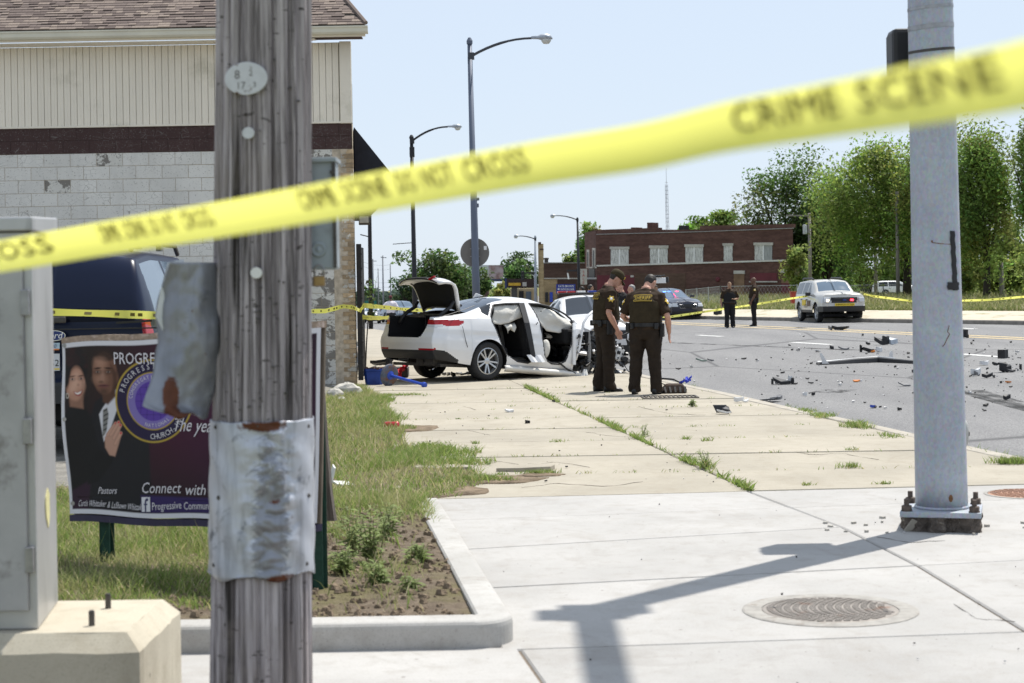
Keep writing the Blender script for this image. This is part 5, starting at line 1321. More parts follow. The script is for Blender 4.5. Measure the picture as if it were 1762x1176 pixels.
def wheel(parent, x, y, R, w=.22, spokes=10, side=-1, rimr=.66, name='wheel', zc=None, steel=False):
    t = bpy.data.objects.new(name, None); COL.objects.link(t); t.parent = parent; t.location = (x, y, zc if zc is not None else R); t.empty_display_size = .1
    Mx = Matrix.Rotation(pi/2*(1 if side < 0 else -1), 4, 'X')      # local z of the lathe points out of the car
    q = MB(); h = w/2; q.lathe([(R*rimr,-h*.9),(R*.86,-h),(R*.97,-h*.8),(R,-h*.5),(R,h*.5),(R*.97,h*.8),(R*.90,h),(R*.78,h*1.02),(R*rimr,h*.86)], 36, Mx, cap=False)
    q.build('tyre', RUBBER, t, smooth=True, local=True)
    q = MB(); q.lathe([(R*rimr,-h*.8),(R*rimr*1.01,h*.88),(R*rimr*.95,h*.92),(R*rimr*.90,h*.55),(R*rimr*.88,-h*.3)], 32, Mx, cap=False)
    n = spokes
    for k in range(n):
        a = 2*pi*k/n + (.10 if k % 2 else -.10)*(1 if spokes == 10 else 0); r0, r1 = R*.10, R*rimr*.93
        p = lambda r, da, z: Mx @ Vector((r*cos(a+da), r*sin(a+da), z)); wd0, wd1 = .022/max(r0, .02)*.6, .014/r1
        q.hexa([p(r0,-wd0,h*.45),p(r1,-wd1,h*.5),p(r1,wd1,h*.5),p(r0,wd0,h*.45),p(r0,-wd0,h*.66),p(r1,-wd1,h*.84),p(r1,wd1,h*.84),p(r0,wd0,h*.66)])
    q.lathe([(R*.17,h*.4),(R*.17,h*.66),(R*.09,h*.74),(0,h*.75)], 18, Mx)
    q.build('rim', RIMS, t, smooth=False, local=True)
    q = MB(); q.lathe([(R*rimr*.86,h*.2),(0,h*.2)], 24, Mx); q.build('brake_disc', DKSTEEL, t, local=True)
    return t

# ================================================================ the wrecked white saloon
WR_TH = radians(38); _P0 = G(836, 655.5); _l = Vector((-sin(WR_TH), cos(WR_TH), 0)); WO = _P0 + _l*.86
wreck = thing('wrecked_car', 'wrecked white saloon with its boot open, doors gone and front torn off', 'car', WO)
wreck.rotation_euler = (0, radians(4.0), WR_TH)
WM = Matrix.Translation(WO) @ Matrix.Rotation(WR_TH, 4, 'Z') @ Matrix.Rotation(radians(4.0), 4, 'Y')
WMn = np.array(WM); WMi = WM.inverted()
def to_px(V):
    w = V @ WMn[:3, :3].T + WMn[:3, 3]; a = w[:, 0]/w[:, 1]; b_ = (EYE-w[:, 2])/w[:, 1]; c, s = cos(ROLL), sin(ROLL)
    return CX+FPX*(a*c+b_*s), HY+FPX*(-a*s+b_*c)
def px_on(px_, py_, axis, val):              # point of the car frame where a line of sight meets the plane axis = val
    a, b_ = ray(px_, py_); o = WMi @ Vector((0,0,EYE)); d = (WMi.to_3x3() @ Vector((a, 1, -b_))); t = (val-o[axis])/d[axis]; return o+d*t
wsp = dict(x0=-1.06, x1=2.28, dx=.014, n=(44,26,22), K=110, rb=.10, fb=.0,
  W=[(-1.06,.775),(-.98,.83),(-.85,.885),(-.6,.915),(0,.93),(1.2,.93),(2.3,.92)], Ws=[(-1.06,.70),(-.95,.75),(-.8,.80),(-.5,.84),(0,.865),(1.2,.87),(2.3,.86)],
  zs=[(-1.06,.33),(-.75,.29),(-.42,.26),(.40,.20),(2.3,.20)], zb=[(-1.06,.985),(-.6,1.03),(-.2,1.05),(.4,1.03),(1.2,.99),(2.3,.95)],
  zr=[(-1.06,1.035),(-.6,1.08),(-.35,1.125),(0,1.245),(.3,1.345),(.6,1.40),(.9,1.42),(1.2,1.41),(1.5,1.345),(1.8,1.21),(2.05,1.07),(2.28,.985)],
  zt=[(-1.06,1.07),(-.9,1.10),(-.45,1.15),(-.2,1.22),(.1,1.33),(.4,1.42),(.7,1.47),(.95,1.485),(1.2,1.475),(1.5,1.40),(1.8,1.26),(2.05,1.11),(2.28,1.02)],
  Wt=[(-1.06,.64),(-.8,.70),(-.35,.72),(0,.655),(.3,.61),(.7,.59),(1.2,.59),(1.5,.61),(1.9,.67),(2.28,.72)],
  arches=[(0,.335,.372)], prof=[(.18,-.075),(.26,-.03),(.34,-.012),(.5,.0),(.66,-.004),(.76,-.02),(.84,-.016),(.95,-.03),(1.1,-.05)],
  rearp=[(.28,.09),(.36,.045),(.44,.0),(.60,-.03),(.70,-.02),(.78,.015),(.95,.05),(1.08,.03)], rearp_len=.7)
V, F, zone, sd = car_shell(wsp)
ctr = V[F].mean(1); PXc, PYc = to_px(ctr)
tags = np.full(len(F), 'body', dtype=object); right = sd == 0; cap = sd == 2
rear_open = [(848,525),(870,523),(893,522.5),(899,540),(906,572),(914,607),(917,621),(908,625),(890,622),(871,611),(862,592),(854,570),(846,553),(843.5,546)]
front_open = [(909.5,523),(925,523.5),(941,527),(958,533),(972,541),(981.5,549),(987,558),(986,575),(982,597),(978,610),(972,622),(962,627),(949,626),(942,622),(937,613),(934,590),(931,562),(921,540)]
tags[right & in_poly(PXc, PYc, rear_open)] = ''; tags[right & in_poly(PXc, PYc, front_open)] = ''
tags[right & (zone <= 1) & (PXc > 1004-(PYc-550)*.22) & (PYc > 548)] = ''
tags[right & (zone >= 1) & in_poly(PXc, PYc, [(824,529),(830,525.5),(844,523),(843,533),(840,544),(832,541),(827,537)])] = 'quarter_window'
# left side windows in the car frame
lw = (sd == 1) & (zone == 1); z_hi = np.interp(ctr[:,0], *zip(*wsp['zr']))-.05; z_lo = np.interp(ctr[:,0], *zip(*wsp['zb']))+.03
tags[lw & (ctr[:,2] < z_hi) & (ctr[:,2] > z_lo) & (ctr[:,0] > -.15) & (ctr[:,0] < 2.0)] = 'side_window'
top = zone == 2; xx, yy2 = ctr[:,0], np.abs(ctr[:,1]); wt = np.interp(xx, *zip(*wsp['Wt']))
tags[top & (xx > -.33) & (xx < .56) & (yy2 < wt-.045-.03*np.clip((.0-xx), 0, 1))] = 'rear_window'
tags[top & (xx > 1.42) & (xx < 2.26) & (yy2 < wt-.05)] = 'windscreen'
tags[top & (xx < -.33) & (yy2 < .66)] = ''                                   # boot aperture, lid stands open
hole = [(-.615,1.12),(-.60,.96),(-.50,.71),(-.45,.69),(.45,.69),(.50,.71),(.60,.96),(.615,1.12)]
rearface = (cap & (zone == 3))
tags[(rearface | (top & (xx < -.85)) | ((zone == 1) & (xx < -1.0))) & in_poly(ctr[:,1], ctr[:,2], hole)] = ''
tags[rearface & (zone == 3) & (ctr[:,2] > .96) & (yy2 < .60)] = ''
lampz = (ctr[:,2] > .875) & (ctr[:,2] < .995)
tags[right & in_poly(PXc, PYc, [(735,551),(760,550.5),(799,551.5),(797,557),(790,560.5),(765,562),(742,566),(739,560)])] = 'tail_lamp'
tags[rearface & (ctr[:,2] > .865) & (ctr[:,2] < .99) & (yy2 > .575)] = 'tail_lamp'
tags[(sd == 1) & (ctr[:,2] > .88) & (ctr[:,2] < .99) & (xx < -.60)] = 'tail_lamp'
tags[((tags == 'tail_lamp') & (ctr[:,2] < .912) & (xx < -.86))] = 'reversing_lamp'
zval = np.interp(yy2, [0,.5,.75,.93], [.485,.485,.47,.36])
tags[((cap & (zone == 3)) | ((zone == 0) & (xx < -.62))) & (ctr[:,2] < np.where(xx < -.9, .485, .485-.55*(xx+.9)))] = 'bumper_valance'
tags[(tags == 'body') & ((cap) | (xx < -.93)) & (ctr[:,2] < .515) & (ctr[:,2] > .47) & (yy2 > .45) & (yy2 < .80) & (xx < -.86)] = 'rear_reflector'
WPAINT = car_paint('pearl_white_paint', (.72,.72,.725), .12, .3)
split_parts(wreck, V, F, tags, {'body': WPAINT, 'quarter_window': CGLASS, 'side_window': CGLASS, 'rear_window': glassm('tinted_glass', (.03,.045,.07), .03), 'windscreen': M('shattered_glass', (.45,.50,.50), .4, var=.4, scale=60), 'tail_lamp': LENSR, 'reversing_lamp': LENSW, 'bumper_valance': TRIM, 'rear_reflector': LENSR})
def wq(*p): return Vector(p)
# weather seals round the openings
for poly, nm in ((rear_open, 'door_seal'), (front_open, 'door_seal')):
    q = MB(); pts = [px_on(x, y, 1, -.86-.0*x) for x, y in poly]
    pts = [Vector((p.x, -ip(p.z, [.2,.9,1.05,1.42], [.915,.90,.86,.625]), p.z)) for p in pts]
    # re-aim after moving the plane: keep the outline seen in the photograph
    pts2 = []
    for (x, y), p in zip(poly, pts):
        for _ in range(4): 
            c = px_on(x, y, 1, p.y); p = Vector((c.x, -ip(c.z, [.2,.9,1.02,1.40], [.915,.90,.865,.60]), c.z))
        pts2.append(p)
    n = len(pts2); q.tube(pts2+[pts2[0], pts2[1]], .017, 6, cap=False); q.build(nm, BLACK, wreck, smooth=True, local=True)
q = MB(); pl_ = [(893,522),(897,535),(903,556),(909,585),(914,612),(917,622)]
def spt(x, y):
    p = Vector((0, -.86, 1))
    for _ in range(5): c = px_on(x, y, 1, p.y); p = Vector((c.x, -ip(c.z, [.2,.9,1.02,1.40], [.93,.915,.88,.615])-.02, c.z))
    return p
q.grid([[spt(x-1, y), spt(x+4, y), spt(x+8.5-.4*i, y)] for i, (x, y) in enumerate(pl_)]); q.build('pillar_seal', BLACK, wreck, local=True, solid=.02)
q = MB()
for x, y in ((925,556),(923,558),(931,536),(989.5,563),(986.5,571),(983.5,581)): q.ell(spt(x, y), (.014,.008,.014), 8, 5)
q.build('hinge_bolt', BLACK, wreck, local=True)
for pl_s in ([(797,562),(800,575),(803,588),(806,598)], [(752,548),(775,541),(800,533),(818,526)]):
    q = MB(); q.tube([spt(x, y)+Vector((0,.018,0)) for x, y in pl_s], .005, 5); q.build('panel_gap', BLACK, wreck, local=True)
# pillar foot and torn sill
q = MB(); q.grid([[spt(906+i*4.2+(j*1.0), 611+j*3.2)+Vector((0,-.03*sin(i*1.7)-.02*j,0)) for i in range(7)] for j in range(5)]); q.build('pillar_foot', WPAINT, wreck, local=True, solid=.012)
q = MB(); q.grid([[spt(868+i*5.2, 629+i*.45+j*2.6)+Vector((0,-.035*sin(j*.9)+.008*sin(i*2.2+j),0)) for i in range(26)] for j in range(5)]); q.build('crushed_sill', car_paint('scraped_white_paint', (.60,.58,.54), .1, .5), wreck, local=True, solid=.01, smooth=True)
# boot: dark lining, lid, hinge arms
q = MB()
q.grid([[(x,y,.57) for y in (-.62,.62)] for x in (-1.05,-.25)]); q.grid([[(-.25,y,z) for y in (-.62,.62)] for z in (.56,1.10)])
for s in (-.64,.64): q.grid([[(x,s,z) for z in (.56,1.06)] for x in (-1.02,-.25)])
q.grid([[(-1.04,y,z) for y in (-.62,.62)] for z in (.56,.685)])
q.build('boot_lining', LINER, wreck, local=True)
q = MB(); q.box((-.36,0,1.105), (.06,1.30,.03)); q.build('boot_shelf_edge', M('boot_seal', (.10,.095,.08), .7), wreck, local=True)
lid = [(-.44,1.22),(-.49,1.36),(-.535,1.49),(-.575,1.59),(-.63,1.665),(-.71,1.70),(-.83,1.70),(-.95,1.675)]
lw_ = [.53,.56,.58,.60,.615,.62,.615,.60]
def lidgrid(off, inset, n=30, s0=0.0):
    rows = []
    for (x, z), w in zip(lid, lw_):
        w -= inset; row = []
        for i in range(n+1):
            u = -1+2*i/n; e = abs(u)**4
            row.append(Vector((x+off+.05*e, w*u, z-off*.35-.06*e+.015*(1-u*u))))
        rows.append(row)
    return rows
q = MB(); q.grid(lidgrid(.03, 0)); ld = q.build('boot_lid', WPAINT, wreck, local=True, smooth=True, solid=.045)
q = MB(); q.grid(lidgrid(-.012, .045)[:-1]+[[p+Vector((.03,0,-.004)) for p in lidgrid(-.012,.045)[-1]]]); q.build('lid_lining', LINER, ld, local=True, smooth=True, solid=.02)
q = MB(); q.box((-.93,-.47,1.70), (.05,.15,.03), rotm(-.35,.1,.1)); q.build('lid_lamp', LENSR, ld, local=True, bevel=.01)
for s in (-1, 1):
    q = MB(); q.tube([(-.86,s*.54,.93),(-.80,s*.54,1.05),(-.70,s*.54,1.14),(-.57,s*.53,1.22),(-.50,s*.53,1.33)], [.03,.034,.034,.032,.028], 8); q.build('lid_hinge', BLACK, wreck, local=True, smooth=True)
q = MB(); q.loft([[(.30,y,1.43),(.52,y,1.475),(.36,y,1.52)] for y in (-.015,.015)]); q.build('roof_fin', WPAINT, wreck, local=True, bevel=.008)
# cabin: floor, seats, dash, wheel
q = MB(); q.box((1.0,.02,.34), (2.5,1.62,.06)); q.box((2.25,0,.62), (.08,1.66,.60)); q.build('cabin_floor', LINER, wreck, local=True)
SEAT = M('black_seat_cloth', (.014,.014,.015), .9, var=.3, scale=20)
for x, y, w in ((.95,-.38,.52),(.95,.38,.52),(.08,0,1.3)):
    q = MB(); q.box((x+.28,y,.50), (.52,w,.16)); q.box((x,y,.86), (.15,w,.66), rotm(0,-.28,0)); q.box((x-.13,y,1.22), (.10,min(w,.30),.17), rotm(0,-.2,0)); q.build('seat', SEAT, wreck, local=True, bevel=.04)
q = MB(); q.box((1.98,0,.82), (.42,1.62,.28)); q.build('dashboard', LINER, wreck, local=True, bevel=.05)
q = MB(); q.tube([Vector((1.66,.38,.92))+rotm(0,-.5,0) @ Vector((0,.18*cos(a),.18*sin(a))) for a in np.linspace(0,2*pi,20)], .016, 6); q.build('steering_wheel', BLACK, wreck, local=True)
AIRB = M('airbag_cloth', (.60,.585,.54), .85, var=.08, scale=6, kind='obj', bump=.5, bscale=14, bdist=.03)
def curtain(name, topc, botc, y, nx=20, nz=10, amp=.03, mat=None, seed=0):
    rows = []
    for j in range(nz+1):
        v = j/nz; row = []
        for i in range(nx+1):
            u = i/nx; xa = ip(u, np.linspace(0,1,len(topc)), [c[0] for c in topc]); ya = ip(u, np.linspace(0,1,len(topc)), [c[1] for c in topc])
            xb = ip(u, np.linspace(0,1,len(botc)), [c[0] for c in botc]); yb = ip(u, np.linspace(0,1,len(botc)), [c[1] for c in botc])
            p = px_on(xa+(xb-xa)*v, ya+(yb-ya)*v, 1, y-.10*v)
            row.append(p+Vector((0, amp*mnoise.noise(Vector((u*3.2+seed, v*2.2, seed)))*1.6-.05*sin(v*pi), 0)))
        rows.append(row)
    q = MB(); q.grid(rows); return q.build(name, mat or AIRB, wreck, local=True, smooth=True, solid=.012)
curtain('airbag_curtain', [(847,526),(862,524),(878,525),(893,523)], [(845,557),(860,559),(875,556),(901,545)], -.60, seed=1).__setitem__('label', 'white airbag curtain hanging in the rear doorway')
curtain('airbag_curtain', [(911,526),(930,530),(955,537),(976,550)], [(926,556),(940,570),(962,573.5),(981,566)], -.58, seed=4, amp=.05).__setitem__('label', 'white airbag curtain hanging in the front doorway')
curtain('torn_airbag', [(864,558),(874,557),(884,556)], [(874,574),(877,566),(885,572)], -.64, nx=10, nz=6, seed=7)
q = MB(); q.ell(px_on(938,601,1,-.80), (.10,.06,.17), 12, 9, rotm(0,.1,0)); q.build('seat_airbag', AIRB, wreck, local=True, smooth=True)
curtain('deflated_bag', [(936,573),(950,574),(966,573)], [(938,582),(952,583),(962,579)], -.30, nx=10, nz=5, seed=3, amp=.06)
# wheels and wells
wheel(wreck, 0, -.80, .335, .225, 10, -1, .67); wheel(wreck, 0, .80, .335, .225, 10, 1, .67)
for s in (-1, 1):
    q = MB(); q.loft([[Vector((.40*cos(a), y, .335+.40*sin(a))) for a in np.linspace(-.25, pi+.25, 22)] for y in (s*.90, s*.50)], cap=False, closed=False); q.build('wheel_well', LINER, wreck, local=True)
q = MB(); q.box((.6,0,.235), (2.9,1.40,.05)); q.tube([(-.95,-.3,.28),(.2,-.3,.25),(1.6,-.2,.24)], .03, 8); q.box((-.7,-.35,.30), (.45,.5,.14)); q.build('underbody', DKSTEEL, wreck, local=True)
# torn engine bay: engine block, struts, hoses, shredded panels
rn = random.Random(21)
def wpx(x, y, yc): return px_on(x, y, 1, yc)
q = MB(); q.box((2.75,-.05,.60), (.62,.62,.46), rotm(.1,.15,.2)); q.box((2.72,-.1,.86), (.40,.42,.10), rotm(.1,.2,.3)); q.lathe([(.13,0),(.15,.03),(.15,.10),(.08,.12)], 16, Matrix.Translation((2.6,-.42,.62)) @ Matrix.Rotation(pi/2,4,'X')); q.lathe([(.08,0),(.09,.06),(.03,.07)], 12, Matrix.Translation((2.82,-.40,.45)) @ Matrix.Rotation(pi/2,4,'X'))
q.build('engine_block', M('greasy_engine', (.035,.034,.033), .45, .5, var=.6, scale=18, kind='obj', dirt=(.20,.19,.18), dthr=(.58,.66), dscale=14), wreck, local=True, bevel=.02)
ENGB = M('engine_plastic', (.015,.015,.016), .4, var=.4, scale=30, kind='obj')
for k in range(9):
    q = MB(); p = Vector((rn.uniform(2.2,3.2), rn.uniform(-.95,.3), rn.uniform(.35,.95))); pts = [p]
    for _ in range(5): p = p+Vector((rn.uniform(-.25,.25), rn.uniform(-.2,.12), rn.uniform(-.22,.14))); p.z = max(.10, p.z); pts.append(p)
    q.tube(pts, rn.uniform(.012,.028), 6); q.build('hose', ENGB if k % 3 else M('silver_line', (.5,.5,.5), .3, .8), wreck, local=True, smooth=True)
q = MB(); q.tube([wpx(986,610,-.92), wpx(991,598,-.92), wpx(1000,592,-.92), wpx(1006,592,-.9)], .014, 6); q.tube([wpx(987,613,-.93), wpx(993,602,-.93), wpx(1002,597,-.92)], .014, 6); q.build('brake_pipe', M('pale_pipe', (.62,.61,.58), .4, .3), wreck, local=True, smooth=True)
for k in range(52):
    q = MB(); p = Vector((rn.uniform(1.95,3.3), rn.uniform(-1.0,.1), rn.uniform(.16,.92))); s = rn.uniform(.05,.16)
    q.box(p, (s*rn.uniform(.6,2.2), s*rn.uniform(.4,1.2), s*rn.uniform(.3,1.0)), rotm(rn.uniform(-1,1), rn.uniform(-1,1), rn.uniform(-2,2)), top=rn.uniform(.5,1)); q.build('broken_part', rn.choice((ENGB, ENGB, ENGB, DKSTEEL, STEEL)), wreck, local=True, bevel=.006)
q = MB()
for k in range(260):
    p = Vector((rn.uniform(1.95,3.3), rn.uniform(-1.0,.2), rn.uniform(.12,.95))); s = rn.uniform(.02,.06)
    q.box(p, (s*rn.uniform(.5,3), s, s*rn.uniform(.3,1.2)), rotm(rn.uniform(-2,2), rn.uniform(-2,2), rn.uniform(-2,2)))
stuff(q.build('shredded_fragments', ENGB, wreck, local=True))
def crumple(name, P0, P1, P2, P3, n=10, amp=.05, seed=0, mat=None, th=.008):
    q = MB(); rows = []
    for j in range(n+1):
        v = j/n; a, b_ = Vector(P0).lerp(Vector(P3), v), Vector(P1).lerp(Vector(P2), v); row = []
        for i in range(n+1):
            p = a.lerp(b_, i/n); row.append(p+Vector((mnoise.noise(p*4+Vector((seed,0,0))), mnoise.noise(p*4+Vector((0,seed,9))), mnoise.noise(p*4+Vector((5,seed,0)))))*amp*1.6)
        rows.append(row)
    q.grid(rows); return q.build(name, mat or WPAINT, wreck, local=True, smooth=True, solid=th)
q = MB(); q.tube([wpx(990,620,-.93), wpx(997,598,-.93), wpx(1000,578,-.92), wpx(1004,556,-.90), wpx(1012,543,-.88), wpx(1020,536,-.86)], [(.02,.03)]*6, 8); q.build('fender_edge', WPAINT, wreck, local=True, smooth=True)
q = MB(); q.grid([[spt(985.5+i*1.5+(.6 if i else 0)*0, y)+Vector((.0,.0,0)) for i in range(4)] for y in (556,568,580,592,604,616,628)]); q.build('hinge_pillar', WPAINT, wreck, local=True, solid=.03)
crumple('crumpled_fender', wpx(998,572,-.80), wpx(1018,572,-.75), wpx(1020,560,-.6), wpx(1000,564,-.7), seed=2, amp=.04)
crumple('crumpled_hood', (1.98,-.72,1.07), (2.95,-.60,.98), (3.15,.55,1.02), (2.1,.72,1.10), n=16, amp=.09, seed=5)
crumple('fender_shard', wpx(1062,548,.2), wpx(1081,557,.2), wpx(1078,559,.5), wpx(1064,553,.5), seed=8, amp=.03, n=6)
crumple('bumper_shard', wpx(1054,650,-.9), wpx(1086,650,-.9), wpx(1084,639,-.7), wpx(1056,641,-.7), seed=9, amp=.04, n=8)
crumple('bumper_shard', wpx(991,648,-1.0), wpx(1012,650,-1.0), wpx(1009,637,-.95), wpx(992,640,-.95), seed=11, amp=.02, n=6, mat=M('scuffed_white', (.5,.5,.49), .5, var=.2))
crumple('splash_guard', wpx(978,655,-1.05), wpx(1086,654,-1.0), wpx(1080,650,-.6), wpx(985,650,-.6), seed=12, amp=.03, n=10, mat=BLACK, th=.03)
q = MB(); q.tube([(3.12,-.9,.46),(3.2,-.3,.5),(3.24,.4,.5),(3.1,.85,.46)], [(.05,.07)]*4, 6); q.build('bumper_beam', ENGB, wreck, local=True)
q = MB(); q.box((3.05,-.78,.55), (.16,.12,.24), rotm(.2,.3,.3)); q.build('headlamp_remains', WHITEP, wreck, local=True, bevel=.02)
q = MB(); q.tube([wpx(1073,626,-.9), wpx(1077,633,-.9), wpx(1081,639,-.9), wpx(1085,642,-.9)], .008, 5); q.tube([wpx(962,624,-.93), wpx(975,635,-.95), wpx(990,643,-.97)], .016, 5); q.build('loose_wire', BLACK, wreck, local=True)
wheel(wreck, 2.86, .74, .32, .22, 10, 1, .67, zc=.30)
# ---------------------------------------------------------------- other vehicles
SEDAN = dict(x0=-1.08, x1=3.95, n=(20,10,8), K=40, rb=.10, fb=.16,
  W=[(-1.08,.80),(-.9,.87),(-.5,.92),(0,.94),(3.0,.94),(3.5,.91),(3.8,.84),(3.95,.76)], Ws=[(-1.08,.74),(-.8,.80),(0,.85),(2.2,.86),(3.0,.84),(3.95,.70)],
  zs=[(-1.08,.36),(-.5,.24),(.5,.20),(2.5,.20),(3.5,.22),(3.95,.26)], zb=[(-1.08,1.0),(0,1.04),(2.0,.98),(3.0,.93),(3.95,.80)],
  zr=[(-1.08,1.04),(-.45,1.09),(0,1.25),(.4,1.37),(1.0,1.41),(1.4,1.38),(1.8,1.20),(2.25,1.00),(3.0,.955),(3.95,.82)],
  zt=[(-1.08,1.07),(-.5,1.11),(0,1.30),(.4,1.43),(1.0,1.48),(1.4,1.45),(1.8,1.27),(2.3,1.05),(3.0,1.01),(3.6,.95),(3.95,.86)],
  Wt=[(-1.08,.66),(-.5,.72),(0,.66),(.5,.60),(1.4,.60),(1.9,.67),(2.3,.74),(3.95,.62)], arches=[(0,.34,.385),(3.05,.34,.385)],
  prof=[(.18,-.06),(.3,-.02),(.5,0),(.7,0),(.85,-.02),(1.1,-.05)], rearp=[(.3,.08),(.5,0),(.75,0),(1.05,.04)], frontp=[(.25,-.06),(.45,.0),(.6,.02),(.75,-.02),(.9,-.12)],
  side=(-.10,2.02), pillars=[.42,1.16], rw=(-.40,.42), ww=(1.42,2.28), hb=3.05, R=.345)
SUV = dict(x0=-.98, x1=3.84, n=(20,12,8), K=40, rb=.06, fb=.10,
  W=[(-.98,.86),(-.8,.91),(0,.935),(2.9,.935),(3.5,.92),(3.84,.86)], Ws=[(-.98,.83),(-.7,.87),(0,.88),(2.9,.87),(3.84,.80)],
  zs=[(-.98,.50),(0,.44),(.5,.40),(2.4,.40),(3.84,.45)], zb=[(-.98,1.10),(2.3,1.13),(2.9,1.13),(3.84,1.09)],
  zr=[(-.98,1.20),(-.90,1.52),(-.8,1.64),(0,1.69),(1.55,1.68),(1.82,1.60),(2.08,1.46),(2.40,1.24),(3.0,1.20),(3.6,1.17),(3.84,1.13)],
  zt=[(-.98,1.24),(-.90,1.60),(-.8,1.70),(0,1.76),(1.45,1.755),(1.78,1.69),(2.08,1.52),(2.44,1.28),(3.0,1.255),(3.6,1.22),(3.84,1.17)],
  Wt=[(-.98,.76),(-.8,.70),(0,.68),(1.6,.68),(2.0,.72),(2.4,.78),(3.84,.74)], arches=[(0,.40,.45),(2.89,.40,.45)],
  prof=[(.3,-.03),(.45,0),(.8,.0),(1.0,-.012),(1.15,-.03)], rearp=[(.4,.03),(.5,-.04),(.65,-.02),(1.1,.0),(1.7,.10)], frontp=[(.3,-.08),(.5,.0),(.66,.02),(.74,-.04),(1.0,-.05),(1.1,-.09)],
  side=(-.78,2.12), pillars=[.35,1.25], rw=None, ww=(1.78,2.43), hb=2.89, R=.39)
def make_car(name, label, loc, rz, base, paint, dx=.045, group=None, wsgrey=None, mats=None, extra=None, spokes=5, lit=False, rows=None, scale=1.0, low=False):
    sp = dict(base); sp['dx'] = dx
    if low: sp['n'] = (10,5,5); sp['K'] = 16
    V, F, zone, sd = car_shell(sp); c = V[F].mean(1); x, y, z = c[:,0], np.abs(c[:,1]), c[:,2]; cap = sd == 2
    tags = np.full(len(F), 'body', dtype=object); fx = lambda k: np.interp(x, *zip(*sp[k]))
    a, b_ = sp['side']; sw = (zone == 1) & ~cap & (x > a+(z-1.05)*.25) & (x < b_-(z-1.02)*1.15) & (z < fx('zr')-.05) & (z > fx('zb')+.03)
    for p in sp['pillars']: sw &= np.abs(x-p) > .045
    tags[sw] = 'side_window'
    if sp['rw']: tags[(zone == 2) & (x > sp['rw'][0]) & (x < sp['rw'][1]) & (y < fx('Wt')-.06)] = 'rear_window'
    tags[(zone == 2) & (x > sp['ww'][0]) & (x < sp['ww'][1]) & (y < fx('Wt')-.07)] = 'windscreen'
    front = zone == 4; rear = zone == 3
    if base is SUV:
        tags[rear & (z > 1.08) & (z < 1.62) & (y < .70)] = 'rear_window'
        tags[rear & (z > .80) & (z < 1.12) & (y > .68)] = 'tail_lamp'
        tags[front & (z > .80) & (z < 1.03) & (y < .53)] = 'grille'
        tags[(front | ((x > 3.62) & (zone == 0))) & (z > .80) & (z < 1.02) & (y > .57)] = 'head_lamp'
        tags[(front | ((x > 3.3) & (zone == 0))) & (z < .66)] = 'bumper'
        tags[(rear | ((x < -.7) & (zone == 0))) & (z < .58)] = 'bumper#r'
        tags[(tags == 'bumper') & (x < 1)] = 'bumper#r'
        tags[(zone == 0) & (z < .52) & ~cap] = 'side_cladding'
    else:
        tags[front & (z > .52) & (z < .72) & (y < .42)] = 'grille'
        tags[(front | ((x > 3.6) & (zone == 0))) & (z > .60) & (z < .76) & (y > .50)] = 'head_lamp'
        tags[front & (z < .40)] = 'bumper'
        tags[(rear | ((x < -.86) & (zone == 0))) & (z > .80) & (z < .95) & (y > .40)] = 'tail_lamp'
        tags[rear & (z < .46)] = 'bumper#r'
    t = thing(name, label, 'car', loc, group, rz)
    mm = {'body': paint, 'side_window': CGLASS, 'rear_window': CGLASS, 'windscreen': wsgrey or CGLASS, 'grille': BLACK, 'head_lamp': LENSW, 'tail_lamp': LENSR, 'bumper': TRIM, 'side_cladding': TRIM}
    if mats: mm.update(mats)
    split_parts(t, V, F, tags, mm)
    for xw in (0, sp['hb']):
        for s in (-1, 1):
            wheel(t, xw, s*.80, sp['R'], .23, spokes, s, .66)
            q = MB(); R = sp['R']*1.14; q.loft([[Vector((xw+R*cos(a), yy, sp['R']+R*sin(a))) for a in np.linspace(-.2, pi+.2, 14)] for yy in (s*.90, s*.45)], cap=False, closed=False); q.build('wheel_well', LINER, t, local=True)
    q = MB(); q.box((sp['hb']/2,0,.30), (sp['hb']+1.3,1.5,.10)); q.build('underbody', LINER, t, local=True)
    for s in (-1, 1):
        q = MB(); mz = 1.10 if base is SUV else 1.02; q.box((sp['ww'][1]-.45, s*1.02, mz+.06), (.14,.20,.15 if base is SUV else .12)); q.bar((sp['ww'][1]-.42, s*.84, mz), (sp['ww'][1]-.43, s*.95, mz+.03), .05); q.build('wing_mirror', BLACK if base is SUV else paint, t, local=True, bevel=.02)
        q = MB()
        for xd in (sp['pillars'][0]+.12, sp['pillars'][1]+.12): q.box((xd, s*.94, .93), (.16,.03,.03))
        q.build('door_handle', BLACK, t, local=True)
    return t
def on_front(q, txt, t, x, y, z, size, mat, name, depth=.01):
    Mx = Matrix(((0,0,1,x),(1,0,0,y),(0,1,0,z),(0,0,0,1))); q = MB(); q.text(txt, size, Mx, depth); return q.build(name, mat, t, local=True)
SILV = car_paint('beige_silver_paint', (.52,.50,.46), .2, .35); NAVY = car_paint('navy_paint', (.006,.009,.026), .0, .3); PWHITE = car_paint('white_car_paint', (.70,.70,.70), 0, .35)
SKYGL = glassm('sky_glass', (.10,.14,.19), .05)
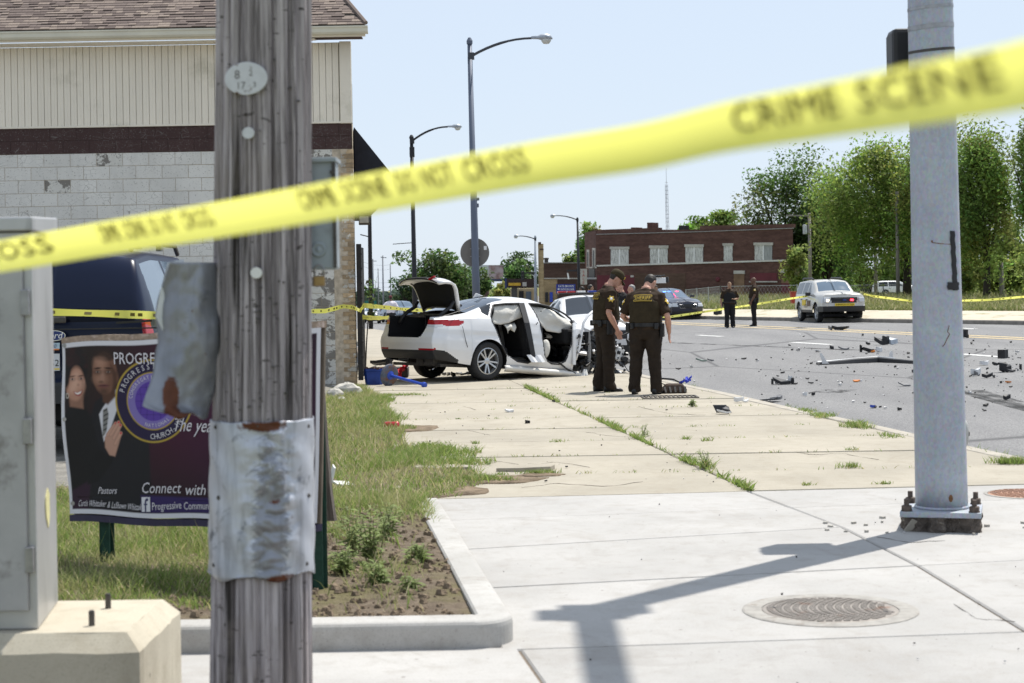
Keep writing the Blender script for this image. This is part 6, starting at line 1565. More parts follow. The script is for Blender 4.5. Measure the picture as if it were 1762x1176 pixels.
# sheriff's SUV, nose towards the viewer
ge = G(1444, 555, RZ); hd = radians(-86)
ex = make_car('patrol_suv', 'beige silver sheriff SUV with a red grille light, parked at the far kerb', (ge.x-2.89*cos(hd), ge.y-2.89*sin(hd)+.2, RZ), hd, SUV, SILV, .03, wsgrey=SKYGL)
for s in (-1, 1):
    q = MB(); q.tube([(-.6,s*.60,1.74),(-.5,s*.60,1.81),(1.1,s*.60,1.81),(1.25,s*.60,1.75)], .034, 6); q.build('roof_rail', BLACK, ex, local=True)
q = MB(); q.box((3.965,0,.735), (.03,.80,.105)); q.build('push_plate', YELLOWP, ex, local=True); on_front(None, 'SHERIFF K9 PATROL', ex, 3.985, 0, .71, .085, BLACKPR, 'plate_lettering')
q = MB(); q.box((3.945,.30,.915), (.03,.12,.07)); q.build('red_warning_light', emit('red_light_on', (1,.03,.05), 6), ex, local=True)
for zz_ in (.86,.97):
    q = MB(); q.box((3.93,0,zz_), (.03,.90,.018)); q.build('grille_bar', DKSTEEL, ex, local=True)
q = MB(); q.ell((3.945,0,.915), (.01,.10,.04), 14, 6); q.build('oval_badge', M('navy_badge', (.02,.04,.16), .3), ex, local=True)
for s in (-1, 1):
    q = MB(); q.box((3.865,s*.71,.92), (.10,.25,.19), rotm(0,-.12,s*.25)); q.build('headlamp', LENSW, ex, local=True, bevel=.03)
q = MB(); q.box((3.915,-.68,.90), (.05,.11,.10)); q.build('lit_bulb', emit('warm_lamp_on', (1,.85,.6), 2.2), ex, local=True)
def on_side(txt, t, x, y, z, size, mat, name):
    s = -1 if y < 0 else 1; Mx = Matrix(((1,0,0,x),(0,0,s,y),(0,1,0,z),(0,0,0,1))) if y < 0 else Matrix(((-1,0,0,x),(0,0,1,y),(0,1,0,z),(0,0,0,1))); q = MB(); q.text(txt, size, Mx, .012); return q.build(name, mat, t, local=True)
q = MB(); q.box((.95,-.945,.80), (.62,.012,.24)); q.build('gold_star_decal', YELLOWP, ex, local=True); q = MB(); q.box((1.75,-.945,.78), (.5,.012,.24)); q.build('brown_decal', M('brown_print', (.12,.07,.04), .5), ex, local=True)
on_side('SHERIFF', ex, 1.25, -.94, .60, .20, M('brown_print', (.12,.07,.04)), 'door_lettering')
Mx = Matrix(((0,-.62,.78,1.88),(1,0,0,0),(0,.78,.62,1.635),(0,0,0,1))); q = MB(); q.text('SHERIFF', .13, Mx, .02); q.build('windscreen_lettering', WHITEPR, ex, local=True)
# dark patrol saloon with its lights on
gc = G(1176, 550, RZ); hd = radians(-76)
ch = make_car('patrol_saloon', 'navy patrol saloon with headlamps lit, behind the bowed officer', (gc.x-3.0*cos(hd)-.1, gc.y-3.0*sin(hd)+.3, RZ), hd, SEDAN, NAVY, .03, wsgrey=SKYGL)
for s in (-1, 1):
    q = MB(); q.ell((3.86,s*.62,.68), (.05,.09,.055), 12, 8); q.build('lit_bulb', emit('warm_lamp_on', (1,.85,.6), 2.2), ch, local=True)
    q = MB(); q.tube([(4.10,s*.05,.53),(4.10,s*.40,.54),(4.07,s*.42,.70),(4.08,s*.05,.71),(4.10,s*.05,.53)], .014, 6); q.build('grille_surround', CHROME, ch, local=True)
for y, col, nm in ((-.32,(.1,.25,1),'blue_warning_light'), (-.10,(.1,.25,1),'blue_warning_light'), (.28,(1,.05,.12),'red_warning_light')):
    q = MB(); q.box((1.68,y,1.30), (.05,.16,.05)); q.build(nm, emit(nm+'_on', col, 5), ch, local=True)
# white patrol saloon beyond the wreck
hd = radians(-83); rc = Pd(1004, 506, 41)
pol = make_car('patrol_saloon', 'white patrol saloon with a roof light bar, mostly hidden behind the wrecked car', (rc.x-.85*cos(hd), 41-.85*sin(hd), RZ), hd, SEDAN, PWHITE, .03, group=None)
q = MB(); q.box((.85,0,1.52), (.30,1.20,.03)); q.build('light_bar', BLACK, pol, local=True, bevel=.01)
for k, (c_, mt) in enumerate(((-.52,'r'),(-.30,'r'),(-.06,'w'),(.2,'b'),(.45,'b'))):
    q = MB(); q.box((.85,c_,1.555), (.22,.19,.045)); q.build('light_bar_lens', {'r': emit('red_bar_lens', (.30,.012,.015), .15), 'w': WHITEP, 'b': emit('blue_bar_lens', (.02,.04,.25), .15)}[mt], pol, local=True, bevel=.012)
# pale crossover in the far lot
pc = Pd(1499, 512, 188)
make_car('crossover', 'white crossover parked in the meadow under the far trees', (pc.x+1.3, 188, pc.z), radians(4), SUV, PWHITE, .06, wsgrey=SKYGL)
# queue of cars far down the street
for px_, D, hd, base, col, lb in ((637,150,-92,SEDAN,(.62,.62,.63),'small white car far down the street beside the black lamp post'),(668,148,-85,SEDAN,(.03,.04,.06),'dark car far down the street left of the man in white'),(699,140,-70,SUV,(.10,.15,.22),'blue grey SUV far down the street right of the man in white'),(738,155,-80,SUV,(.16,.19,.22),'grey SUV far down the street seen under the open boot lid'),(655,175,-88,SEDAN,(.10,.02,.02),'tiny dark red car farthest down the street')):
    p = Pd(px_, 540, D); h = radians(hd); z = RZ+dipc(p.x, D)
    make_car('distant_car', lb, (p.x-2.9*cos(h), D-2.9*sin(h), z), h, base, car_paint('distant_paint_%d' % px_, col, .1), .09, group='cars queued far down the street', wsgrey=SKYGL, low=True)
# big dark SUV behind the banner, tail towards the viewer
BIG = dict(SUV); k = 1.07
for key in ('W','Ws','Wt'): BIG[key] = [(x, v*k) for x, v in SUV[key]]
for key in ('zb','zr','zt'): BIG[key] = [(x, v*1.105) for x, v in SUV[key]]
BIG['prof'] = [(.3,-.03),(.45,0),(.8,.0),(1.1,-.012),(1.25,-.03)]; BIG['n'] = (30,24,14); BIG['dx'] = .025; BIG['K'] = 70
BIG['rearp'] = [(.4,.03),(.5,-.05),(.68,-.04),(.74,.0),(1.2,.02),(1.45,.05),(1.95,.17)]; BIG['rearp_len'] = .8
V, F, zone, sd = car_shell(BIG); c = V[F].mean(1); x, y, z = c[:,0], np.abs(c[:,1]), c[:,2]; tags = np.full(len(F), 'body', dtype=object); rear = zone == 3
tags[rear & (z > 1.24) & (z < 1.86) & (y < .80)] = 'rear_window'; fz = lambda kk: np.interp(x, *zip(*BIG[kk]))
sw = (zone == 1) & (sd != 2) & (x > -.60) & (x < 2.1-(z-1.1)) & (z < fz('zr')-.06) & (z > fz('zb')+.04) & (np.abs(x-.42) > .05) & (np.abs(x-1.3) > .05); tags[sw] = 'side_window'
tags[(rear | ((zone <= 1) & (x < -.80))) & (z > .86) & (z < 1.30) & (y > .86)] = 'tail_lamp'; tags[(rear | ((zone == 0) & (x < -.75))) & (z < .70)] = 'bumper'
bx0 = Pd(268, 500, 16.0).x-1.0
big = thing('parked_suv', 'big dark navy SUV parked tail first behind the church banner', 'car', (bx0, 16.98, .105), None, pi/2)
split_parts(big, V, F, tags, {'body': car_paint('deep_navy_paint', (.007,.012,.034), .0, .3, .03), 'rear_window': M('smoked_glass', (.004,.005,.010), .06, spec=.12), 'side_window': SKYGL, 'tail_lamp': LENSR, 'bumper': TRIM})
for s in (-1, 1):
    for xw in (0, 2.89): wheel(big, xw, s*.86, .39, .26, 5, s, .62)
    q = MB(); q.tube([(-.62,s*.70,1.90),(-.45,s*.70,1.985),(1.5,s*.70,1.985),(1.65,s*.70,1.90)], .024, 8); q.box((-.3,s*.70,1.95),(.10,.05,.07)); q.box((.7,s*.70,1.95),(.10,.05,.07)); q.build('roof_rail', M('roof_rail_grey', (.10,.10,.11), .4, .4), big, local=True)
q = MB(); q.box((1.2,0,.4), (4,1.5,.15)); q.build('underbody', LINER, big, local=True)
def tail(px_, py_, off=.0):            # point on the tailgate from a place in the photograph, in the SUV's own frame
    p = Pd(px_, py_, 15.93-off); return Vector((p.y-16.98, -(p.x-bx0), p.z-.105))
def tailM(p): return Matrix(((0,0,-1,p.x),(-1,0,0,p.y),(0,1,0,p.z),(0,0,0,1)))
q = MB(); p = tail(92,578,.06); q.prism([(.105*cos(a), .043*sin(a)) for a in np.linspace(0,2*pi,30,endpoint=False)], 0, .012, tailM(p)); o_ = q.build('oval_badge', M('navy_badge', (.02,.04,.16), .3), big, local=True)
q = MB(); q.prism([(.112*cos(a), .049*sin(a)) for a in np.linspace(0,2*pi,30,endpoint=False)], -.002, .008, tailM(p)); q.build('badge_rim', CHROME, big, local=True)
q = MB(); q.text('Ford', .085, tailM(p+Vector((0,.0,-.026))), .014, shear=.25); q.build('badge_script', WHITEPR, big, local=True)
q = MB(); p = tail(98,551,.05); q.box(p, (.04,.16,.06)); q.build('tailgate_handle', DKSTEEL, big, local=True, bevel=.012)
p = tail(74,624,.06)
q = MB(); q.box(p+Vector((0,0,0)), (.012,.305,.155)); pt = q.build('number_plate', M('plate_white', (.55,.57,.60), .4), big, local=True)
q = MB(); q.text('INDIANA', .034, tailM(p+Vector((-.007,0,.045))), .001); q.text('52', .085, tailM(p+Vector((-.007,-.108,-.035))), .001); q.build('plate_lettering', BLACKPR, pt, local=True)
q = MB(); q.box(p+Vector((-.001,0,-.062)), (.013,.30,.012)); q.build('plate_band', YELLOWP, pt, local=True)
p = tail(78,596,.06); q = MB(); q.box(p, (.01,.26,.055)); q.build('bumper_sticker', M('pale_blue_print', (.42,.56,.66), .5), big, local=True); q = MB(); q.text('00', .05, tailM(p+Vector((-.006,-.075,-.018))), .001, shear=.25); q.build('sticker_lettering', M('navy_badge', (.02,.04,.16)), big, local=True); q = MB(); q.box(p+Vector((-.001,-.03,-.031)), (.011,.19,.012)); q.build('sticker_band', M('orange_print', (.7,.22,.05), .5), big, local=True)
q = MB(); q.box(tail(180,566,.045), (.02,1.5,.012)); q.build('tailgate_seam', BLACK, big, local=True)
q = MB(); q.bar(tail(200,556,.05), tail(262,552,.05), .02); q.build('wiper', BLACK, big, local=True)
# ---------------------------------------------------------------- far side: brick building, shops, lamps, trees
def wallframe(pl, pr):                         # vertical wall between two ground points: returns place(px, py) and along/normal
    u = (pr-pl); u.z = 0; L = u.length; u.normalize(); n = Vector((u.y, -u.x, 0))
    def place(px_, py_, off=0.0):
        a, b_ = ray(px_, py_); d = Vector((a, 1, -b_)); o = Vector((0,0,EYE)); t = (pl-o).dot(n)/d.dot(n); return o+d*t+n*off
    return place, u, n, L
def on_wall(place, n, x0, x1, y0, y1, th, mat, name, parent, off=0.0):
    q = MB(); P_ = [place(x0,y1,off), place(x1,y1,off), place(x1,y0,off), place(x0,y0,off)]
    q.hexa([P_[0]+n*th, P_[1]+n*th, P_[1], P_[0], P_[3]+n*th, P_[2]+n*th, P_[2], P_[3]]); return q.build(name, mat, parent)
def farbrick(name, c0, c1, sc):
    t = NT(name); v = t.pos(); br = t.n('ShaderNodeTexBrick'); mp = t.vec('pos', (1,1,1), (radians(90),0,0)); t.l(mp, br.inputs['Vector'])
    br.inputs['Scale'].default_value = sc; br.inputs['Color1'].default_value = (*c0,1); br.inputs['Color2'].default_value = (*c1,1); br.inputs['Mortar'].default_value = (*dk(c0,1.5),1); br.inputs['Mortar Size'].default_value = .012
    f = t.noise(t.vec('pos', (.5,.5,3.5)), 1, 5, .65); c = t.mix(t.ramp(f, [(.35, .55), (.62, 0.0)]), br.outputs[0], dk(c0,.5)); g = t.noise(v, .35, 4, .6); c = t.mix(t.ramp(g, [(.5, 0.0), (.75, .4)]), c, dk(c1,1.4))
    t.set(c, .9, 0, .15); return t.m
RBRK = farbrick('dark_red_brick', (.098,.054,.046), (.135,.076,.062), 2.2); DBRK = farbrick('dark_brown_brick', (.075,.048,.040), (.10,.062,.05), 2.2); YBRK = farbrick('buff_far_brick', (.36,.27,.15), (.42,.32,.19), 2.0)
PALE = M('pale_limestone', (.46,.44,.40), .9, var=.15, scale=2); BOARDW = M('peeling_white_board', (.58,.58,.56), .8, var=.15, scale=3, stretch=(6,6,.5), dirt=(.16,.15,.14), dthr=(.52,.60), dscale=5); BOARDG = M('grey_board', (.30,.31,.31), .8, var=.3, scale=3, stretch=(6,6,.5))
REDD = M('maroon_paint', (.12,.022,.030), .7, var=.2, scale=1); PLYB = M('dull_plywood', (.20,.125,.075), .85, var=.25, scale=1.5)
A_ = Pd(1366, 500, 138); B_ = Pd(1027, 500, 149); C_ = Pd(1007.5, 500, 157); base_z = -.9
bb = thing('brick_building', 'two storey dark red brick building with five boarded white windows across the road', 'building', (B_.x, B_.y, base_z))
pf, u_, n_, L_w = wallframe(Vector((B_.x,B_.y,0)), Vector((A_.x,A_.y,0)))
def zt_(px_, py_): return pf(px_, py_).z
A0_, B0_, C0_ = Vector((A_.x,A_.y,0)), Vector((B_.x,B_.y,0)), Vector((C_.x,C_.y,0)); back = -n_*14; backA = Vector((A_.x, A_.y, 0))*(14/138)*.985
top = zt_(1160, 399); q = MB()
q.loft([[p+Vector((0,0,z)) for p in (B0_, A0_, A0_+backA, C0_+back*.6, C0_)] for z in (base_z, top)]); q.build('wall', RBRK, bb)
def parapet(x0, x1, y0, y1):
    q = MB(); b0, b1 = pf(x0, 450), pf(x1, 450); z0, z1 = top-.02, [pf(x0, y0).z, pf(x1, y1).z]
    q.hexa([Vector((b0.x,b0.y,z0)), Vector((b1.x,b1.y,z0)), Vector((b1.x,b1.y,z0))-n_*.4, Vector((b0.x,b0.y,z0))-n_*.4, Vector((b0.x,b0.y,z1[0])), Vector((b1.x,b1.y,z1[1])), Vector((b1.x,b1.y,z1[1]))-n_*.4, Vector((b0.x,b0.y,z1[0]))-n_*.4]); q.build('parapet', RBRK, bb)
parapet(1027,1136,395.9,392); parapet(1136,1205,395.4,395.6); parapet(1205,1366,389,385.6)
q = MB(); q.loft([[Vector((p.x,p.y,z)) for p in (B0_+n_*.0, C0_, C0_+back*.03, B0_+back*.03)] for z in (top-.02, pf(1027,396).z)]); q.build('parapet', RBRK, bb)
for (x0, x1, y0, y1) in ((1092,1101,382.5,394),(1064,1073,391,396),(1147,1154,387.5,397)):
    q = MB(); a, b_ = pf(x0, y1), pf(x1, y1); q.hexa([a-n_*2, b_-n_*2, b_-n_*3, a-n_*3]+[p+Vector((0,0,pf(x0,y0).z-a.z)) for p in (a-n_*2, b_-n_*2, b_-n_*3, a-n_*3)]); q.build('chimney', RBRK if x0 < 1140 else BLACK, bb)
def ledge(pts, th, mat, nm):
    q = MB(); q.loft([[p+n_*.08+Vector((0,0,-th/2)), p+n_*.08+Vector((0,0,th/2)), p-n_*.02+Vector((0,0,th/2)), p-n_*.02+Vector((0,0,-th/2))] for p in [pf(*p) for p in pts]]); q.build(nm, mat, bb)
ledge([(1027,457.8),(1366,448)], .13, M('white_ledge', (.58,.57,.53), .9, var=.1, scale=1), 'ledge'); ledge([(1027,403.6),(1205,399),(1366,393)], .06, M('grey_ledge', (.30,.29,.28), .9), 'ledge')
for x0, x1, yl0, yl1, yb in ((1051.5,1082,424.8,429,455.8),(1119,1149.2,422.7,427.5,453.6),(1180,1210,420.8,425.5,451.9),(1245.8,1260.8,419,423,449.4),(1299,1329,417.7,422.5,447.9)):
    on_wall(pf, n_, x0-1.5, x1+1.5, yl0, yl1, .10, PALE, 'lintel', bb, .0)
    w = thing('window', 'x', 'x', (0,0,0)); del w['label'], w['category']; w.parent = bb; w.location = -bb.location
    xm = (x0+x1)/2
    if x1-x0 > 20:
        on_wall(pf, n_, x0, xm-.8, yl1, yb, .03, BOARDW, 'board', w, .02); on_wall(pf, n_, xm+.8, x1, yl1, yb, .03, BOARDG if x0 > 1290 else BOARDW, 'board', w, .02); on_wall(pf, n_, xm-.8, xm+.8, yl1, yb, .07, WHITEPR, 'mullion', w, .0)
    else: on_wall(pf, n_, x0, x1, yl1, yb, .03, BOARDW, 'board', w, .02)
on_wall(pf, n_, 1263, 1282, 466, 471.6, .08, PALE, 'lintel', bb); on_wall(pf, n_, 1263, 1281, 471.6, 522, .04, PLYB, 'boarded_door', bb)
on_wall(pf, n_, 1291, 1337, 470, 484, .05, REDD, 'red_panel', bb); on_wall(pf, n_, 1290, 1338, 484, 486.2, .12, PALE, 'sill', bb)
on_wall(pf, n_, 1343, 1363, 464, 469.7, .08, PALE, 'lintel', bb); on_wall(pf, n_, 1345, 1361.5, 478, 487.5, .05, PLYB, 'board', bb); on_wall(pf, n_, 1345, 1361.5, 487.5, 522, .05, REDD, 'red_door', bb)
on_wall(pf, n_, 1092, 1180, 470.5, 525, .03, farbrick('infill_brick', (.095,.06,.045), (.125,.08,.06), 2.2), 'brick_infill', bb); on_wall(pf, n_, 1028, 1092, 474, 525, .04, REDD, 'painted_shopfront', bb); on_wall(pf, n_, 1086, 1091, 474, 477.5, .10, PALE, 'vent', bb)
q = MB(); p = pf(1235.5, 481, .02); q.lathe([(.20,0),(.20,.06),(.12,.1)], 16, Matrix.Translation(p) @ n_.to_track_quat('Z','Y').to_matrix().to_4x4()); q.build('alarm_bell', REDD, bb)
pl2, u2, n2, L2 = wallframe(C0_, B0_)
for x0, x1, y0, y1, m_, nm in ((1010.5,1014.5,430,462,PALE,'window_surround'),(1020,1025,427,462,PALE,'window_surround'),(1011.5,1013.5,434,459,BLACK,'window_pane'),(1021.3,1023.7,431,459,BLACK,'window_pane'),(1012,1026.5,459.5,462,PALE,'bay_ledge'),(1014,1024,463,478,BLACK,'broken_window'),(1010,1026.5,478,481,PALE,'bay_ledge')): on_wall(pl2, n2, x0, x1, y0, y1, .06 if 'pane' not in nm else .08, m_, nm, bb)
# lattice mast on its roof
mp_ = Pd(1149, 396, 152); mt = Pd(1146.5, 308, 152); an = thing('lattice_mast', 'thin lattice radio mast rising behind the brick building roof', 'radio mast', mp_+Vector((0,0,-2)))
q = MB(); w = .13
for dx, dy in ((-w,0),(w,0),(0,.2)): q.bar(mp_+Vector((dx,dy,-2)), mt+Vector((dx*.8,dy*.8,-.5)), .035)
for k in range(13):
    f0, f1 = k/13, (k+1)/13; a, b_ = mp_.lerp(mt, f0), mp_.lerp(mt, f1); q.bar(a+Vector((-w,0,0)), a+Vector((w,0,0)), .03)
q.bar(mt+Vector((0,0,-.6)), mt+Vector((0,0,.9)), .03); q.build('lattice', M('mast_grey', (.40,.41,.42), .5, .4), an)
# ---- low shops in the middle distance
def block(name, label, px0, px1, ytop, D, mat, depth=10, zb=-2.5, parts=(), D2=None, cat='building'):
    a, b_ = Pd(px0, ytop, D), Pd(px1, ytop, D2 or D); t = thing(name, label, cat, (a.x, D, zb)); pl, u, n, L = wallframe(Vector((a.x,a.y,0)), Vector((b_.x,b_.y,0)))
    q = MB(); k = -n*depth; q.loft([[Vector((p.x,p.y,z)) for p in (a, b_, b_+k, a+k)] for z in (zb, a.z)]); q.build('wall', mat, t)
    for x0, x1, y0, y1, m_, nm in parts: on_wall(pl, n, x0, x1, y0, y1, .12, m_, nm, t)
    return t, pl, n
lb, pl, nn = block('low_shop', 'low dark brown brick shop with a flat roof left of the brick building', 936, 1012, 453, 172, DBRK, 12, parts=((936,1012,451.8,453.6,M('grey_coping', (.20,.19,.18), .8),'coping'),))
q = MB(); p = Pd(940,453,173); q.lathe([(.2,0),(.2,.35),(.26,.36),(.26,.5),(0,.55)], 10, Matrix.Translation(p)); q.build('roof_vent', DKSTEEL, lb)
fs, pl, nn = block('buff_shop', 'buff brick shop front with a dark brown panel beside the campaign sign', 933, 998, 479.5, 150, YBRK, 8, parts=((959,996,481,520,DBRK,'brown_panel'),(933,998,478.6,480.4,PALE,'coping'),(938,943,503,520,BLACK,'window_pane'),(946,951,503,520,BLUEP,'window_pane')))
pil, pl, nn = block('buff_pillar', 'tall stepped buff brick chimney pillar beside the grey lamp post', 926, 935, 420, 146, YBRK, 1.2, cat='chimney', parts=((929.5,935,431,520,YBRK,'step'),(926,931,417,421,DBRK,'cap'),(929,935.6,428.5,431,DBRK,'cap')))
ws, pl, nn = block('pale_shop', 'low pale shop wall under the brown and yellow shop sign', 878, 925, 497, 160, M('pale_render', (.46,.38,.24), .9, var=.2, scale=.5), 8, parts=((893,901,501,520,BLACK,'window_pane'),(905,914,502,520,SKYGL,'window_pane')))
sg = thing('shop_sign', 'long dark brown and yellow shop sign on the pale shop', 'shop sign', Pd(897,495,158)); plS, uS, nS, LS = wallframe(Pd(872,487,158), Pd(922,487,158))
on_wall(plS, nS, 872, 922, 480, 495.5, .25, M('sign_brown', (.035,.018,.014), .6), 'panel', sg); on_wall(plS, nS, 875, 896, 487, 492, .3, M('sign_yellow', (.55,.33,.03), .6, var=.4, scale=1.5), 'yellow_panel', sg); on_wall(plS, nS, 868.5, 872, 479, 497, .3, M('sign_navy', (.03,.04,.12), .6), 'end_panel', sg); on_wall(plS, nS, 899, 906, 486, 493, .3, PALE, 'pale_panel', sg); on_wall(plS, nS, 880, 890, 495.5, 530, .1, DKSTEEL, 'sign_post', sg)
cs = thing('campaign_sign', 'blue campaign sign with white words above the white patrol car', 'sign', Pd(973,506,120)); plC, uC, nC, LC = wallframe(Pd(957,497,120), Pd(990,497,120))
on_wall(plC, nC, 957, 990, 489.3, 506, .06, M('campaign_blue', (.025,.04,.24), .6), 'board', cs)
for txt, x, y, h in (('KATE BROWN', 974, 494.6, 5.4), ('COMMISSIONER', 975, 499.8, 4.6), ('for Public Trust', 974, 504.6, 3.8)):
    q = MB(); V_, F_ = text_mesh(txt); w = max(v[0] for v in V_)*2; q.add([plC(x+v[0]/w*26, y-v[1]*h, .07) for v in V_], F_); q.build('printed_words', WHITEPR, cs)
q = MB(); q.add([plC(961+ (2.2 if k % 2 == 0 else .9)*cos(pi/2+k*pi/5), 497.8-(2.2 if k % 2 == 0 else .9)*sin(pi/2+k*pi/5), .07) for k in range(10)], [tuple(range(10))]); q.build('white_star', WHITEPR, cs)
on_wall(plC, nC, 960, 961, 506, 540, .05, DKSTEEL, 'post', cs); on_wall(plC, nC, 986, 987, 506, 540, .05, DKSTEEL, 'post', cs)
vs2 = thing('hanging_sign', 'narrow white upright sign with red lettering left of the brick building', 'sign', Pd(1004,490,140)); plV, uV, nV, LV = wallframe(Pd(998.5,477,140), Pd(1010,477,140))
on_wall(plV, nV, 998.5, 1010, 463, 490, .15, M('old_white_sign', (.42,.40,.38), .8, var=.15, scale=2), 'board', vs2)
for k, ch in enumerate('SALE'):
    q = MB(); V_, F_ = text_mesh(ch); q.add([plV(1004+v[0]*7, 470.5+k*6-v[1]*6.4, .17) for v in V_], F_); q.build('red_letter', M('red_letter_paint', (.35,.05,.04), .7), vs2)
on_wall(plV, nV, 1008, 1013, 465, 466.5, .05, DKSTEEL, 'bracket', vs2)
bl = thing('billboard', 'wide billboard with a blurred print beyond the grey lamp post', 'billboard', Pd(837,510,230)); plB, uB, nB, LB = wallframe(Pd(806,470,230), Pd(866,470,230))
on_wall(plB, nB, 806, 866, 456.5, 483, .3, M('billboard_white', (.50,.52,.50), .7, var=.05, scale=.3), 'panel', bl); on_wall(plB, nB, 806, 866, 480.5, 484.5, .36, M('billboard_navy', (.03,.045,.09), .7), 'lower_band', bl)
on_wall(plB, nB, 841, 866, 457, 480.5, .34, M('billboard_photo', (.22,.13,.11), .7, var=.5, scale=1.4, dirt=(.40,.33,.33), dscale=.5, dthr=(.45,.6)), 'photo_panel', bl)
q = MB(); V_, F_ = text_mesh('CROSS GI'); w = max(v[0] for v in V_)*2; q.add([plB(824+v[0]/w*30, 470.5-v[1]*10, .34) for v in V_], F_); q.build('printed_words', M('teal_print', (.06,.16,.15), .7), bl)
q = MB(); p = Pd(837,484,230.6); q.tube([p, p-Vector((0,0,5))], .35, 8); q.build('post', M('rust_post', (.10,.06,.05), .8), bl)
# ---- street lamps
LGREY = M('lamp_post_grey', (.115,.135,.18), .5, .3, var=.08, scale=1); LBLK = M('lamp_post_black', (.018,.018,.022), .5, .2); HEADM = M('lamp_head_grey', (.36,.39,.43), .45, .4); LLENS = M('lamp_bowl', (.55,.55,.52), .2)
def street_lamp(label, D, base, top, attach, tip, headlen, r0, r1, mat, zb=None, grp='street lamps along the road', col=None):
    b0, t0 = Pd(base[0], base[1], D), Pd(top[0], top[1], D); zb = zb if zb is not None else RZ; k = (t0.x-b0.x)/(t0.z-b0.z); bx = b0.x+k*(zb-b0.z)
    t = thing('street_lamp', label, 'street lamp', (bx, D, zb), grp)
    q = MB(); q.tube([(bx,D,zb),(b0.x+k*(2-b0.z),D,2) if zb < 1.5 else (bx,D,zb+.1), t0], [r0, r0*.95, r1], 12); q.build('pole', mat, t, smooth=True)
    q = MB(); q.lathe([(r1*1.3,-.04),(r1*1.35,.06),(r1*.6,.16),(0,.17)], 10, Matrix.Translation(t0)); q.build('pole_cap', mat, t)
    a, e = Pd(attach[0], attach[1], D), Pd(tip[0], tip[1], D); pts = [a]
    for f in np.linspace(0, 1, 9)[1:]: pts.append(Vector((a.x+(e.x-a.x)*f, D, a.z+(e.z-a.z)*(1-(1-f)**2.0))))
    q = MB(); q.tube(pts, [r1*.62]*5+[r1*.5]*4, 8); q.box(a, (r1*2.6,r1*2.6,r1*3)); q.build('arm', LBLK if mat is LBLK else M('lamp_arm', (.045,.05,.06), .5), t, smooth=False)
    s = 1 if e.x > a.x else -1; q = MB(); L = headlen; rings = []
    for f, h, w, dz in ((0,.06,.06,0),(.3,.075,.07,.0),(.45,.12,.15,.0),(.7,.14,.19,.0),(.9,.10,.14,.0),(1,.03,.04,-.03)): rings.append([e+Vector((s*f*L, w*cos(a_), dz+h*sin(a_)*(1 if sin(a_) > 0 else .5))) for a_ in np.linspace(0,2*pi,12,endpoint=False)])
    q.loft(rings); q.build('lamp_head', HEADM, t, smooth=True)
    q = MB(); q.lathe([(.0,-.17),(.09,-.16),(.15,-.08),(.16,-.02)], 12, Matrix.Translation(e+Vector((s*.70*L,0,-.02)))); q.build('lamp_bowl', LLENS, t, smooth=True)
    return t
l1 = street_lamp('tall grey street lamp carrying a round sign, behind the white wreck', 54, (819,490), (808,74), (811,97), (914,66), .66, .125, .07, LGREY)
q = MB(); q.box(Pd(813,104,54)+Vector((-.1,0,0)), (.10,.10,.22)); q.box(Pd(817,343,54)+Vector((.08,0,0)), (.12,.1,.09)); q.box(Pd(817,354,54)+Vector((.08,0,0)), (.09,.1,.12)); q.build('pole_bracket', LGREY, l1, bevel=.01)
rs = thing('round_sign', 'back of a round road sign strapped to the tall grey lamp post', 'road sign', Pd(817,460,54.2)); c_ = Pd(817,435,54.13)
q = MB(); Mx = Matrix.Translation(c_) @ Matrix.Rotation(pi/2,4,'X'); q.lathe([(0,-.006),(.45,-.006),(.45,.006),(0,.006)], 48, Mx); q.build('plate', M('sign_back_grey', (.165,.155,.145), .6, .3, var=.08, scale=3), rs)
q = MB(); q.box(Pd(835,427,54.1)+Vector((0,.01,0)), (.09,.004,.12)); q.build('sticker', WHITEPR, rs)
q = MB(); q.box(c_+Vector((0,-.02,.12)), (.3,.03,.03)); q.box(c_+Vector((0,-.02,-.12)), (.3,.03,.03)); q.build('strap', STEEL, rs)
l2 = street_lamp('black street lamp with curved arm left of the tall grey lamp', 87, (713.5,500), (708,238), (709,243), (770,218.5), .72, .13, .085, LBLK, zb=dipc(-4.9,87)-.02)
q = MB(); q.bar(Pd(710,418,87), Pd(676,420.5,87), .035); q.box(Pd(709,262,87), (.24,.24,.5)); q.build('side_bracket', LBLK, l2)
l3 = street_lamp('slim black street lamp with its arm to the left, in front of the brick building', 135, (996.5,500), (993.5,378), (993.5,379), (959,371.5), .55, .12, .07, LBLK, zb=-.6)
l4 = street_lamp('slim grey street lamp beside the buff pillar', 140, (921.5,500), (921,409), (921,412), (895,406.5), .5, .12, .07, M('lamp_post_pale', (.30,.33,.37), .5, .3), zb=-.9)
p0, p1_ = Pd(638,545,98), Pd(636,372,98); q = MB(); q.tube([Vector((p0.x,98,dipc(p0.x,98))), p1_, p1_+Vector((-.05,0,1.4))], [.13,.105,.09], 10); q.tube([Pd(636,408,98), Pd(620,404,98)], .03, 6)
tag(q.build('lamp_post', LBLK, smooth=True), 'plain black lamp post standing just right of the building corner', 'lamp post', None)
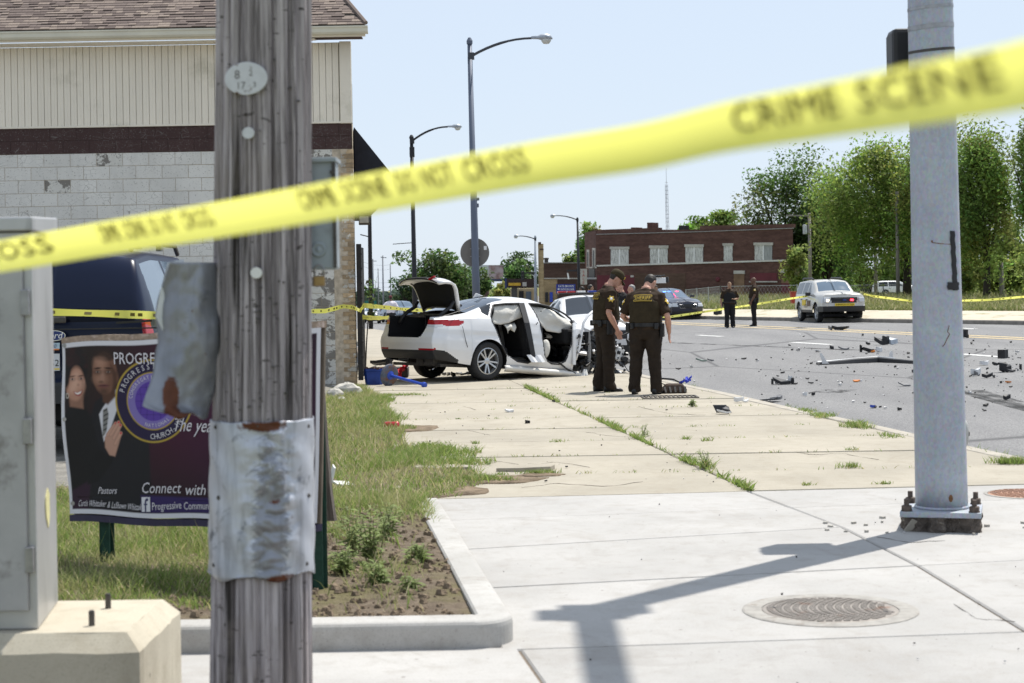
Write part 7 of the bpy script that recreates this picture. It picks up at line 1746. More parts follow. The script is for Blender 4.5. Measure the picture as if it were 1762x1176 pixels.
# signal hanging by the pale lamp, and a bracket sign
ts = thing('traffic_signal', 'black traffic signal on a long arm by the slim grey lamp', 'traffic light', Pd(899,483,138)); q = MB(); a, b_ = Pd(897,467,138), Pd(902,483,138); q.box((a+b_)/2, (.24,.25,a.z-b_.z)); q.build('signal_head', BLACK, ts, bevel=.02); q = MB(); q.bar(Pd(899,470,138.3), Pd(921,470,138.3), .11); q.build('arm', BLACK, ts)
for k in range(3):
    q = MB(); q.lathe([(.09,0),(.10,.08),(.08,.1)], 10, Matrix.Translation(Vector((ts.location.x-.02, 137.85, (a+b_).z/2+(k-1)*.25))) @ Matrix.Rotation(pi/2,4,'X')); q.build('lens_hood', BLACK, ts)
t2 = thing('traffic_signal', 'thin black signal arm with a narrow white plate, left of the upright sign', 'traffic light', Pd(978,481,136)); q = MB(); q.bar(Pd(976,466,136), Pd(996,466,135.5), .12); q.box(Pd(994,464.5,135.5), (.2,.2,.15)); q.build('arm', BLACK, t2); q = MB(); q.hexa([Pd(977,481,136),Pd(980,481,136),Pd(980,481,136.05),Pd(977,481,136.05),Pd(975.5,470,136),Pd(978,470,136),Pd(978,470,136.05),Pd(975.5,470,136.05)]); q.build('white_plate', WHITEPR, t2)
# ---- wooden line poles in the meadow and far street
WPOL = M('grey_line_pole', (.21,.19,.175), .9, var=.25, scale=2, stretch=(1,1,.2))
def line_pole(label, px_, ybase, ytop, D, r, arm=None, mat=WPOL, xf=None, grp='wooden line poles'):
    b0, t0 = Pd(px_, ybase, D), Pd(xf or px_-1.5, ytop, D); t = thing('line_pole', label, 'utility pole', b0, grp)
    q = MB(); q.tube([b0-Vector((0,0,1)), t0], [r, r*.75], 8); q.build('shaft', mat, t, smooth=True)
    if arm: q = MB(); q.bar(Pd(arm[0], arm[2], D-.15), Pd(arm[1], arm[2]+.8, D-.15), .10); q.build('crossarm', mat, t)
    return t, t0
lp1, tp1 = line_pole('grey wooden line pole with a crossarm and transformer, right of the brick building', 1394, 485, 367, 128, .14, (1353,1395,371))
q = MB(); p = Pd(1385,395,127.6); q.lathe([(.14,-.35),(.16,-.3),(.16,.3),(.1,.36)], 12, Matrix.Translation(p)); q.build('transformer', M('transformer_grey', (.42,.44,.46), .5), lp1)
lp2, tp2 = line_pole('shorter grey wooden pole left of the galvanised signal pole', 1507, 500, 402, 118, .14, (1494,1542,402)); lp3, tp3 = line_pole('grey wooden pole hidden among leaves just left of the signal pole', 1545, 508, 330, 108, .13)
lp4, tp4 = line_pole('short grey wooden post under the trees at the right edge', 1724, 505, 452, 100, .17)
for px_, yt, D, lb in ((660,440,240,'thin dark pole far down the street'),(673,455,300,'thin dark pole beside the far left trees'),(643,446,260,'thin dark pole beyond the black lamp post'),(652,462,330,'faint thin pole beyond the queue of cars')):
    line_pole(lb, px_, 545, yt, D, .12, (px_-5, px_+5, yt+3) if D < 280 else None, M('far_pole', (.20,.21,.23), .8))
def wire(a, b_, sag): return [a.lerp(b_, f)+Vector((0,0,-sag*4*f*(1-f))) for f in np.linspace(0,1,9)]
q = MB()
for y, dy in ((440,0),(448,0),(470,0),(478,0)): q.tube(wire(Pd(600,y,200), Pd(673,y+15,300), .6), .018, 3)
for dx in (0, .6): q.tube(wire(tp1+Vector((-1.2+dx*2,0,-.1)), tp2+Vector((dx,0,-.1)), .3), .012, 3)
tag(q.build('overhead_wires', BLACK), 'thin overhead wires strung between the far poles', 'wires')
gs = thing('street_sign', 'two small green street signs far down the street beside the black lamp post', 'sign', Pd(634,531,165)); 
for x0, x1 in ((626,637),(641,648)):
    q = MB(); a, b_ = Pd(x0,518,165), Pd(x1,531,165); q.box((a+b_)/2, (b_.x-a.x,.05,a.z-b_.z)); q.build('green_panel', M('sign_green', (.01,.14,.11), .6), gs)
q = MB(); q.bar(Pd(645,531,165), Pd(645,550,165), .08); q.bar(Pd(632,531,165), Pd(632,550,165), .08); q.build('post', DKSTEEL, gs)
# ---- trees
LEAF = grassmat('tree_leaf', 0, 0, .58)
BARK = M('dark_bark', (.045,.036,.028), .95, var=.35, scale=5, stretch=(4,4,.6))
def leaf_cards(C, size, cols, rg):
    n = len(C); nrm = rg.normal(0, 1, (n,3)); nrm[:,2] += 1.0; nrm /= np.linalg.norm(nrm, axis=1)[:,None]; r = rg.normal(0,1,(n,3)); a = np.cross(nrm, r); a /= np.linalg.norm(a, axis=1)[:,None]; b_ = np.cross(nrm, a); s = size[:,None]
    V = np.stack([C-a*s*.5, C+b_*s*.26, C+a*s*.5-nrm*s*.12, C-b_*s*.26], 1).reshape(-1,3); F = np.arange(n*4).reshape(n,4); return V, F, np.repeat(cols, 4, 0)
def crown_pts(center, radii, n, nclump, rg, spread=.26, droop=0.0, hollow=.35):
    d = rg.normal(0,1,(nclump,3)); d /= np.linalg.norm(d,axis=1)[:,None]; rad = rg.uniform(hollow,1,nclump)**.6; cc = d*rad[:,None]*(1+.22*rg.normal(0,1,(nclump,1))*.8)
    k = rg.integers(0,nclump,n); w = rg.uniform(.6,1.25,nclump)[k]; off_ = np.clip(rg.normal(0,1,(n,3)),-1.7,1.7)*spread*w[:,None]; off_[:,2] *= .72; p = cc[k]+off_
    if droop: p[:,2] -= droop*np.maximum(0, np.hypot(p[:,0],p[:,1])-.3)**2
    return np.asarray(center)+p*np.asarray(radii), k
def tree(name, label, D, px_c, ytop, ybot, hw, zb, n, seed, col, leaf=.34, nclump=60, trunk_px=None, tr=.24, grp='trees beyond the road', droop=0.0, depth=None, spread=.24, limbs=7, cat='tree', bark=None):
    rg = np.random.default_rng(seed); t0, b0 = Pd(px_c, ytop, D), Pd(px_c, ybot, D); cz = (t0.z+b0.z)/2; rz_ = (t0.z-b0.z)/2*.86; rx = hw*D/3000*.86; c = Vector((t0.x, D, cz))
    tx = Pd(trunk_px, 500, D).x if trunk_px else c.x
    t = thing(name, label, cat, (tx, D, zb), grp)
    q = MB(); fork = Vector((tx+.1, D, max(zb+1.2, b0.z+.2*rz_))); q.tube([(tx,D,zb-.3), (tx+.05,D,(zb+fork.z)/2), fork], [tr*1.25, tr, tr*.8], 9)
    for k in range(limbs):
        a = 2*pi*k/limbs+rg.uniform(-.4,.4); e = c+Vector((rx*.75*cos(a), rx*.6*sin(a), rz_*rg.uniform(-.1,.75))); m = fork.lerp(e,.5)+Vector((rg.normal(0,.2),rg.normal(0,.2),.15*rz_)); q.tube([fork-Vector((0,0,.2)), m, e], [tr*.5,tr*.3,tr*.07], 6)
        for _ in range(2): e2 = m+Vector((rg.normal(0,rx*.3), rg.normal(0,rx*.3), rg.uniform(.1,.6)*rz_)); q.tube([m, m.lerp(e2,.5)+Vector((0,0,.1)), e2], [tr*.22,tr*.14,tr*.04], 5)
    q.build('trunk', bark or BARK, t, smooth=True)
    if D < 175 and n > 3000: n = int(n*1.7); leaf *= .72
    P, k = crown_pts(c-t.location, (rx, depth or rx*.85, rz_), n, nclump, rg, spread, droop)
    cl = np.array(col)*np.clip(1+.16*rg.normal(0,1,(nclump,1)),.6,1.5)*np.array([1,1,1]); cl = cl*(1+.10*rg.normal(0,1,(nclump,3))); cols = np.clip(cl[k]*rg.uniform(.6,1.35,(n,1)),.01,.5)
    V, F, Cc = leaf_cards(P, leaf*rg.uniform(.45,1.45,n), cols, rg); np_mesh('crown', V, F, LEAF, False, t, Cc); return t
GD_, GM_, GL_, GY_ = (.095,.155,.045), (.17,.245,.06), (.225,.305,.085), (.27,.34,.095)
TZ = .25
tree('broadleaf_tree', 'big dark green tree behind the right end of the brick building', 150, 1350, 256, 505, 92, -.5, 12000, 1, (.115,.18,.05), .42, 80, tr=.3)
tree('broadleaf_tree', 'dense dark tree filling the gap right of the brick building', 146, 1420, 300, 510, 60, -.4, 6000, 13, GD_, .40, 60, tr=.28)
tree('broadleaf_tree', 'spreading mid green tree with a dark leaning limb left of the signal pole', 112, 1497, 226, 468, 100, .1, 15000, 2, (.23,.315,.075), .30, 95, 1560, .26, droop=.25)
tree('broadleaf_tree', 'tall mid green tree directly behind the signal pole', 108, 1600, 203, 472, 80, .1, 11000, 3, (.23,.315,.075), .30, 80, 1578, .24, droop=.2)
tree('broadleaf_tree', 'drooping light green tree right of the signal pole, dark trunk in the meadow', 100, 1680, 198, 482, 70, .2, 13500, 4, (.22,.30,.075), .28, 80, 1697, .20, droop=.35)
tree('broadleaf_tree', 'tree with feathery pale crown cut off by the right edge of the picture', 94, 1788, 172, 490, 52, .2, 9000, 5, (.23,.31,.085), .28, 60, 1786, .2, droop=.3)
tree('broadleaf_tree', 'low rounded tree peeping over the middle of the brick building roof', 190, 1228, 358, 430, 56, -1.5, 3600, 6, GM_, .5, 34)
tree('broadleaf_tree', 'light tree peeping over the left end of the brick building', 185, 1020, 383, 470, 34, -1.5, 2600, 7, GL_, .45, 26)
tree('broadleaf_tree', 'pale tree behind the slim black lamp, left of the brick building', 190, 985, 420, 500, 20, -1.5, 1500, 17, GL_, .45, 18)
tree('broadleaf_tree', 'large dark tree above the open boot lid', 200, 752, 424, 530, 56, -2.2, 6500, 8, GD_, .46, 60, grp='trees down the left side of the street')
tree('broadleaf_tree', 'dark tree just left of the largest street tree, over the boot', 225, 702, 466, 535, 34, -2.2, 2600, 9, (.06,.105,.045), .5, 34, grp='trees down the left side of the street')
tree('broadleaf_tree', 'dark tree partly behind the round sign back', 215, 812, 452, 530, 36, -2.2, 3000, 10, GD_, .48, 34, grp='trees down the left side of the street')
tree('broadleaf_tree', 'dark tree rising behind the billboard right end', 290, 897, 429, 520, 36, -2.2, 2600, 11, (.06,.105,.04), .6, 30, grp='trees down the left side of the street')
tree('broadleaf_tree', 'pale rounded willow right of the billboard', 215, 893, 450, 510, 28, -2, 2400, 12, (.14,.21,.075), .45, 26, grp='trees down the left side of the street', droop=.3)
tree('shrub', 'bright pale shrub under the billboard', 205, 862, 483, 530, 26, -2, 1500, 14, GY_, .45, 18, grp='trees down the left side of the street', tr=.1, cat='shrub')
tree('sapling', 'thin pale sapling growing beside the iron gate', 31, 632, 455, 560, 14, .0, 130, 15, (.12,.17,.06), .09, 10, 624, .012, grp=None, limbs=4, cat='sapling')
for px_, yt, yb, hw, D, sd_, cl in ((1372,420,520,26,132,21,GY_),(1430,430,512,34,205,22,GL_),(1500,455,512,34,204,23,GY_),(1570,450,512,40,206,24,GL_),(1655,430,515,40,110,25,GY_),(1712,440,515,40,106,26,GY_),(1755,445,515,36,104,27,GL_)):
    tree('shrub', {21:'pale leafy shrub against the right end of the brick building',22:'light green shrub behind the sheriff SUV',23:'yellow green shrub behind the pale crossover',24:'broad light shrub behind the signal pole',25:'yellow green shrub right of the signal pole',26:'yellow green shrub behind the short grey post',27:'light shrub at the right edge under the trees'}[sd_], D, px_, yt, yb, hw, .1 if D < 150 else -.6, 2600, sd_, cl, .30 if D < 150 else .5, 26, tr=.06, grp='shrubs under the trees', cat='shrub', limbs=5)
for k_, (px_, yt, hw, D, lb) in enumerate(((1440,300,60,205,'pale green tree filling the gap behind the leaning limb'),(1545,290,64,206,'pale tree glimpsed behind the mid green trees left of the signal pole'),(1655,310,46,204,'pale tree glimpsed through the gap right of the signal pole'),(1742,372,46,202,'pale tree glimpsed behind the feathery tree at the right edge'))):
    tree('broadleaf_tree', lb, D, px_, yt, 515, hw, -.7, 6500, 60+k_, GL_, .48, 46, tr=.2)
# far wood closing the view
rg = np.random.default_rng(40); n = 9000
xs_ = rg.uniform(600, 760, n//3); D_ = rg.uniform(420, 480, n//3); far = [Pd(x, 505-8*(.5+.5*sin(x*.13)+.4*sin(x*.41))*rg.uniform(0,1)+26*(1-rg.uniform(0,1)**.5), d) for x, d in zip(xs_, D_)]
xs2 = rg.uniform(1375, 1900, 2*n//3); far2 = [Pd(x, 480-(40+14*sin(x*.05)+8*sin(x*.17))*rg.uniform(0,1)**.8+20, rg.uniform(208,235)) for x in xs2]
Pq = np.array([tuple(p) for p in far+far2]); V, F, Cc = leaf_cards(Pq, np.concatenate([np.full(len(far),1.6), np.full(len(far2),.95)])*rg.uniform(.6,1.3,len(Pq)), np.concatenate([np.tile((.075,.11,.085),(len(far),1)), np.tile((.13,.19,.05),(len(far2),1))])*rg.uniform(.7,1.3,(len(Pq),1)), rg)
stuff(tag(np_mesh('far_wood', V, F, LEAF, False, None, Cc), 'far green wood closing the view behind the trees', 'wood'))
# ---- meadow grass beyond the far pavement
Vs, Fs, Cs = [], [], []; off = 0
n = 42000; pxr = RNG.uniform(1080, 1800, n); dd = 5.4+60*RNG.uniform(0,1,n)**1.7
kx_ = np.interp(pxr, px, [p.x for p in bx_]); ky_ = np.interp(pxr, px, [p.y for p in bx_]); nl_ = np.hypot(kx_, ky_); X = kx_+kx_/nl_*dd; Y = ky_+ky_/nl_*dd; Zg = np.interp(dd, [5.2,8,15,30,45,60,90], [.275,.30,.3,.3,.28,.1,-.2])
tall = np.clip((dd-12)/25, 0, 1)
GREENS[:] = [(.15,.185,.055),(.19,.225,.075),(.13,.165,.05),(.26,.25,.10),(.38,.34,.18),(.46,.41,.27)]
push(*blades(np.stack([X,Y,Zg],-1), (.07+.16*RNG.uniform(0,1,n)**2)+tall*RNG.uniform(0,.7,n)**1.5, .02+.025*RNG.uniform(0,1,n), gcols(n, [.2,.22,.12,.2,.16,.10]), .5, .7))
stuff(tag(np_mesh('meadow_grass', np.concatenate(Vs), np.concatenate(Fs), GRASS, False, None, np.concatenate(Cs)), 'long dry and green grass of the meadow across the road', 'grass'))
# chain link fence by the building and lot
def fence(label, pts, h, grp=None, step=.11):
    t = thing('chain_link_fence', label, 'fence', pts[0]); PM = M('fence_steel', (.38,.39,.39), .5, .6)
    q = MB()
    for a, b_ in zip(pts, pts[1:]):
        L = (b_-a).length; n = int(L/2.6)
        for k in range(n+1):
            p = a.lerp(b_, k/n); s_ = MB(); s_.tube([p, p+Vector((0,0,h+.05))], .03, 6); s_.build('post', PM, t)
        q.bar(a+Vector((0,0,h)), b_+Vector((0,0,h)), .03)
        m = int(L/step)
        for k in range(m):
            p = a.lerp(b_, k/m); p2 = a.lerp(b_, min(1,(k+h/step*.55)/m)); q.bar(p, p2+Vector((0,0,h)), .006); q.bar(p+Vector((0,0,h)), p2, .006)
    q.build('wire_mesh', PM, t)
fence('chain link fence in the grass before the brick building', [Vector((*Pd(1180,500,108).xy,.0)), Vector((*Pd(1240,500,100).xy,.2)), Vector((*Pd(1372,500,98).xy,.2))], 1.15, step=.2)
fence('chain link fence behind the sheriff SUV and the pale crossover', [Vector((*Pd(1425,500,120).xy,.05)), Vector((*Pd(1520,500,116).xy,.1)), Vector((*Pd(1620,500,112).xy,.1))], 1.15, step=.2)
q = thing('rubbish_bin', 'red plastic rubbish bin in the grass left of the sheriff SUV', 'bin', Pd(1364.5,520,92)); a, b_ = Pd(1361,504,92), Pd(1369,523,92)
m_ = MB(); m_.box(((a.x+b_.x)/2,92,(a.z+b_.z)/2), ((b_.x-a.x),.45,a.z-b_.z), top=1.2); m_.build('body', M('faded_red_bin', (.42,.06,.04), .6, var=.15), q, bevel=.02); m_ = MB(); m_.box(((a.x+b_.x)/2,92,a.z+.03), ((b_.x-a.x)*1.3,.6,.05)); m_.build('lid', M('faded_red_bin', (.42,.06,.04)), q)
# ---- barrier tapes farther off
def thin_tape(label, pts, wid=.075):
    C_ = [Pd(*p) for p in pts]; q = MB(); n = 60; rows = []
    for k in range(n+1):
        f = k/n*(len(C_)-1); i = min(int(f), len(C_)-2); p = C_[i].lerp(C_[i+1], f-i); tw = .5*sin(k*.35)+.3*sin(k*.13); rows.append([p+Vector((0, sin(tw)*wid/2*s, cos(tw)*wid/2*s)) for s in (-1, 0, 1)])
    q.grid(rows); o = q.build('barrier_tape', TAPE, smooth=True); tag(o, label, 'barrier tape', 'yellow barrier tapes round the scene')
    t = MB()
    for k in range(2, n-2, 1):
        if (k*7) % 11 < 5: a, b_ = rows[k], rows[k+1]; t.add([(a[1]+(a[0]-a[1])*.4)+Vector((0,-.004,0)), (a[1].lerp(b_[1],.6)+(a[0]-a[1])*.4)+Vector((0,-.004,0)), (a[1].lerp(b_[1],.6)+(a[2]-a[1])*.4)+Vector((0,-.004,0)), (a[1]+(a[2]-a[1])*.4)+Vector((0,-.004,0))], [(0,1,2,3)])
    stuff(t.build('printed_words', TAPEK, o))
thin_tape('yellow tape crossing in front of the dark SUV rear window', [(40,536,15.2),(180,540,15.4),(268,543,15.6),(360,545,18),(440,540,22),(530,536,26.5),(560,535.5,27.5),(590,527.5,28.2),(607,529,28.4),(619,534.5,28.4)], .072)
thin_tape('upper yellow tape from the iron gate across to the wrecked boot', [(620,535,28.4),(626,526,28.6),(660,529,34),(700,533,40),(785,537,44),(860,540,46)], .085)
thin_tape('lower yellow tape just above the pavement beside the boot', [(624,546,28.6),(640,547.5,30),(672,547,36),(700,547,40)], .08)
thin_tape('yellow tape from the navy patrol saloon to the sheriff SUV mirror', [(1066,539,55),(1150,546,64),(1208,537.5,72),(1300,524,73),(1361,514,73),(1402,508,72.5)], .085)
thin_tape('yellow tape leading right from the sheriff SUV across the meadow', [(1486,506,72),(1502,510,72.5),(1570,518.5,72),(1640,518,71),(1700,516.5,70),(1762,511,69),(1900,500,66)], .085)
q = MB(); 
for k in range(5): a = Pd(1402,508,72.3); q.bar(a, a+Vector((-.25+.1*k,-.05,-.25-.05*k)), .05, .004)
tag(q.build('tape_knot', TAPE), 'knot of yellow tape tied to the sheriff SUV mirror', 'tape knot')
# ---------------------------------------------------------------- people
def apply_mods(o):
    dg = bpy.context.evaluated_depsgraph_get(); me = bpy.data.meshes.new_from_object(o.evaluated_get(dg)); old = o.data; o.modifiers.clear(); o.data = me
    bpy.data.meshes.remove(old); o.data.polygons.foreach_set('use_smooth', [True]*len(o.data.polygons))
def fuse(q, name, mat, parent, vox=.014, wr=0.0, wscale=9, smooth=4, seed=0):
    o = q.build(name, mat, parent, local=True)
    r = o.modifiers.new('r', 'REMESH'); r.mode = 'VOXEL'; r.voxel_size = vox
    s = o.modifiers.new('s', 'SMOOTH'); s.factor = .5; s.iterations = smooth
    apply_mods(o)
    if wr:
        n = len(o.data.vertices); co = np.zeros(n*3, np.float32); o.data.vertices.foreach_get('co', co); co = co.reshape(-1, 3); nr = np.zeros(n*3, np.float32); o.data.vertices.foreach_get('normal', nr); nr = nr.reshape(-1, 3)
        d = np.array([mnoise.noise(Vector((p[0]*wscale+seed, p[1]*wscale, p[2]*wscale*.55)))+.6*mnoise.noise(Vector((p[0]*wscale*.8, p[1]*wscale*.8+p[2]*11, p[2]*wscale*1.6+seed))) for p in co])*wr
        co += nr*d[:, None]; o.data.vertices.foreach_set('co', co.ravel()); o.data.update()
    return o
def cloth(name, col, rough=.85): return M(name, col, rough, var=.18, scale=12, kind='obj', bump=.25, bscale=160, bdist=.002, spec=.15)
SH_BR = cloth('brown_uniform_shirt', (.034,.022,.014)); TR_BR = cloth('brown_uniform_trousers', (.026,.019,.014)); VEST = cloth('olive_vest', (.036,.027,.015)); LEATH = M('black_leather', (.012,.012,.013), .35, var=.3, kind='obj')
BLKU = cloth('black_uniform', (.018,.017,.018)); CAPM = cloth('brown_cap', (.045,.035,.018)); GOLD = M('gold_thread', (.62,.42,.06), .6, var=.1); BRNB = M('patch_brown', (.05,.035,.012), .7)
def skinm(name, c):
    t = NT(name); f = t.noise(t.pos('obj'), 18, 4, .6); t.set(t.mix(f, dk(c,.85), dk(c,1.12)), .5, 0, .35); t.b.inputs['Subsurface Weight'].default_value = .06; t.b.inputs['Subsurface Radius'].default_value = (.01,.004,.002); return t.m
SKIN_L = skinm('light_skin', (.50,.275,.20)); SKIN_D = skinm('dark_skin', (.13,.068,.043)); SKIN_M = skinm('tan_skin', (.33,.19,.12))
HAIR_D = M('dark_hair', (.022,.017,.013), .6, var=.4, scale=60, kind='obj'); HAIR_G = M('grey_hair', (.28,.27,.26), .7, var=.3, scale=60, kind='obj'); HAIR_B = M('light_brown_hair', (.17,.10,.05), .6, var=.3, scale=60, kind='obj')
TORSO = [(.84,.105,.150),(.93,.125,.175),(1.02,.122,.172),(1.12,.118,.165),(1.24,.124,.178),(1.36,.122,.195),(1.43,.105,.188),(1.475,.082,.150),(1.51,.062,.080),(1.57,.056,.060)]
def person(name, label, loc, rz, H, skin, fat=1.0, lean=0.0, headp=0.0, heady=0.0, arms=None, legs=None, vox=.014, shirt=SH_BR, trousers=TR_BR, vest=True, cap=None, hair=HAIR_D, bald=False, text=None, star=False, group=None, belt=True, belly=0.0, sleeve=.60, boots=LEATH, fingers=True):
    t = thing(name, label, 'person', loc, group, rz); S = H/1.80
    def bend(p):
        p = Vector(p)
        if p.z > 1.0:
            a = lean*min(1.0, (p.z-1.0)/.45); r = rotm(0, a, 0); p = Vector((0,0,1.0)) + r @ (p-Vector((0,0,1.0)))
        return p
    def sc(p): return Vector(p)*S
    sh = {s: bend((0, s*.190*min(1.12, fat**.5), 1.405)) for s in (-1, 1)}
    arms = arms or {}; legs = legs or {}
    A = {}
    for s in (-1, 1):
        e, w, f = arms.get(s, ((-.02, s*.27, 1.13), (.06, s*.28, .88), (.10, s*.27, .70))); A[s] = (sh[s], Vector(e), Vector(w), Vector(f))
    Lg = {}
    for s in (-1, 1):
        h, k, a_, toe = legs.get(s, ((0, s*.095, .90), (.01, s*.11, .49), (-.01, s*.12, .085), 0.0)); Lg[s] = (Vector(h), Vector(k), Vector(a_), toe)
    hb = bend((0.01, 0, 1.54)); hup = rotm(0, lean+headp, 0) @ Vector((0,0,1)); 
    HR = rotm(0,0,heady) @ rotm(0, lean*.6+headp, 0)
    hc = hb + HR @ Vector((.025, 0, .135))
    # ---- body, one skin
    q = MB()
    def ring(z, rx, ry, k=0.0, n=18, bel=0.0):
        out_ = []
        for i in range(n):
            a = 2*pi*i/n; x = (rx*fat+k)*cos(a); y = (ry*fat**.8+k)*sin(a)
            if bel and x > 0: x += bel*math.exp(-((z-1.08)/.14)**2)
            out_.append(sc(bend((x-.005, y, z))))
        return out_
    q.loft([ring(z, rx*.94, ry*.94) for z, rx, ry in TORSO])
    for s in (-1, 1):
        a0, e, w, f = A[s]; q.tube([sc(a0+Vector((0,-s*.05,-.02))), sc(a0), sc(a0.lerp(e,.5)), sc(e), sc(e.lerp(w,.35)), sc(w)], [.058*S,.058*S,.052*S*fat**.4,.042*S,.045*S*fat**.3,.028*S], 12)
        h, k, an, toe = Lg[s]; q.tube([sc(h), sc(h.lerp(k,.5)), sc(k), sc(k.lerp(an,.35)), sc(an)], [.085*S,.075*S,.055*S,.055*S,.038*S], 12)
        d = (f-w).normalized(); fw = Vector((1,0,0)); fw = (fw-d*fw.dot(d)).normalized(); sd_ = d.cross(fw)
        q.tube([sc(w-d*.02), sc(w+d*.04), sc(w+d*.085)], [(.024*S,.019*S),(.040*S,.017*S),(.041*S,.015*S)], 10, ref=fw)
        if fingers:
            for k_, (o_, ln) in enumerate(((.031,.075),(.011,.085),(-.010,.080),(-.029,.062))):
                b0 = w+d*.08+fw*o_; b1 = b0+d*ln*.5-sd_*s*.006; b2 = b0+d*ln*.95-sd_*s*.022*1.0; q.tube([sc(b0-d*.02), sc(b0), sc(b1), sc(b2)], [.0098*S,.0095*S,.009*S,.0075*S], 6)
            b0 = w+d*.03+fw*.032; q.tube([sc(b0), sc(b0+d*.035+fw*.022), sc(b0+d*.07+fw*.02)], [.013*S,.011*S,.009*S], 6)
    def hp(x, y, z): return sc(hc+HR @ Vector((x, y, z)))
    rings_h = []
    for z, xf, xb, w in ((-.118,.075,-.015,.030),(-.100,.085,-.045,.050),(-.07,.088,-.065,.062),(-.035,.088,-.085,.069),(0,.090,-.098,.073),(.03,.090,-.104,.075),(.065,.082,-.100,.073),(.095,.062,-.082,.062),(.115,.030,-.050,.040),(.122,.0,-.02,.012)):
        rings_h.append([hp((xf+xb)/2+(xf-xb)/2*cos(a), w*sin(a), z) for a in np.linspace(0, 2*pi, 18, endpoint=False)])
    q.loft(rings_h)
    q.tube([hp(.086,0,.03), hp(.102,0,.002), hp(.115,0,-.022), hp(.095,0,-.030)], [.008*S,.011*S,.015*S,.012*S], 8)
    q.tube([hp(.082,-.018,-.058), hp(.096,0,-.058), hp(.082,.018,-.058)], .008*S, 6)
    for s in (-1, 1):
        q.ell(hp(-.012, s*.075, -.005), (.020*S,.010*S,.031*S), 10, 7, HR); q.ell(hp(.072,s*.032,.022), (.02*S,.024*S,.008*S), 8, 6, HR)
    q.tube([sc(bend((-.01,0,1.44))), sc(hb), sc(hc+HR @ Vector((-.025,0,-.05)))], [.062*S,.056*S*fat**.3,.058*S*fat**.3], 12)
    fuse(q, 'body', skin, t, vox*.72, 0, smooth=2)
    q = MB()
    for s in (-1, 1): q.ell(hp(.083, s*.030, .008), (.006*S,.012*S,.006*S), 8, 5, HR)
    q.build('eyes', BLACK, t, local=True)
    # ---- hair or cap
    if not bald:
        q = MB(); rr = []
        for z, k in ((-.05,.9),(-.02,1.02),(.02,1.06),(.06,1.07),(.095,1.06),(.12,.9),(.134,.4)):
            w = ip(z, [-.05,.03,.065,.095,.115,.13], [.068,.075,.073,.064,.045,.02])*k; xf = ip(z, [-.05,.03,.06,.095,.12,.134], [-.02,.02,.075,.066,.035,.0]); xb = ip(z, [-.05,.03,.065,.095,.12,.134], [-.078,-.106,-.104,-.086,-.05,-.02])*1.04
            rr.append([hp((xf+xb)/2+(xf-xb)/2*cos(a), w*sin(a), z) for a in np.linspace(0, 2*pi, 18, endpoint=False)])
        q.loft(rr); fuse(q, 'hair', hair, t, .011*S, .002, 40, 2)
    if cap:
        q = MB(); rr = []
        for z, k in ((.022,1.06),(.05,1.09),(.085,1.06),(.115,.88),(.135,.5),(.14,.1)):
            rr.append([hp(-.008+.100*k*cos(a), .080*k*sin(a), z) for a in np.linspace(0, 2*pi, 24, endpoint=False)])
        q.loft(rr); o = q.build('cap', cap, t, local=True, smooth=True)
        q = MB(); rows = []
        for j in range(6):
            v = j/5; rows.append([hp(.085+.085*v*(1-.25*u*u)-.012*(u*u), .076*u*(1-.12*v), .030-.030*v*v-.02*u*u) for u in np.linspace(-1, 1, 11)])
        q.grid(rows); q.build('cap_brim', cap, o, local=True, smooth=True, solid=.006)
        q = MB(); q.grid([[hp(.099-.25*yy_*yy_+.0, yy_, z) for yy_ in (-.035,0,.035)] for z in (.055,.095)]); q.build('cap_badge', GOLD, o, local=True, solid=.008)
    # ---- shirt with sleeves
    q = MB(); tr = [ring(z, rx, ry, .022, 24, belly) for z, rx, ry in TORSO if .90 <= z <= 1.48]; q.loft(tr); q.loft([ring(1.44,.085,.13,.012), ring(1.50,.062,.074,.014), ring(1.535,.058,.062,.013)])
    for s in (-1, 1): q.tube([sc(bend((-.012,s*.03,1.485))), sc(bend((-.012,s*.10,1.475))), sc(sh[s]+Vector((-.01,0,.005)))], [.062*S,.066*S,.074*S], 12)
    for s in (-1, 1):
        a0, e, w, f = A[s]; cut = e.lerp(a0, 1-sleeve*1.42) if sleeve < 1 else e.lerp(w, .85)
        mid = [sc(a0+Vector((0,-s*.07,-.01))), sc(a0+Vector((0,s*.012,.012)))]; rr = [.074*S,.078*S*fat**.3]
        if sleeve < 1: mid += [sc(a0.lerp(e,.45)), sc(a0.lerp(e, sleeve*1.42))]; rr += [.073*S*fat**.4,.072*S*fat**.4]
        else: mid += [sc(a0.lerp(e,.5)), sc(e), sc(cut)]; rr += [.068*S,.06*S,.05*S]
        q.tube(mid, rr, 14)
    fuse(q, 'shirt', shirt, t, vox, .009, 12, 2, seed=len(label))
    # ---- trousers, shoes
    q = MB(); q.loft([ring(z, rx, ry, k_, 22, belly*.6) for z, rx, ry, k_ in ((.80,.10,.150,.004),(.86,.118,.172,.014),(.93,.126,.176,.018),(1.0,.122,.172,.018),(1.04,.12,.168,.016))])
    for s in (-1, 1):
        h, k, an, toe = Lg[s]; fz_ = fat**.6
        q.tube([sc(h+Vector((0,0,.02))), sc(h.lerp(k,.35)), sc(k+Vector((.01,0,.05))), sc(k), sc(k.lerp(an,.5)), sc(an+Vector((-.005,0,.05))), sc(an+Vector((.012,0,-.045)))], [.112*S*fz_,.108*S*fz_,.088*S*fz_,.086*S*fz_,.080*S*fz_,.078*S*fz_,.082*S*fz_], 16)
    fuse(q, 'trousers', trousers, t, vox, .014, 9, 2, seed=len(label)+3)
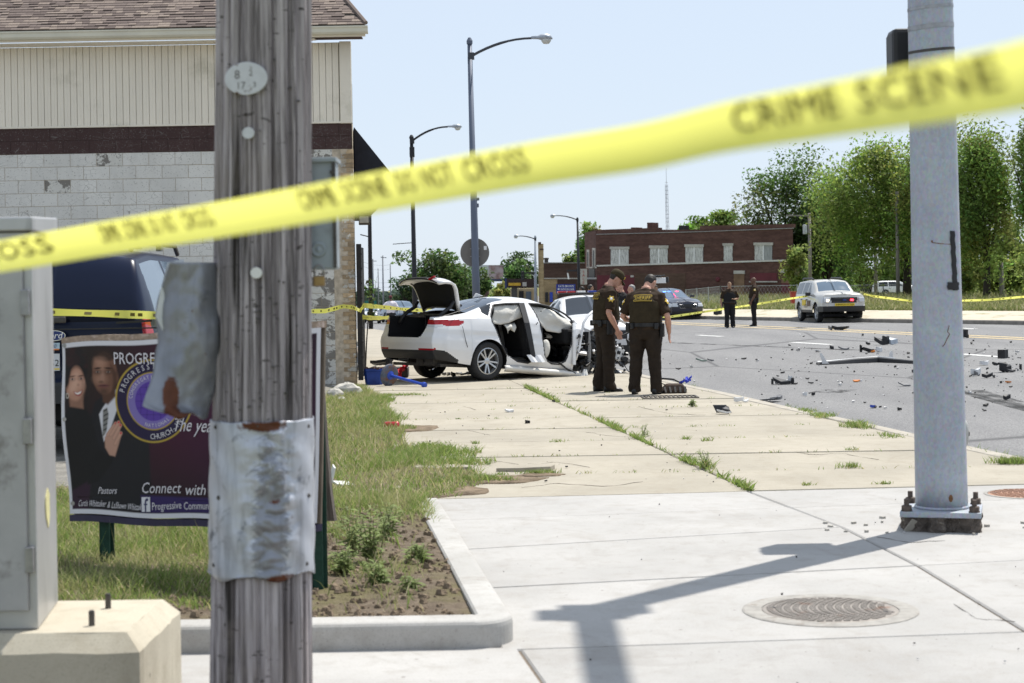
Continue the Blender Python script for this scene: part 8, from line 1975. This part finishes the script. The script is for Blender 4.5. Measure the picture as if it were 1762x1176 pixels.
    for s in (-1, 1):
        h, k, an, toe = Lg[s]; R = rotm(0,0,toe); q = MB(); rr = []
        for x, w, zt in ((-.085,.030,.075),(-.065,.040,.10),(0,.043,.105),(.06,.045,.075),(.12,.050,.058),(.165,.046,.045),(.19,.025,.03)):
            ring_ = [Vector((x, w*cos(a)*(1.0 if sin(a) > -.2 else 1.06), max(.0, zt*.5+zt*.55*sin(a)))) for a in np.linspace(0, 2*pi, 14, endpoint=False)]
            rr.append([sc(Vector((an.x, an.y, 0))+R @ p) for p in ring_])
        q.loft(rr); q.build('boot', boots, t, local=True, smooth=True)
    # ---- vest, belt, patches
    if vest:
        q = MB(); q.loft([ring(z, rx, ry, .040, 26, belly) for z, rx, ry in ((1.035,.121,.170),(1.12,.118,.165),(1.24,.124,.176),(1.33,.123,.172),(1.385,.112,.128))])
        for s in (-1, 1): q.tube([sc(bend((-.10*fat,s*.10,1.36))), sc(bend((-.075,s*.105,1.46))), sc(bend((.0,s*.105,1.485))), sc(bend((.08,s*.11,1.46))), sc(bend((.115*fat,s*.10,1.38)))], [(.045*S,.018*S)]*5, 10, ref=(0,1,0))
        fuse(q, 'body_armour', vest if vest is not True else VEST, t, vox, .003, 14, 1)
    if belt:
        q = MB(); q.loft([ring(z, .122, .172, k_, 26, belly*.7) for z, k_ in ((.985,.026),(.985,.038),(1.035,.038),(1.035,.026))]); o = q.build('duty_belt', LEATH, t, local=True, smooth=False)
        for a, dz, sx_, sy_, sz_ in ((-1.62,-.07,.06,.075,.20),(-2.3,-.01,.05,.06,.09),(1.7,-.03,.06,.07,.14),(2.5,-.005,.05,.05,.08),(1.1,-.01,.05,.06,.09)):
            q = MB(); r0 = Vector(((.122*fat+.055)*cos(a), (.172*fat**.8+.055)*sin(a), 1.0+dz)); q.box(sc(r0), (sx_*S, sy_*S, sz_*S), rotm(0,0,a)); q.build('belt_pouch' if abs(a+1.62) > .1 else 'holster', LEATH, o, local=True, bevel=.012)
    if text:
        def bk(y, z, off):
            rx = ip(z, [1.12,1.24,1.36,1.43], [.118,.124,.122,.108])*fat+.046; ry = ip(z, [1.12,1.24,1.36,1.43], [.165,.178,.195,.188])*fat**.8+.046
            x = -rx*math.sqrt(max(.05, 1-(y/ry)**2))-off-.012
            return sc(bend((x, y, z)))
        z0, z1, yw = 1.325, 1.415, .135
        q = MB(); q.grid([[bk(y, z, .003) for y in np.linspace(-yw, yw, 13)] for z in np.linspace(z0, z1, 4)]); pq = q.build('back_patch', BRNB, t, local=True, smooth=True)
        q = MB(); V_, F_ = text_mesh(text); w = max(v[0] for v in V_); h = .052
        q.add([bk(-v[0]/w*yw*.88, z0+.02+v[1]*h/.72, .0075) for v in V_], F_)
        for za, zb_ in ((z0, z0+.007), (z1-.007, z1)): q.grid([[bk(y, z, .0065) for y in np.linspace(-yw, yw, 13)] for z in (za, zb_)])
        for ya, yb in ((-yw, -yw+.007), (yw-.007, yw)): q.grid([[bk(y, z, .0065) for y in (ya, yb)] for z in (z0, z1)])
        q.build('patch_lettering', GOLD, pq, local=True)
    if star:
        for s in (-1, 1):
            a0, e, w, f = A[s]; d = (e-a0).normalized(); c = a0.lerp(e, .34); n_ = (Vector((-.25, s*1.0, .15))); n_ = (n_-d*n_.dot(d)).normalized(); u_ = d.cross(n_)
            def star_pts(R0, R1, off): return [sc(c+n_*(.082*fat**.35+off-.35*0)+u_*(R_*cos(a))*1.0+d*(R_*sin(a))-n_*(5.0*(R_*cos(a))**2)) for a, R_ in [(2*pi*k/12, R0 if k % 2 == 0 else R1) for k in range(12)]]
            q = MB(); P_ = star_pts(.056,.034,.0); cpt = sc(c+n_*(.085*fat**.35)); q.add(P_+[cpt], [(i, (i+1) % 12, 12) for i in range(12)]); o = q.build('sleeve_star', GOLD, t, local=True, solid=.006)
            q = MB(); P_ = star_pts(.020,.020,.005); cpt = sc(c+n_*(.085*fat**.35+.008)); q.add(P_+[cpt], [(i, (i+1) % 12, 12) for i in range(12)]); q.build('star_centre', WHITEPR, o, local=True, solid=.004)
    return t
def foot(px_, py_, z=0.0): return G(px_, py_, z)
# the two officers by the wreck
p1 = foot(1043, 674)
person('person', 'officer in brown cap and vest, head bowed, standing sideways beside the wrecked car', p1, radians(14), 1.86, SKIN_L, 1.12, .13, .55, 0, {-1: ((-.03,-.29,1.14), (.10,-.27,.90), (.15,-.25,.73)), 1: ((.02,.28,1.15), (.16,.22,.95), (.22,.18,.80))}, {-1: ((0,-.09,.90),(.015,-.10,.49),(.02,-.11,.085),-.15), 1: ((0,.09,.90),(-.01,.11,.49),(-.07,.12,.085),.1)}, .012, cap=CAPM, text='SHERIFF', star=True, belly=.05)
p2 = foot(1112, 679)
person('person', 'bareheaded stocky officer seen from behind, head bowed over the drain', p2, radians(72), 1.80, SKIN_L, 1.20, .22, .55, -.35, {-1: ((-.02,-.34,1.12), (.09,-.335,.88), (.15,-.32,.71)), 1: ((.02,.34,1.12), (.24,.27,1.06), (.37,.20,1.05))}, {-1: ((0,-.10,.90),(0,-.13,.49),(.0,-.15,.085),-.25), 1: ((0,.10,.90),(0,.14,.49),(-.02,.17,.085),.15)}, .012, cap=None, text='SHERIFF', star=True, belly=.06)
# officers in the road
p3 = foot(1256, 564.5, RZ)
person('person', 'heavy set officer facing the viewer with one arm across the chest, on the centre line', p3, radians(-86), 1.72, SKIN_M, 1.28, 0, .05, .2, {1: ((-.02,.35,1.14), (.20,.16,1.12), (.27,.02,1.15)), -1: ((-.02,-.33,1.12), (.05,-.33,.88), (.07,-.31,.72))}, None, .018, SH_BR, BLKU, vest=BLKU, hair=HAIR_B, star=True, belly=.05, fingers=True)
p4 = foot(1298, 561.5, RZ)
person('person', 'tall bald officer standing side on in the road, looking left', p4, radians(172), 1.88, SKIN_D, 1.08, -.04, -.02, 0, {1: ((-.03,.28,1.14), (.10,.27,.90), (.15,.25,.73)), -1: ((.0,-.27,1.14), (.12,-.22,.93), (.18,-.2,.78))}, None, .018, SH_BR, BLKU, vest=SH_BR, bald=True, star=True, belly=.04)
# group beyond the two officers
def mid(px_, ptop, D, H): p = Pd(px_, ptop, D); return Vector((p.x, D, RZ))
GRP = 'officers gathered beyond the wreck'
person('person', 'bald officer in dark vest facing left, between the two brown uniformed officers', mid(1069,485,42,1.8), radians(200), 1.79, SKIN_L, 1.15, 0, .1, 0, {-1: ((.02,-.28,1.14), (.22,-.20,1.10), (.30,-.12,1.12))}, None, .02, BLKU, BLKU, vest=LEATH, bald=True, group=GRP)
person('person', 'grey haired officer in dark uniform beyond the bowed officer, arm raised', mid(1089,495,45,1.72), radians(185), 1.70, SKIN_L, 1.05, 0, .05, .1, {1: ((.05,.28,1.16), (.24,.2,1.18), (.32,.14,1.22))}, None, .02, BLKU, BLKU, vest=BLKU, hair=HAIR_G, group=GRP)
person('person', 'dark haired person in black left of the capped officer, by the campaign sign', mid(1003,497,60,1.7), radians(160), 1.66, SKIN_D, 1.0, 0, .1, 0, None, None, .024, BLKU, BLKU, vest=False, group=GRP, belt=False)
person('person', 'dark haired person in black directly behind the capped officer', mid(1014,490,56,1.74), radians(20), 1.72, SKIN_M, 1.05, 0, .1, 0, None, None, .024, BLKU, BLKU, vest=False, group=GRP, belt=False)
po = mid(1128,503,50,1.7)
cam_op = person('person', 'camera operator with a shoulder camera, hidden behind the bowed officer', po, radians(-120), 1.68, SKIN_M, 1.05, 0, 0, 0, {-1: ((.10,-.25,1.22), (.22,-.17,1.45), (.28,-.14,1.50)), 1: ((.12,.26,1.2), (.26,.1,1.42), (.30,.05,1.48))}, None, .024, BLKU, BLKU, vest=False, group=GRP, belt=False)
tv = thing('video_camera', 'pale shoulder video camera held above the bowed officer head', 'video camera', Pd(1135,490,49.8))
o = Pd(1136,483,49.8); R = rotm(0,0,radians(-12))
for nm, c, d, m_ in (('camera_body', (0,0,0), (.34,.14,.16), WHITEP), ('lens', (-.26,0,.0), (.20,.11,.11), BLACK), ('viewfinder', (-.06,-.09,.11), (.20,.06,.06), BLACK), ('microphone', (-.05,.05,.14), (.38,.035,.035), BLACK), ('battery', (.20,0,.02), (.08,.12,.16), BLACK)):
    q = MB(); q.box(o+R @ Vector(c), d, R); q.build(nm, m_, tv, bevel=.015)
# man in white far down the pavement
pw_ = Pd(672, 512, 85); zf = dipc(pw_.x, 85)
person('person', 'man in a white T shirt and dark red cap seen from behind beyond the wreck', (pw_.x, 85, zf), radians(95), 1.76, SKIN_D, 1.15, 0, 0, 0, {-1: ((-.05,-.36,1.18), (.10,-.30,1.02), (.16,-.22,1.0)), 1: ((-.05,.40,1.22), (.12,.50,1.08), (.2,.52,1.0))}, None, .024, cloth('white_cotton', (.66,.62,.66)), cloth('dark_shorts', (.03,.03,.035)), vest=False, cap=M('dark_red_cap', (.10,.018,.022), .8), belt=False, sleeve=.62)
# ---------------------------------------------------------------- crash debris on the road and pavement, things by the wreck
GLOSSW = M('broken_white_paint', (.66,.66,.66), .3, var=.06, scale=20); GREYP = M('grey_broken_plastic', (.16,.16,.165), .6, var=.3, scale=20); ORNG = M('amber_plastic', (.62,.20,.03), .3)
def shard(q, c, L, Wd, th, rz, rn, tilt=.25, bend=.15):
    n = 7; R = rotm(rn.uniform(-tilt,tilt), rn.uniform(-tilt,tilt), rz); top_, bot = [], []
    for k in range(n):
        a = 2*pi*k/n+rn.uniform(-.25,.25); r = rn.uniform(.55,1.0); x, y = L/2*r*cos(a), Wd/2*r*sin(a); z = bend*L*(x/L*2)**2+rn.uniform(0,.25)*th
        p = Vector(c)+R @ Vector((x, y, z)); top_.append(p+Vector((0,0,th))); bot.append(p)
    lo = min(p.z for p in bot); dz = c[2]-lo; q.loft([[p+Vector((0,0,dz)) for p in bot], [p+Vector((0,0,dz)) for p in top_]])
def debris(name, label, px_, py_, pieces, z=RZ, seed=0, group='crash debris pieces', cat='debris', fz=.004):
    """pieces: (dx, dy, length, width, height, angle, material, part name)"""
    rn = random.Random(seed); c = G(px_, py_, z); t = thing(name, label, cat, c, group)
    for dx, dy, L, Wd, th, a, mat, nm in pieces:
        q = MB(); shard(q, (c.x+dx, c.y+dy, z+fz), L, Wd, th, a, rn); q.build(nm, mat, t)
    return t
B, W_, Gp, O_ = BLACK, GLOSSW, GREYP, ORNG
# long torn bumper skin with two upright brackets
bp = [(1406,628),(1430,627.5),(1470,625.5),(1510,624),(1540,625),(1574,626.5),(1600,627)]
t = thing('bumper_strip', 'long torn bumper strip with two white upright tabs lying across the road', 'debris', G(1480,627,RZ), 'crash debris pieces')
q = MB(); rr = []
for k, (x, y) in enumerate(bp): p = G(x, y, RZ); h = (.05,.07,.10,.12,.09,.07,.05)[k]; rr.append([p+Vector((0,-.06,.004)), p+Vector((0,-.03,h*.8)), p+Vector((0,.05,h)), p+Vector((0,.12,h*.5)), p+Vector((0,.10,.004))])
q.loft(rr); q.build('black_lower_skin', B, t)
q = MB(); rr = []
for k, (x, y) in enumerate(bp[:5]): p = G(x+2, y-1, RZ); h = (.045,.06,.08,.105,.085)[k]; rr.append([p+Vector((0,.05,h-.03)), p+Vector((0,.10,h+.015)), p+Vector((0,.16,h+.01)), p+Vector((0,.16,h-.03))])
q.loft(rr); q.build('white_upper_skin', W_, t)
for px_, py_, h, lx in ((1412,628,.24,.12),(1534,622,.22,-.02)):
    p = G(px_, py_, RZ); q = MB(); q.loft([[p+Vector((x*1.0, y, z)) for x, y in ((-w,-.02),(w,-.02),(w,.02),(-w,.02))] for z, w in ((.03,.10),(h*.5,.05),(h,.035))]) if 0 else q.loft([[p+Vector((x+lx*(1-z/h)*.9, y, z)) for x, y in ((-w,-.02),(w,-.02),(w,.02),(-w,.02))] for z, w in ((.02,.075),(h*.35,.04),(h*.75,.035),(h,.015))]); q.build('white_tab', W_, t)
debris('lamp_fragment', 'bowl shaped black and amber lamp fragment just beyond the long bumper strip', 1496, 607, [(0,0,.42,.25,.05,.2,B,'black_shell'),(.06,-.1,.18,.10,.04,.4,O_,'amber_lens'),(-.2,.02,.10,.06,.16,.9,B,'broken_arm'),(.25,.15,.22,.14,.10,.7,W_,'white_shell')], seed=1)
debris('grille_fragment', 'jagged black pile with a pale curved end, beyond the amber fragment', 1516, 594, [(0,0,.55,.3,.10,.1,B,'black_grille'),(.12,.05,.25,.2,.20,.5,B,'broken_vane'),(.33,.05,.3,.22,.12,-.4,M('pale_blue_plastic', (.45,.50,.56), .3),'pale_shell'),(-.35,0,.2,.1,.05,.3,B,'black_chip')], seed=2)
debris('engine_piece', 'tall black engine piece standing on the road right of the signal pole', 1727, 641, [(0,0,.22,.2,.16,.1,B,'lower_casting'),(.0,.03,.2,.18,.14,.9,B,'middle_casting'),(.03,0,.24,.2,.1,.4,B,'top_casting'),(.12,-.1,.28,.08,.03,.6,B,'bracket'),(-.15,-.02,.14,.08,.04,.2,B,'bracket')], seed=3)
for o_, dz in zip(bpy.data.objects['engine_piece'].children, (0,.12,.24,0,0)): o_.location.z += dz
debris('lamp_housing', 'white and grey broken lamp housing left of the tall black engine piece', 1681, 647, [(0,0,.26,.16,.09,.2,W_,'white_shell'),(-.02,-.05,.18,.10,.05,.5,Gp,'grey_core')], seed=4)
debris('white_panel_piece', 'rounded white panel piece behind the broken lamp housing', 1693, 629, [(0,0,.24,.20,.07,.3,W_,'shell')], seed=5)
debris('bracket_piece', 'black and white bracket with stubby legs near the kerb', 1346, 662, [(0,0,.40,.20,.05,.05,B,'black_frame'),(.02,.06,.36,.12,.035,.1,W_,'white_cap'),(-.17,-.05,.07,.07,.09,0,B,'leg'),(.18,-.03,.07,.07,.10,0,B,'leg'),(.14,.02,.10,.06,.12,.4,W_,'white_clip')], seed=6)
debris('rubber_mat', 'flat crumpled black liner lying at the kerb edge', 1325, 692, [(0,0,.42,.5,.015,.1,B,'liner'),(.1,.06,.25,.3,.04,.7,Gp,'folded_corner')], seed=7)
debris('mirror_piece', 'black flap with a pale base lying open on the pavement', 1243, 713, [(0,0,.24,.14,.02,.1,W_,'pale_base'),(.05,.05,.16,.10,.05,.9,B,'black_flap')], z=0, seed=8)
o_ = bpy.data.objects['mirror_piece']; q = MB(); c = G(1246,712); q.hexa([c+Vector(v) for v in ((-.09,.02,.01),(.09,-.02,.01),(.09,0,.02),(-.09,.04,.02),(-.13,.06,.10),(.03,.02,.10),(.03,.035,.105),(-.13,.075,.105))]); q.build('raised_flap', B, o_)
debris('crumpled_wrapper', 'crumpled white wrapper on the pavement near the kerb', 1271, 693, [(0,0,.16,.10,.05,.2,W_,'paper'),(.1,.02,.14,.06,.02,.8,W_,'paper')], z=0, seed=9)
debris('trim_cap', 'shallow white trim cap lying on the old pavement', 878, 710, [(0,0,.14,.16,.025,.1,W_,'cap')], z=0, seed=10)
debris('black_lump', 'small black lump right of the white trim cap', 906, 730, [(0,0,.06,.06,.035,.3,B,'lump'),(.03,.02,.04,.03,.03,.9,B,'chip')], z=0, seed=11)
debris('black_chip', 'small black chip on the long weedy pavement crack', 953, 693, [(0,0,.06,.07,.025,.2,B,'chip')], z=0, seed=12)
debris('splitter_strip', 'dark curved strip on the yellow centre lines', 1443, 568.5, [(0,0,.80,.5,.07,.05,B,'strip'),(-.3,0,.2,.3,.10,.3,Gp,'end')], seed=13)
debris('black_box_piece', 'black box shaped piece right of the signal pole, far out on the road', 1660, 582, [(0,0,.22,.3,.20,.2,B,'shell'),(.06,0,.12,.2,.08,.6,B,'lid')], seed=14)
debris('kerb_debris', 'black crumpled part at the far kerb left of the signal pole', 1566, 554, [(0,0,.45,.4,.14,.3,B,'part'),(.2,.1,.2,.2,.2,.7,Gp,'part')], seed=15)
debris('black_bundle', 'black bundle on the far pavement left of the two far officers', 1236, 543, [(0,0,.5,.5,.2,.3,B,'bundle')], z=.08, seed=16)
debris('wing_piece', 'thin green tinged blade lying left of the bumper strip', 1207, 623, [(0,0,.36,.14,.03,.1,M('greenish_plastic', (.20,.25,.21), .4),'blade'),(.2,.05,.2,.05,.03,.3,Gp,'tail')], seed=17)
debris('blue_fragment', 'small blue and black cap on the near road', 1502, 703, [(0,0,.10,.08,.03,.1,BLUEP,'cap'),(.02,.0,.09,.07,.02,.4,B,'base'),(.1,.02,.06,.02,.02,.4,B,'spike')], seed=18)
debris('white_clip', 'pair of white and black clips on the near road', 1386, 682, [(0,0,.07,.04,.05,.1,W_,'clip'),(-.01,.08,.06,.03,.04,.5,W_,'clip'),(.12,.01,.09,.06,.035,.2,B,'cap')], seed=19)
debris('orange_strip', 'thin orange strip with a white chip on the road', 1472, 658, [(0,0,.16,.08,.02,.1,O_,'strip'),(.10,.05,.08,.04,.03,.2,W_,'chip')], seed=20)
debris('orange_strip', 'thin orange strip at the right edge of the road', 1735, 660, [(0,0,.14,.06,.02,.1,O_,'strip'),(-.12,0,.05,.05,.03,.2,B,'chip')], seed=21)
debris('black_block_piece', 'small black block beside the tyre marks at right', 1732, 689, [(0,0,.12,.10,.05,.1,B,'block')], seed=22)
debris('plate_piece', 'dull flat plate just left of the signal pole', 1555, 665, [(0,0,.34,.14,.02,.05,Gp,'plate')], seed=23)
debris('flat_strip', 'flat grey strip on the road beyond the bumper strip', 1450, 603, [(0,0,.36,.12,.04,.4,Gp,'strip'),(-.2,.4,.16,.1,.08,.1,B,'chip')], seed=24)
debris('pale_sheet', 'small pale sheet on the road left of the amber fragment', 1407, 606, [(0,0,.20,.4,.015,.1,W_,'sheet')], seed=25)
debris('blade_piece', 'dark bent blade beside the broken lamp housing', 1700, 651, [(0,0,.26,.07,.05,.4,B,'blade'),(.1,0,.14,.05,.04,1.0,B,'blade')], seed=26)
debris('hose_piece', 'dark curved hose piece at the right edge of the road', 1756, 638, [(0,0,.10,.06,.10,.4,B,'hose'),(-.08,-.1,.14,.04,.03,1.2,Gp,'hose')], seed=27)
rn = random.Random(77); q = MB(); qw = MB()
for k in range(400):
    px_ = rn.choice((rn.uniform(1130,1762), rn.uniform(1300,1762), rn.gauss(1520,120), rn.gauss(1700,60))); py_ = rn.choice((rn.uniform(566,720), rn.gauss(618,22), rn.gauss(640,26)))
    p = G(px_, py_, RZ)
    if p.x < RX(p.y)+.25 or p.y > 62 or py_ < 566: continue
    s = rn.choice((.015,.02,.025,.035,.06))*rn.uniform(.6,1.3)*(p.y/30)**.5
    shard(q if rn.random() < .68 else qw, (p.x,p.y,RZ+.004), s*rn.uniform(.8,2.4), s, s*rn.uniform(.2,.6), rn.uniform(0,3), rn)
for k in range(100):
    px_ = rn.uniform(700,1250); py_ = rn.uniform(655,835); p = G(px_, py_, 0)
    if p.x > RX(p.y)-.1: continue
    s = rn.choice((.006,.009,.012,.02))*rn.uniform(.6,1.2); shard(q if rn.random() < .75 else qw, (p.x,p.y,.004), s*1.6, s, s*.5, rn.uniform(0,3), rn)
for k in range(110):
    p = Vector((rn.uniform(-.4,4.4), rn.uniform(6.2,13), .0))
    if p.x < KX(p.y)+.1: continue
    s = rn.choice((.003,.004,.006,.011))*rn.uniform(.6,1.2); shard(q if rn.random() < .8 else qw, (p.x,p.y,.004), s*1.5, s, s*.6, rn.uniform(0,3), rn)
stuff(tag(q.build('dark_crumbs', M('dark_grit', (.04,.038,.036), .7, var=.5, scale=8)), 'dark plastic crumbs and grit strewn over road and pavement', 'debris')); stuff(tag(qw.build('pale_crumbs', M('pale_grit', (.52,.51,.50), .6, var=.3, scale=8)), 'pale glass and paint crumbs strewn over road and pavement', 'debris'))
# brake drum and rags by the officers' feet
t = thing('brake_assembly', 'rusty torn brake assembly with a blue rag and cable beside the officers', 'car part', G(1160,678))
c = G(1160,677); q = MB(); q.loft([[c+Vector((x*k, y*k, z)) for x, y in ((-.16,-.12),(.16,-.12),(.19,.05),(.10,.16),(-.12,.16),(-.19,.04))] for z, k in ((.004,1),(.05,1.02),(.12,.75),(.14,.6))]); q.build('hub', M('rusty_hub', (.06,.04,.03), .8, .3, var=.5, scale=30), t, bevel=.01)
q = MB()
for k in range(5): q.bar(c+Vector((-.15+.075*k,-.10,.10)), c+Vector((-.13+.07*k,-.14,.02)), .03, .012)
q.build('cooling_rib', DKSTEEL, t)
q = MB(); q.tube([c+Vector(v) for v in ((-.30,.15,.14),(-.16,.12,.21),(.0,.08,.20),(.10,.05,.15),(.13,.0,.10))], .014, 6); q.tube([c+Vector(v) for v in ((-.12,-.02,.12),(-.2,-.08,.16),(-.24,-.1,.1))], .008, 5); q.build('cable', B, t, smooth=True)
q = MB(); rn = random.Random(4)
for k in range(5): shard(q, (c.x+.13+.03*k, c.y+.02*k, .13+.012*k), .11, .08, .03, k*.7, rn, .7)
q.build('blue_rag', M('blue_rag', (.04,.06,.45), .8, var=.3, scale=40), t)
# blue tub, fallen stanchion, black trays and rags behind the wreck
tb = thing('blue_tub', 'scuffed blue plastic tub beside the iron gate', 'tub', G(644,663)); c = G(644,662); q = MB(); rr = []
for z, k in ((0,.84),(.22,.97),(.23,1.06),(.27,1.06),(.265,.98),(.05,.80)): rr.append([c+Vector((.165*k*x, .14*k*y, z)) for x, y in [(max(-1,min(1,1.25*cos(a))), max(-1,min(1,1.25*sin(a)))) for a in np.linspace(0,2*pi,20,endpoint=False)]])
q.loft(rr, cap=False); q.loft([rr[0], [p+Vector((0,0,.003)) for p in rr[0]]]); q.build('tub', M('scuffed_blue', (.02,.06,.30), .5, var=.3, scale=6, dirt=(.22,.12,.07), dthr=(.6,.7), dscale=9), tb, bevel=.004)
q = MB(); rn = random.Random(3)
for k in range(7): q.box(c+Vector((rn.uniform(-.12,.12), rn.uniform(-.1,.1), .24+rn.uniform(0,.04))), (.16,.05,.03), rotm(rn.uniform(-.4,.4), rn.uniform(-.4,.4), rn.uniform(0,3)))
tag(q.build('scrap_pieces', M('rusty_scrap', (.12,.07,.05), .9, var=.5, scale=20)), 'rusty scrap pieces filling the blue tub', 'scrap')
st = thing('fallen_stanchion', 'blue stanchion with a rusty round base lying on its side by the tub', 'stanchion', G(674,664)); D0 = G(672,664).y-.02; a, e = Pd(671,646,D0), Pd(728,662,D0-.55); ax = (e-a).normalized(); Mx = Matrix.Translation(a) @ ax.to_track_quat('Z','Y').to_matrix().to_4x4()
BLUM = M('stanchion_blue', (.025,.07,.42), .4, .1, var=.15, scale=8, dirt=(.16,.08,.05), dthr=(.66,.72), dscale=12)
q = MB(); q.lathe([(0,-.05),(.165,-.05),(.185,-.03),(.182,.0),(.150,.012),(.0,.02)], 36, Mx); q.build('base_disc', M('worn_blue_iron', (.10,.12,.16), .6, .3, var=.4, scale=14, dirt=(.16,.075,.04), dthr=(.48,.58), dscale=7), st, smooth=False)
q = MB(); q.lathe([(.075,.015),(.06,.03),(.03,.04)], 20, Mx); q.lathe([(.024,.02),(.024,(e-a).length)], 14, Mx); q.lathe([(.0,0),(.042,.0),(.046,.03),(.04,.06),(0,.065)], 14, Matrix.Translation(e) @ ax.to_track_quat('Z','Y').to_matrix().to_4x4()); q.build('tube_post', BLUM, st, smooth=False)
debris('black_tray', 'flat black tray parts stacked behind the blue tub', 652, 650, [(0,.6,.42,.3,.05,.05,B,'tray'),(.05,.9,.40,.3,.03,.1,B,'tray'),(.15,.5,.18,.12,.12,.8,B,'upright_flap'),(.30,.7,.3,.2,.03,.2,W_,'white_piece')], z=0, seed=31, cat='debris')
for o_ in bpy.data.objects['black_tray'].children: o_.location.z += .18
q = MB(); c = G(690,652); b_ = MB(); b_.box(c+Vector((-.2,.6,.09)), (.6,.4,.18)); tag(b_.build('dark_crate', B, bevel=.02), 'dark crate under the flat black trays', 'crate')
rn = random.Random(8)
for k in range(6): shard(q, (c.x+.03*k-.06, c.y+.02*k, .02+.035*k), .17-.02*k, .12, .05, k*.9, rn, .6)
tag(q.build('red_rag', M('red_rag', (.55,.02,.04), .8, var=.2, scale=30)), 'bright red rag under the rear of the wrecked car', 'rag')
debris('underbody_scraps', 'white and black scraps on the ground under the wrecked car', 775, 648, [(k*.09-.3, rn.uniform(-.2,.5), rn.uniform(.08,.2), .08, rn.uniform(.02,.06), rn.uniform(0,3), (W_,B,Gp)[k % 3], 'scrap') for k in range(9)], z=0, seed=33)
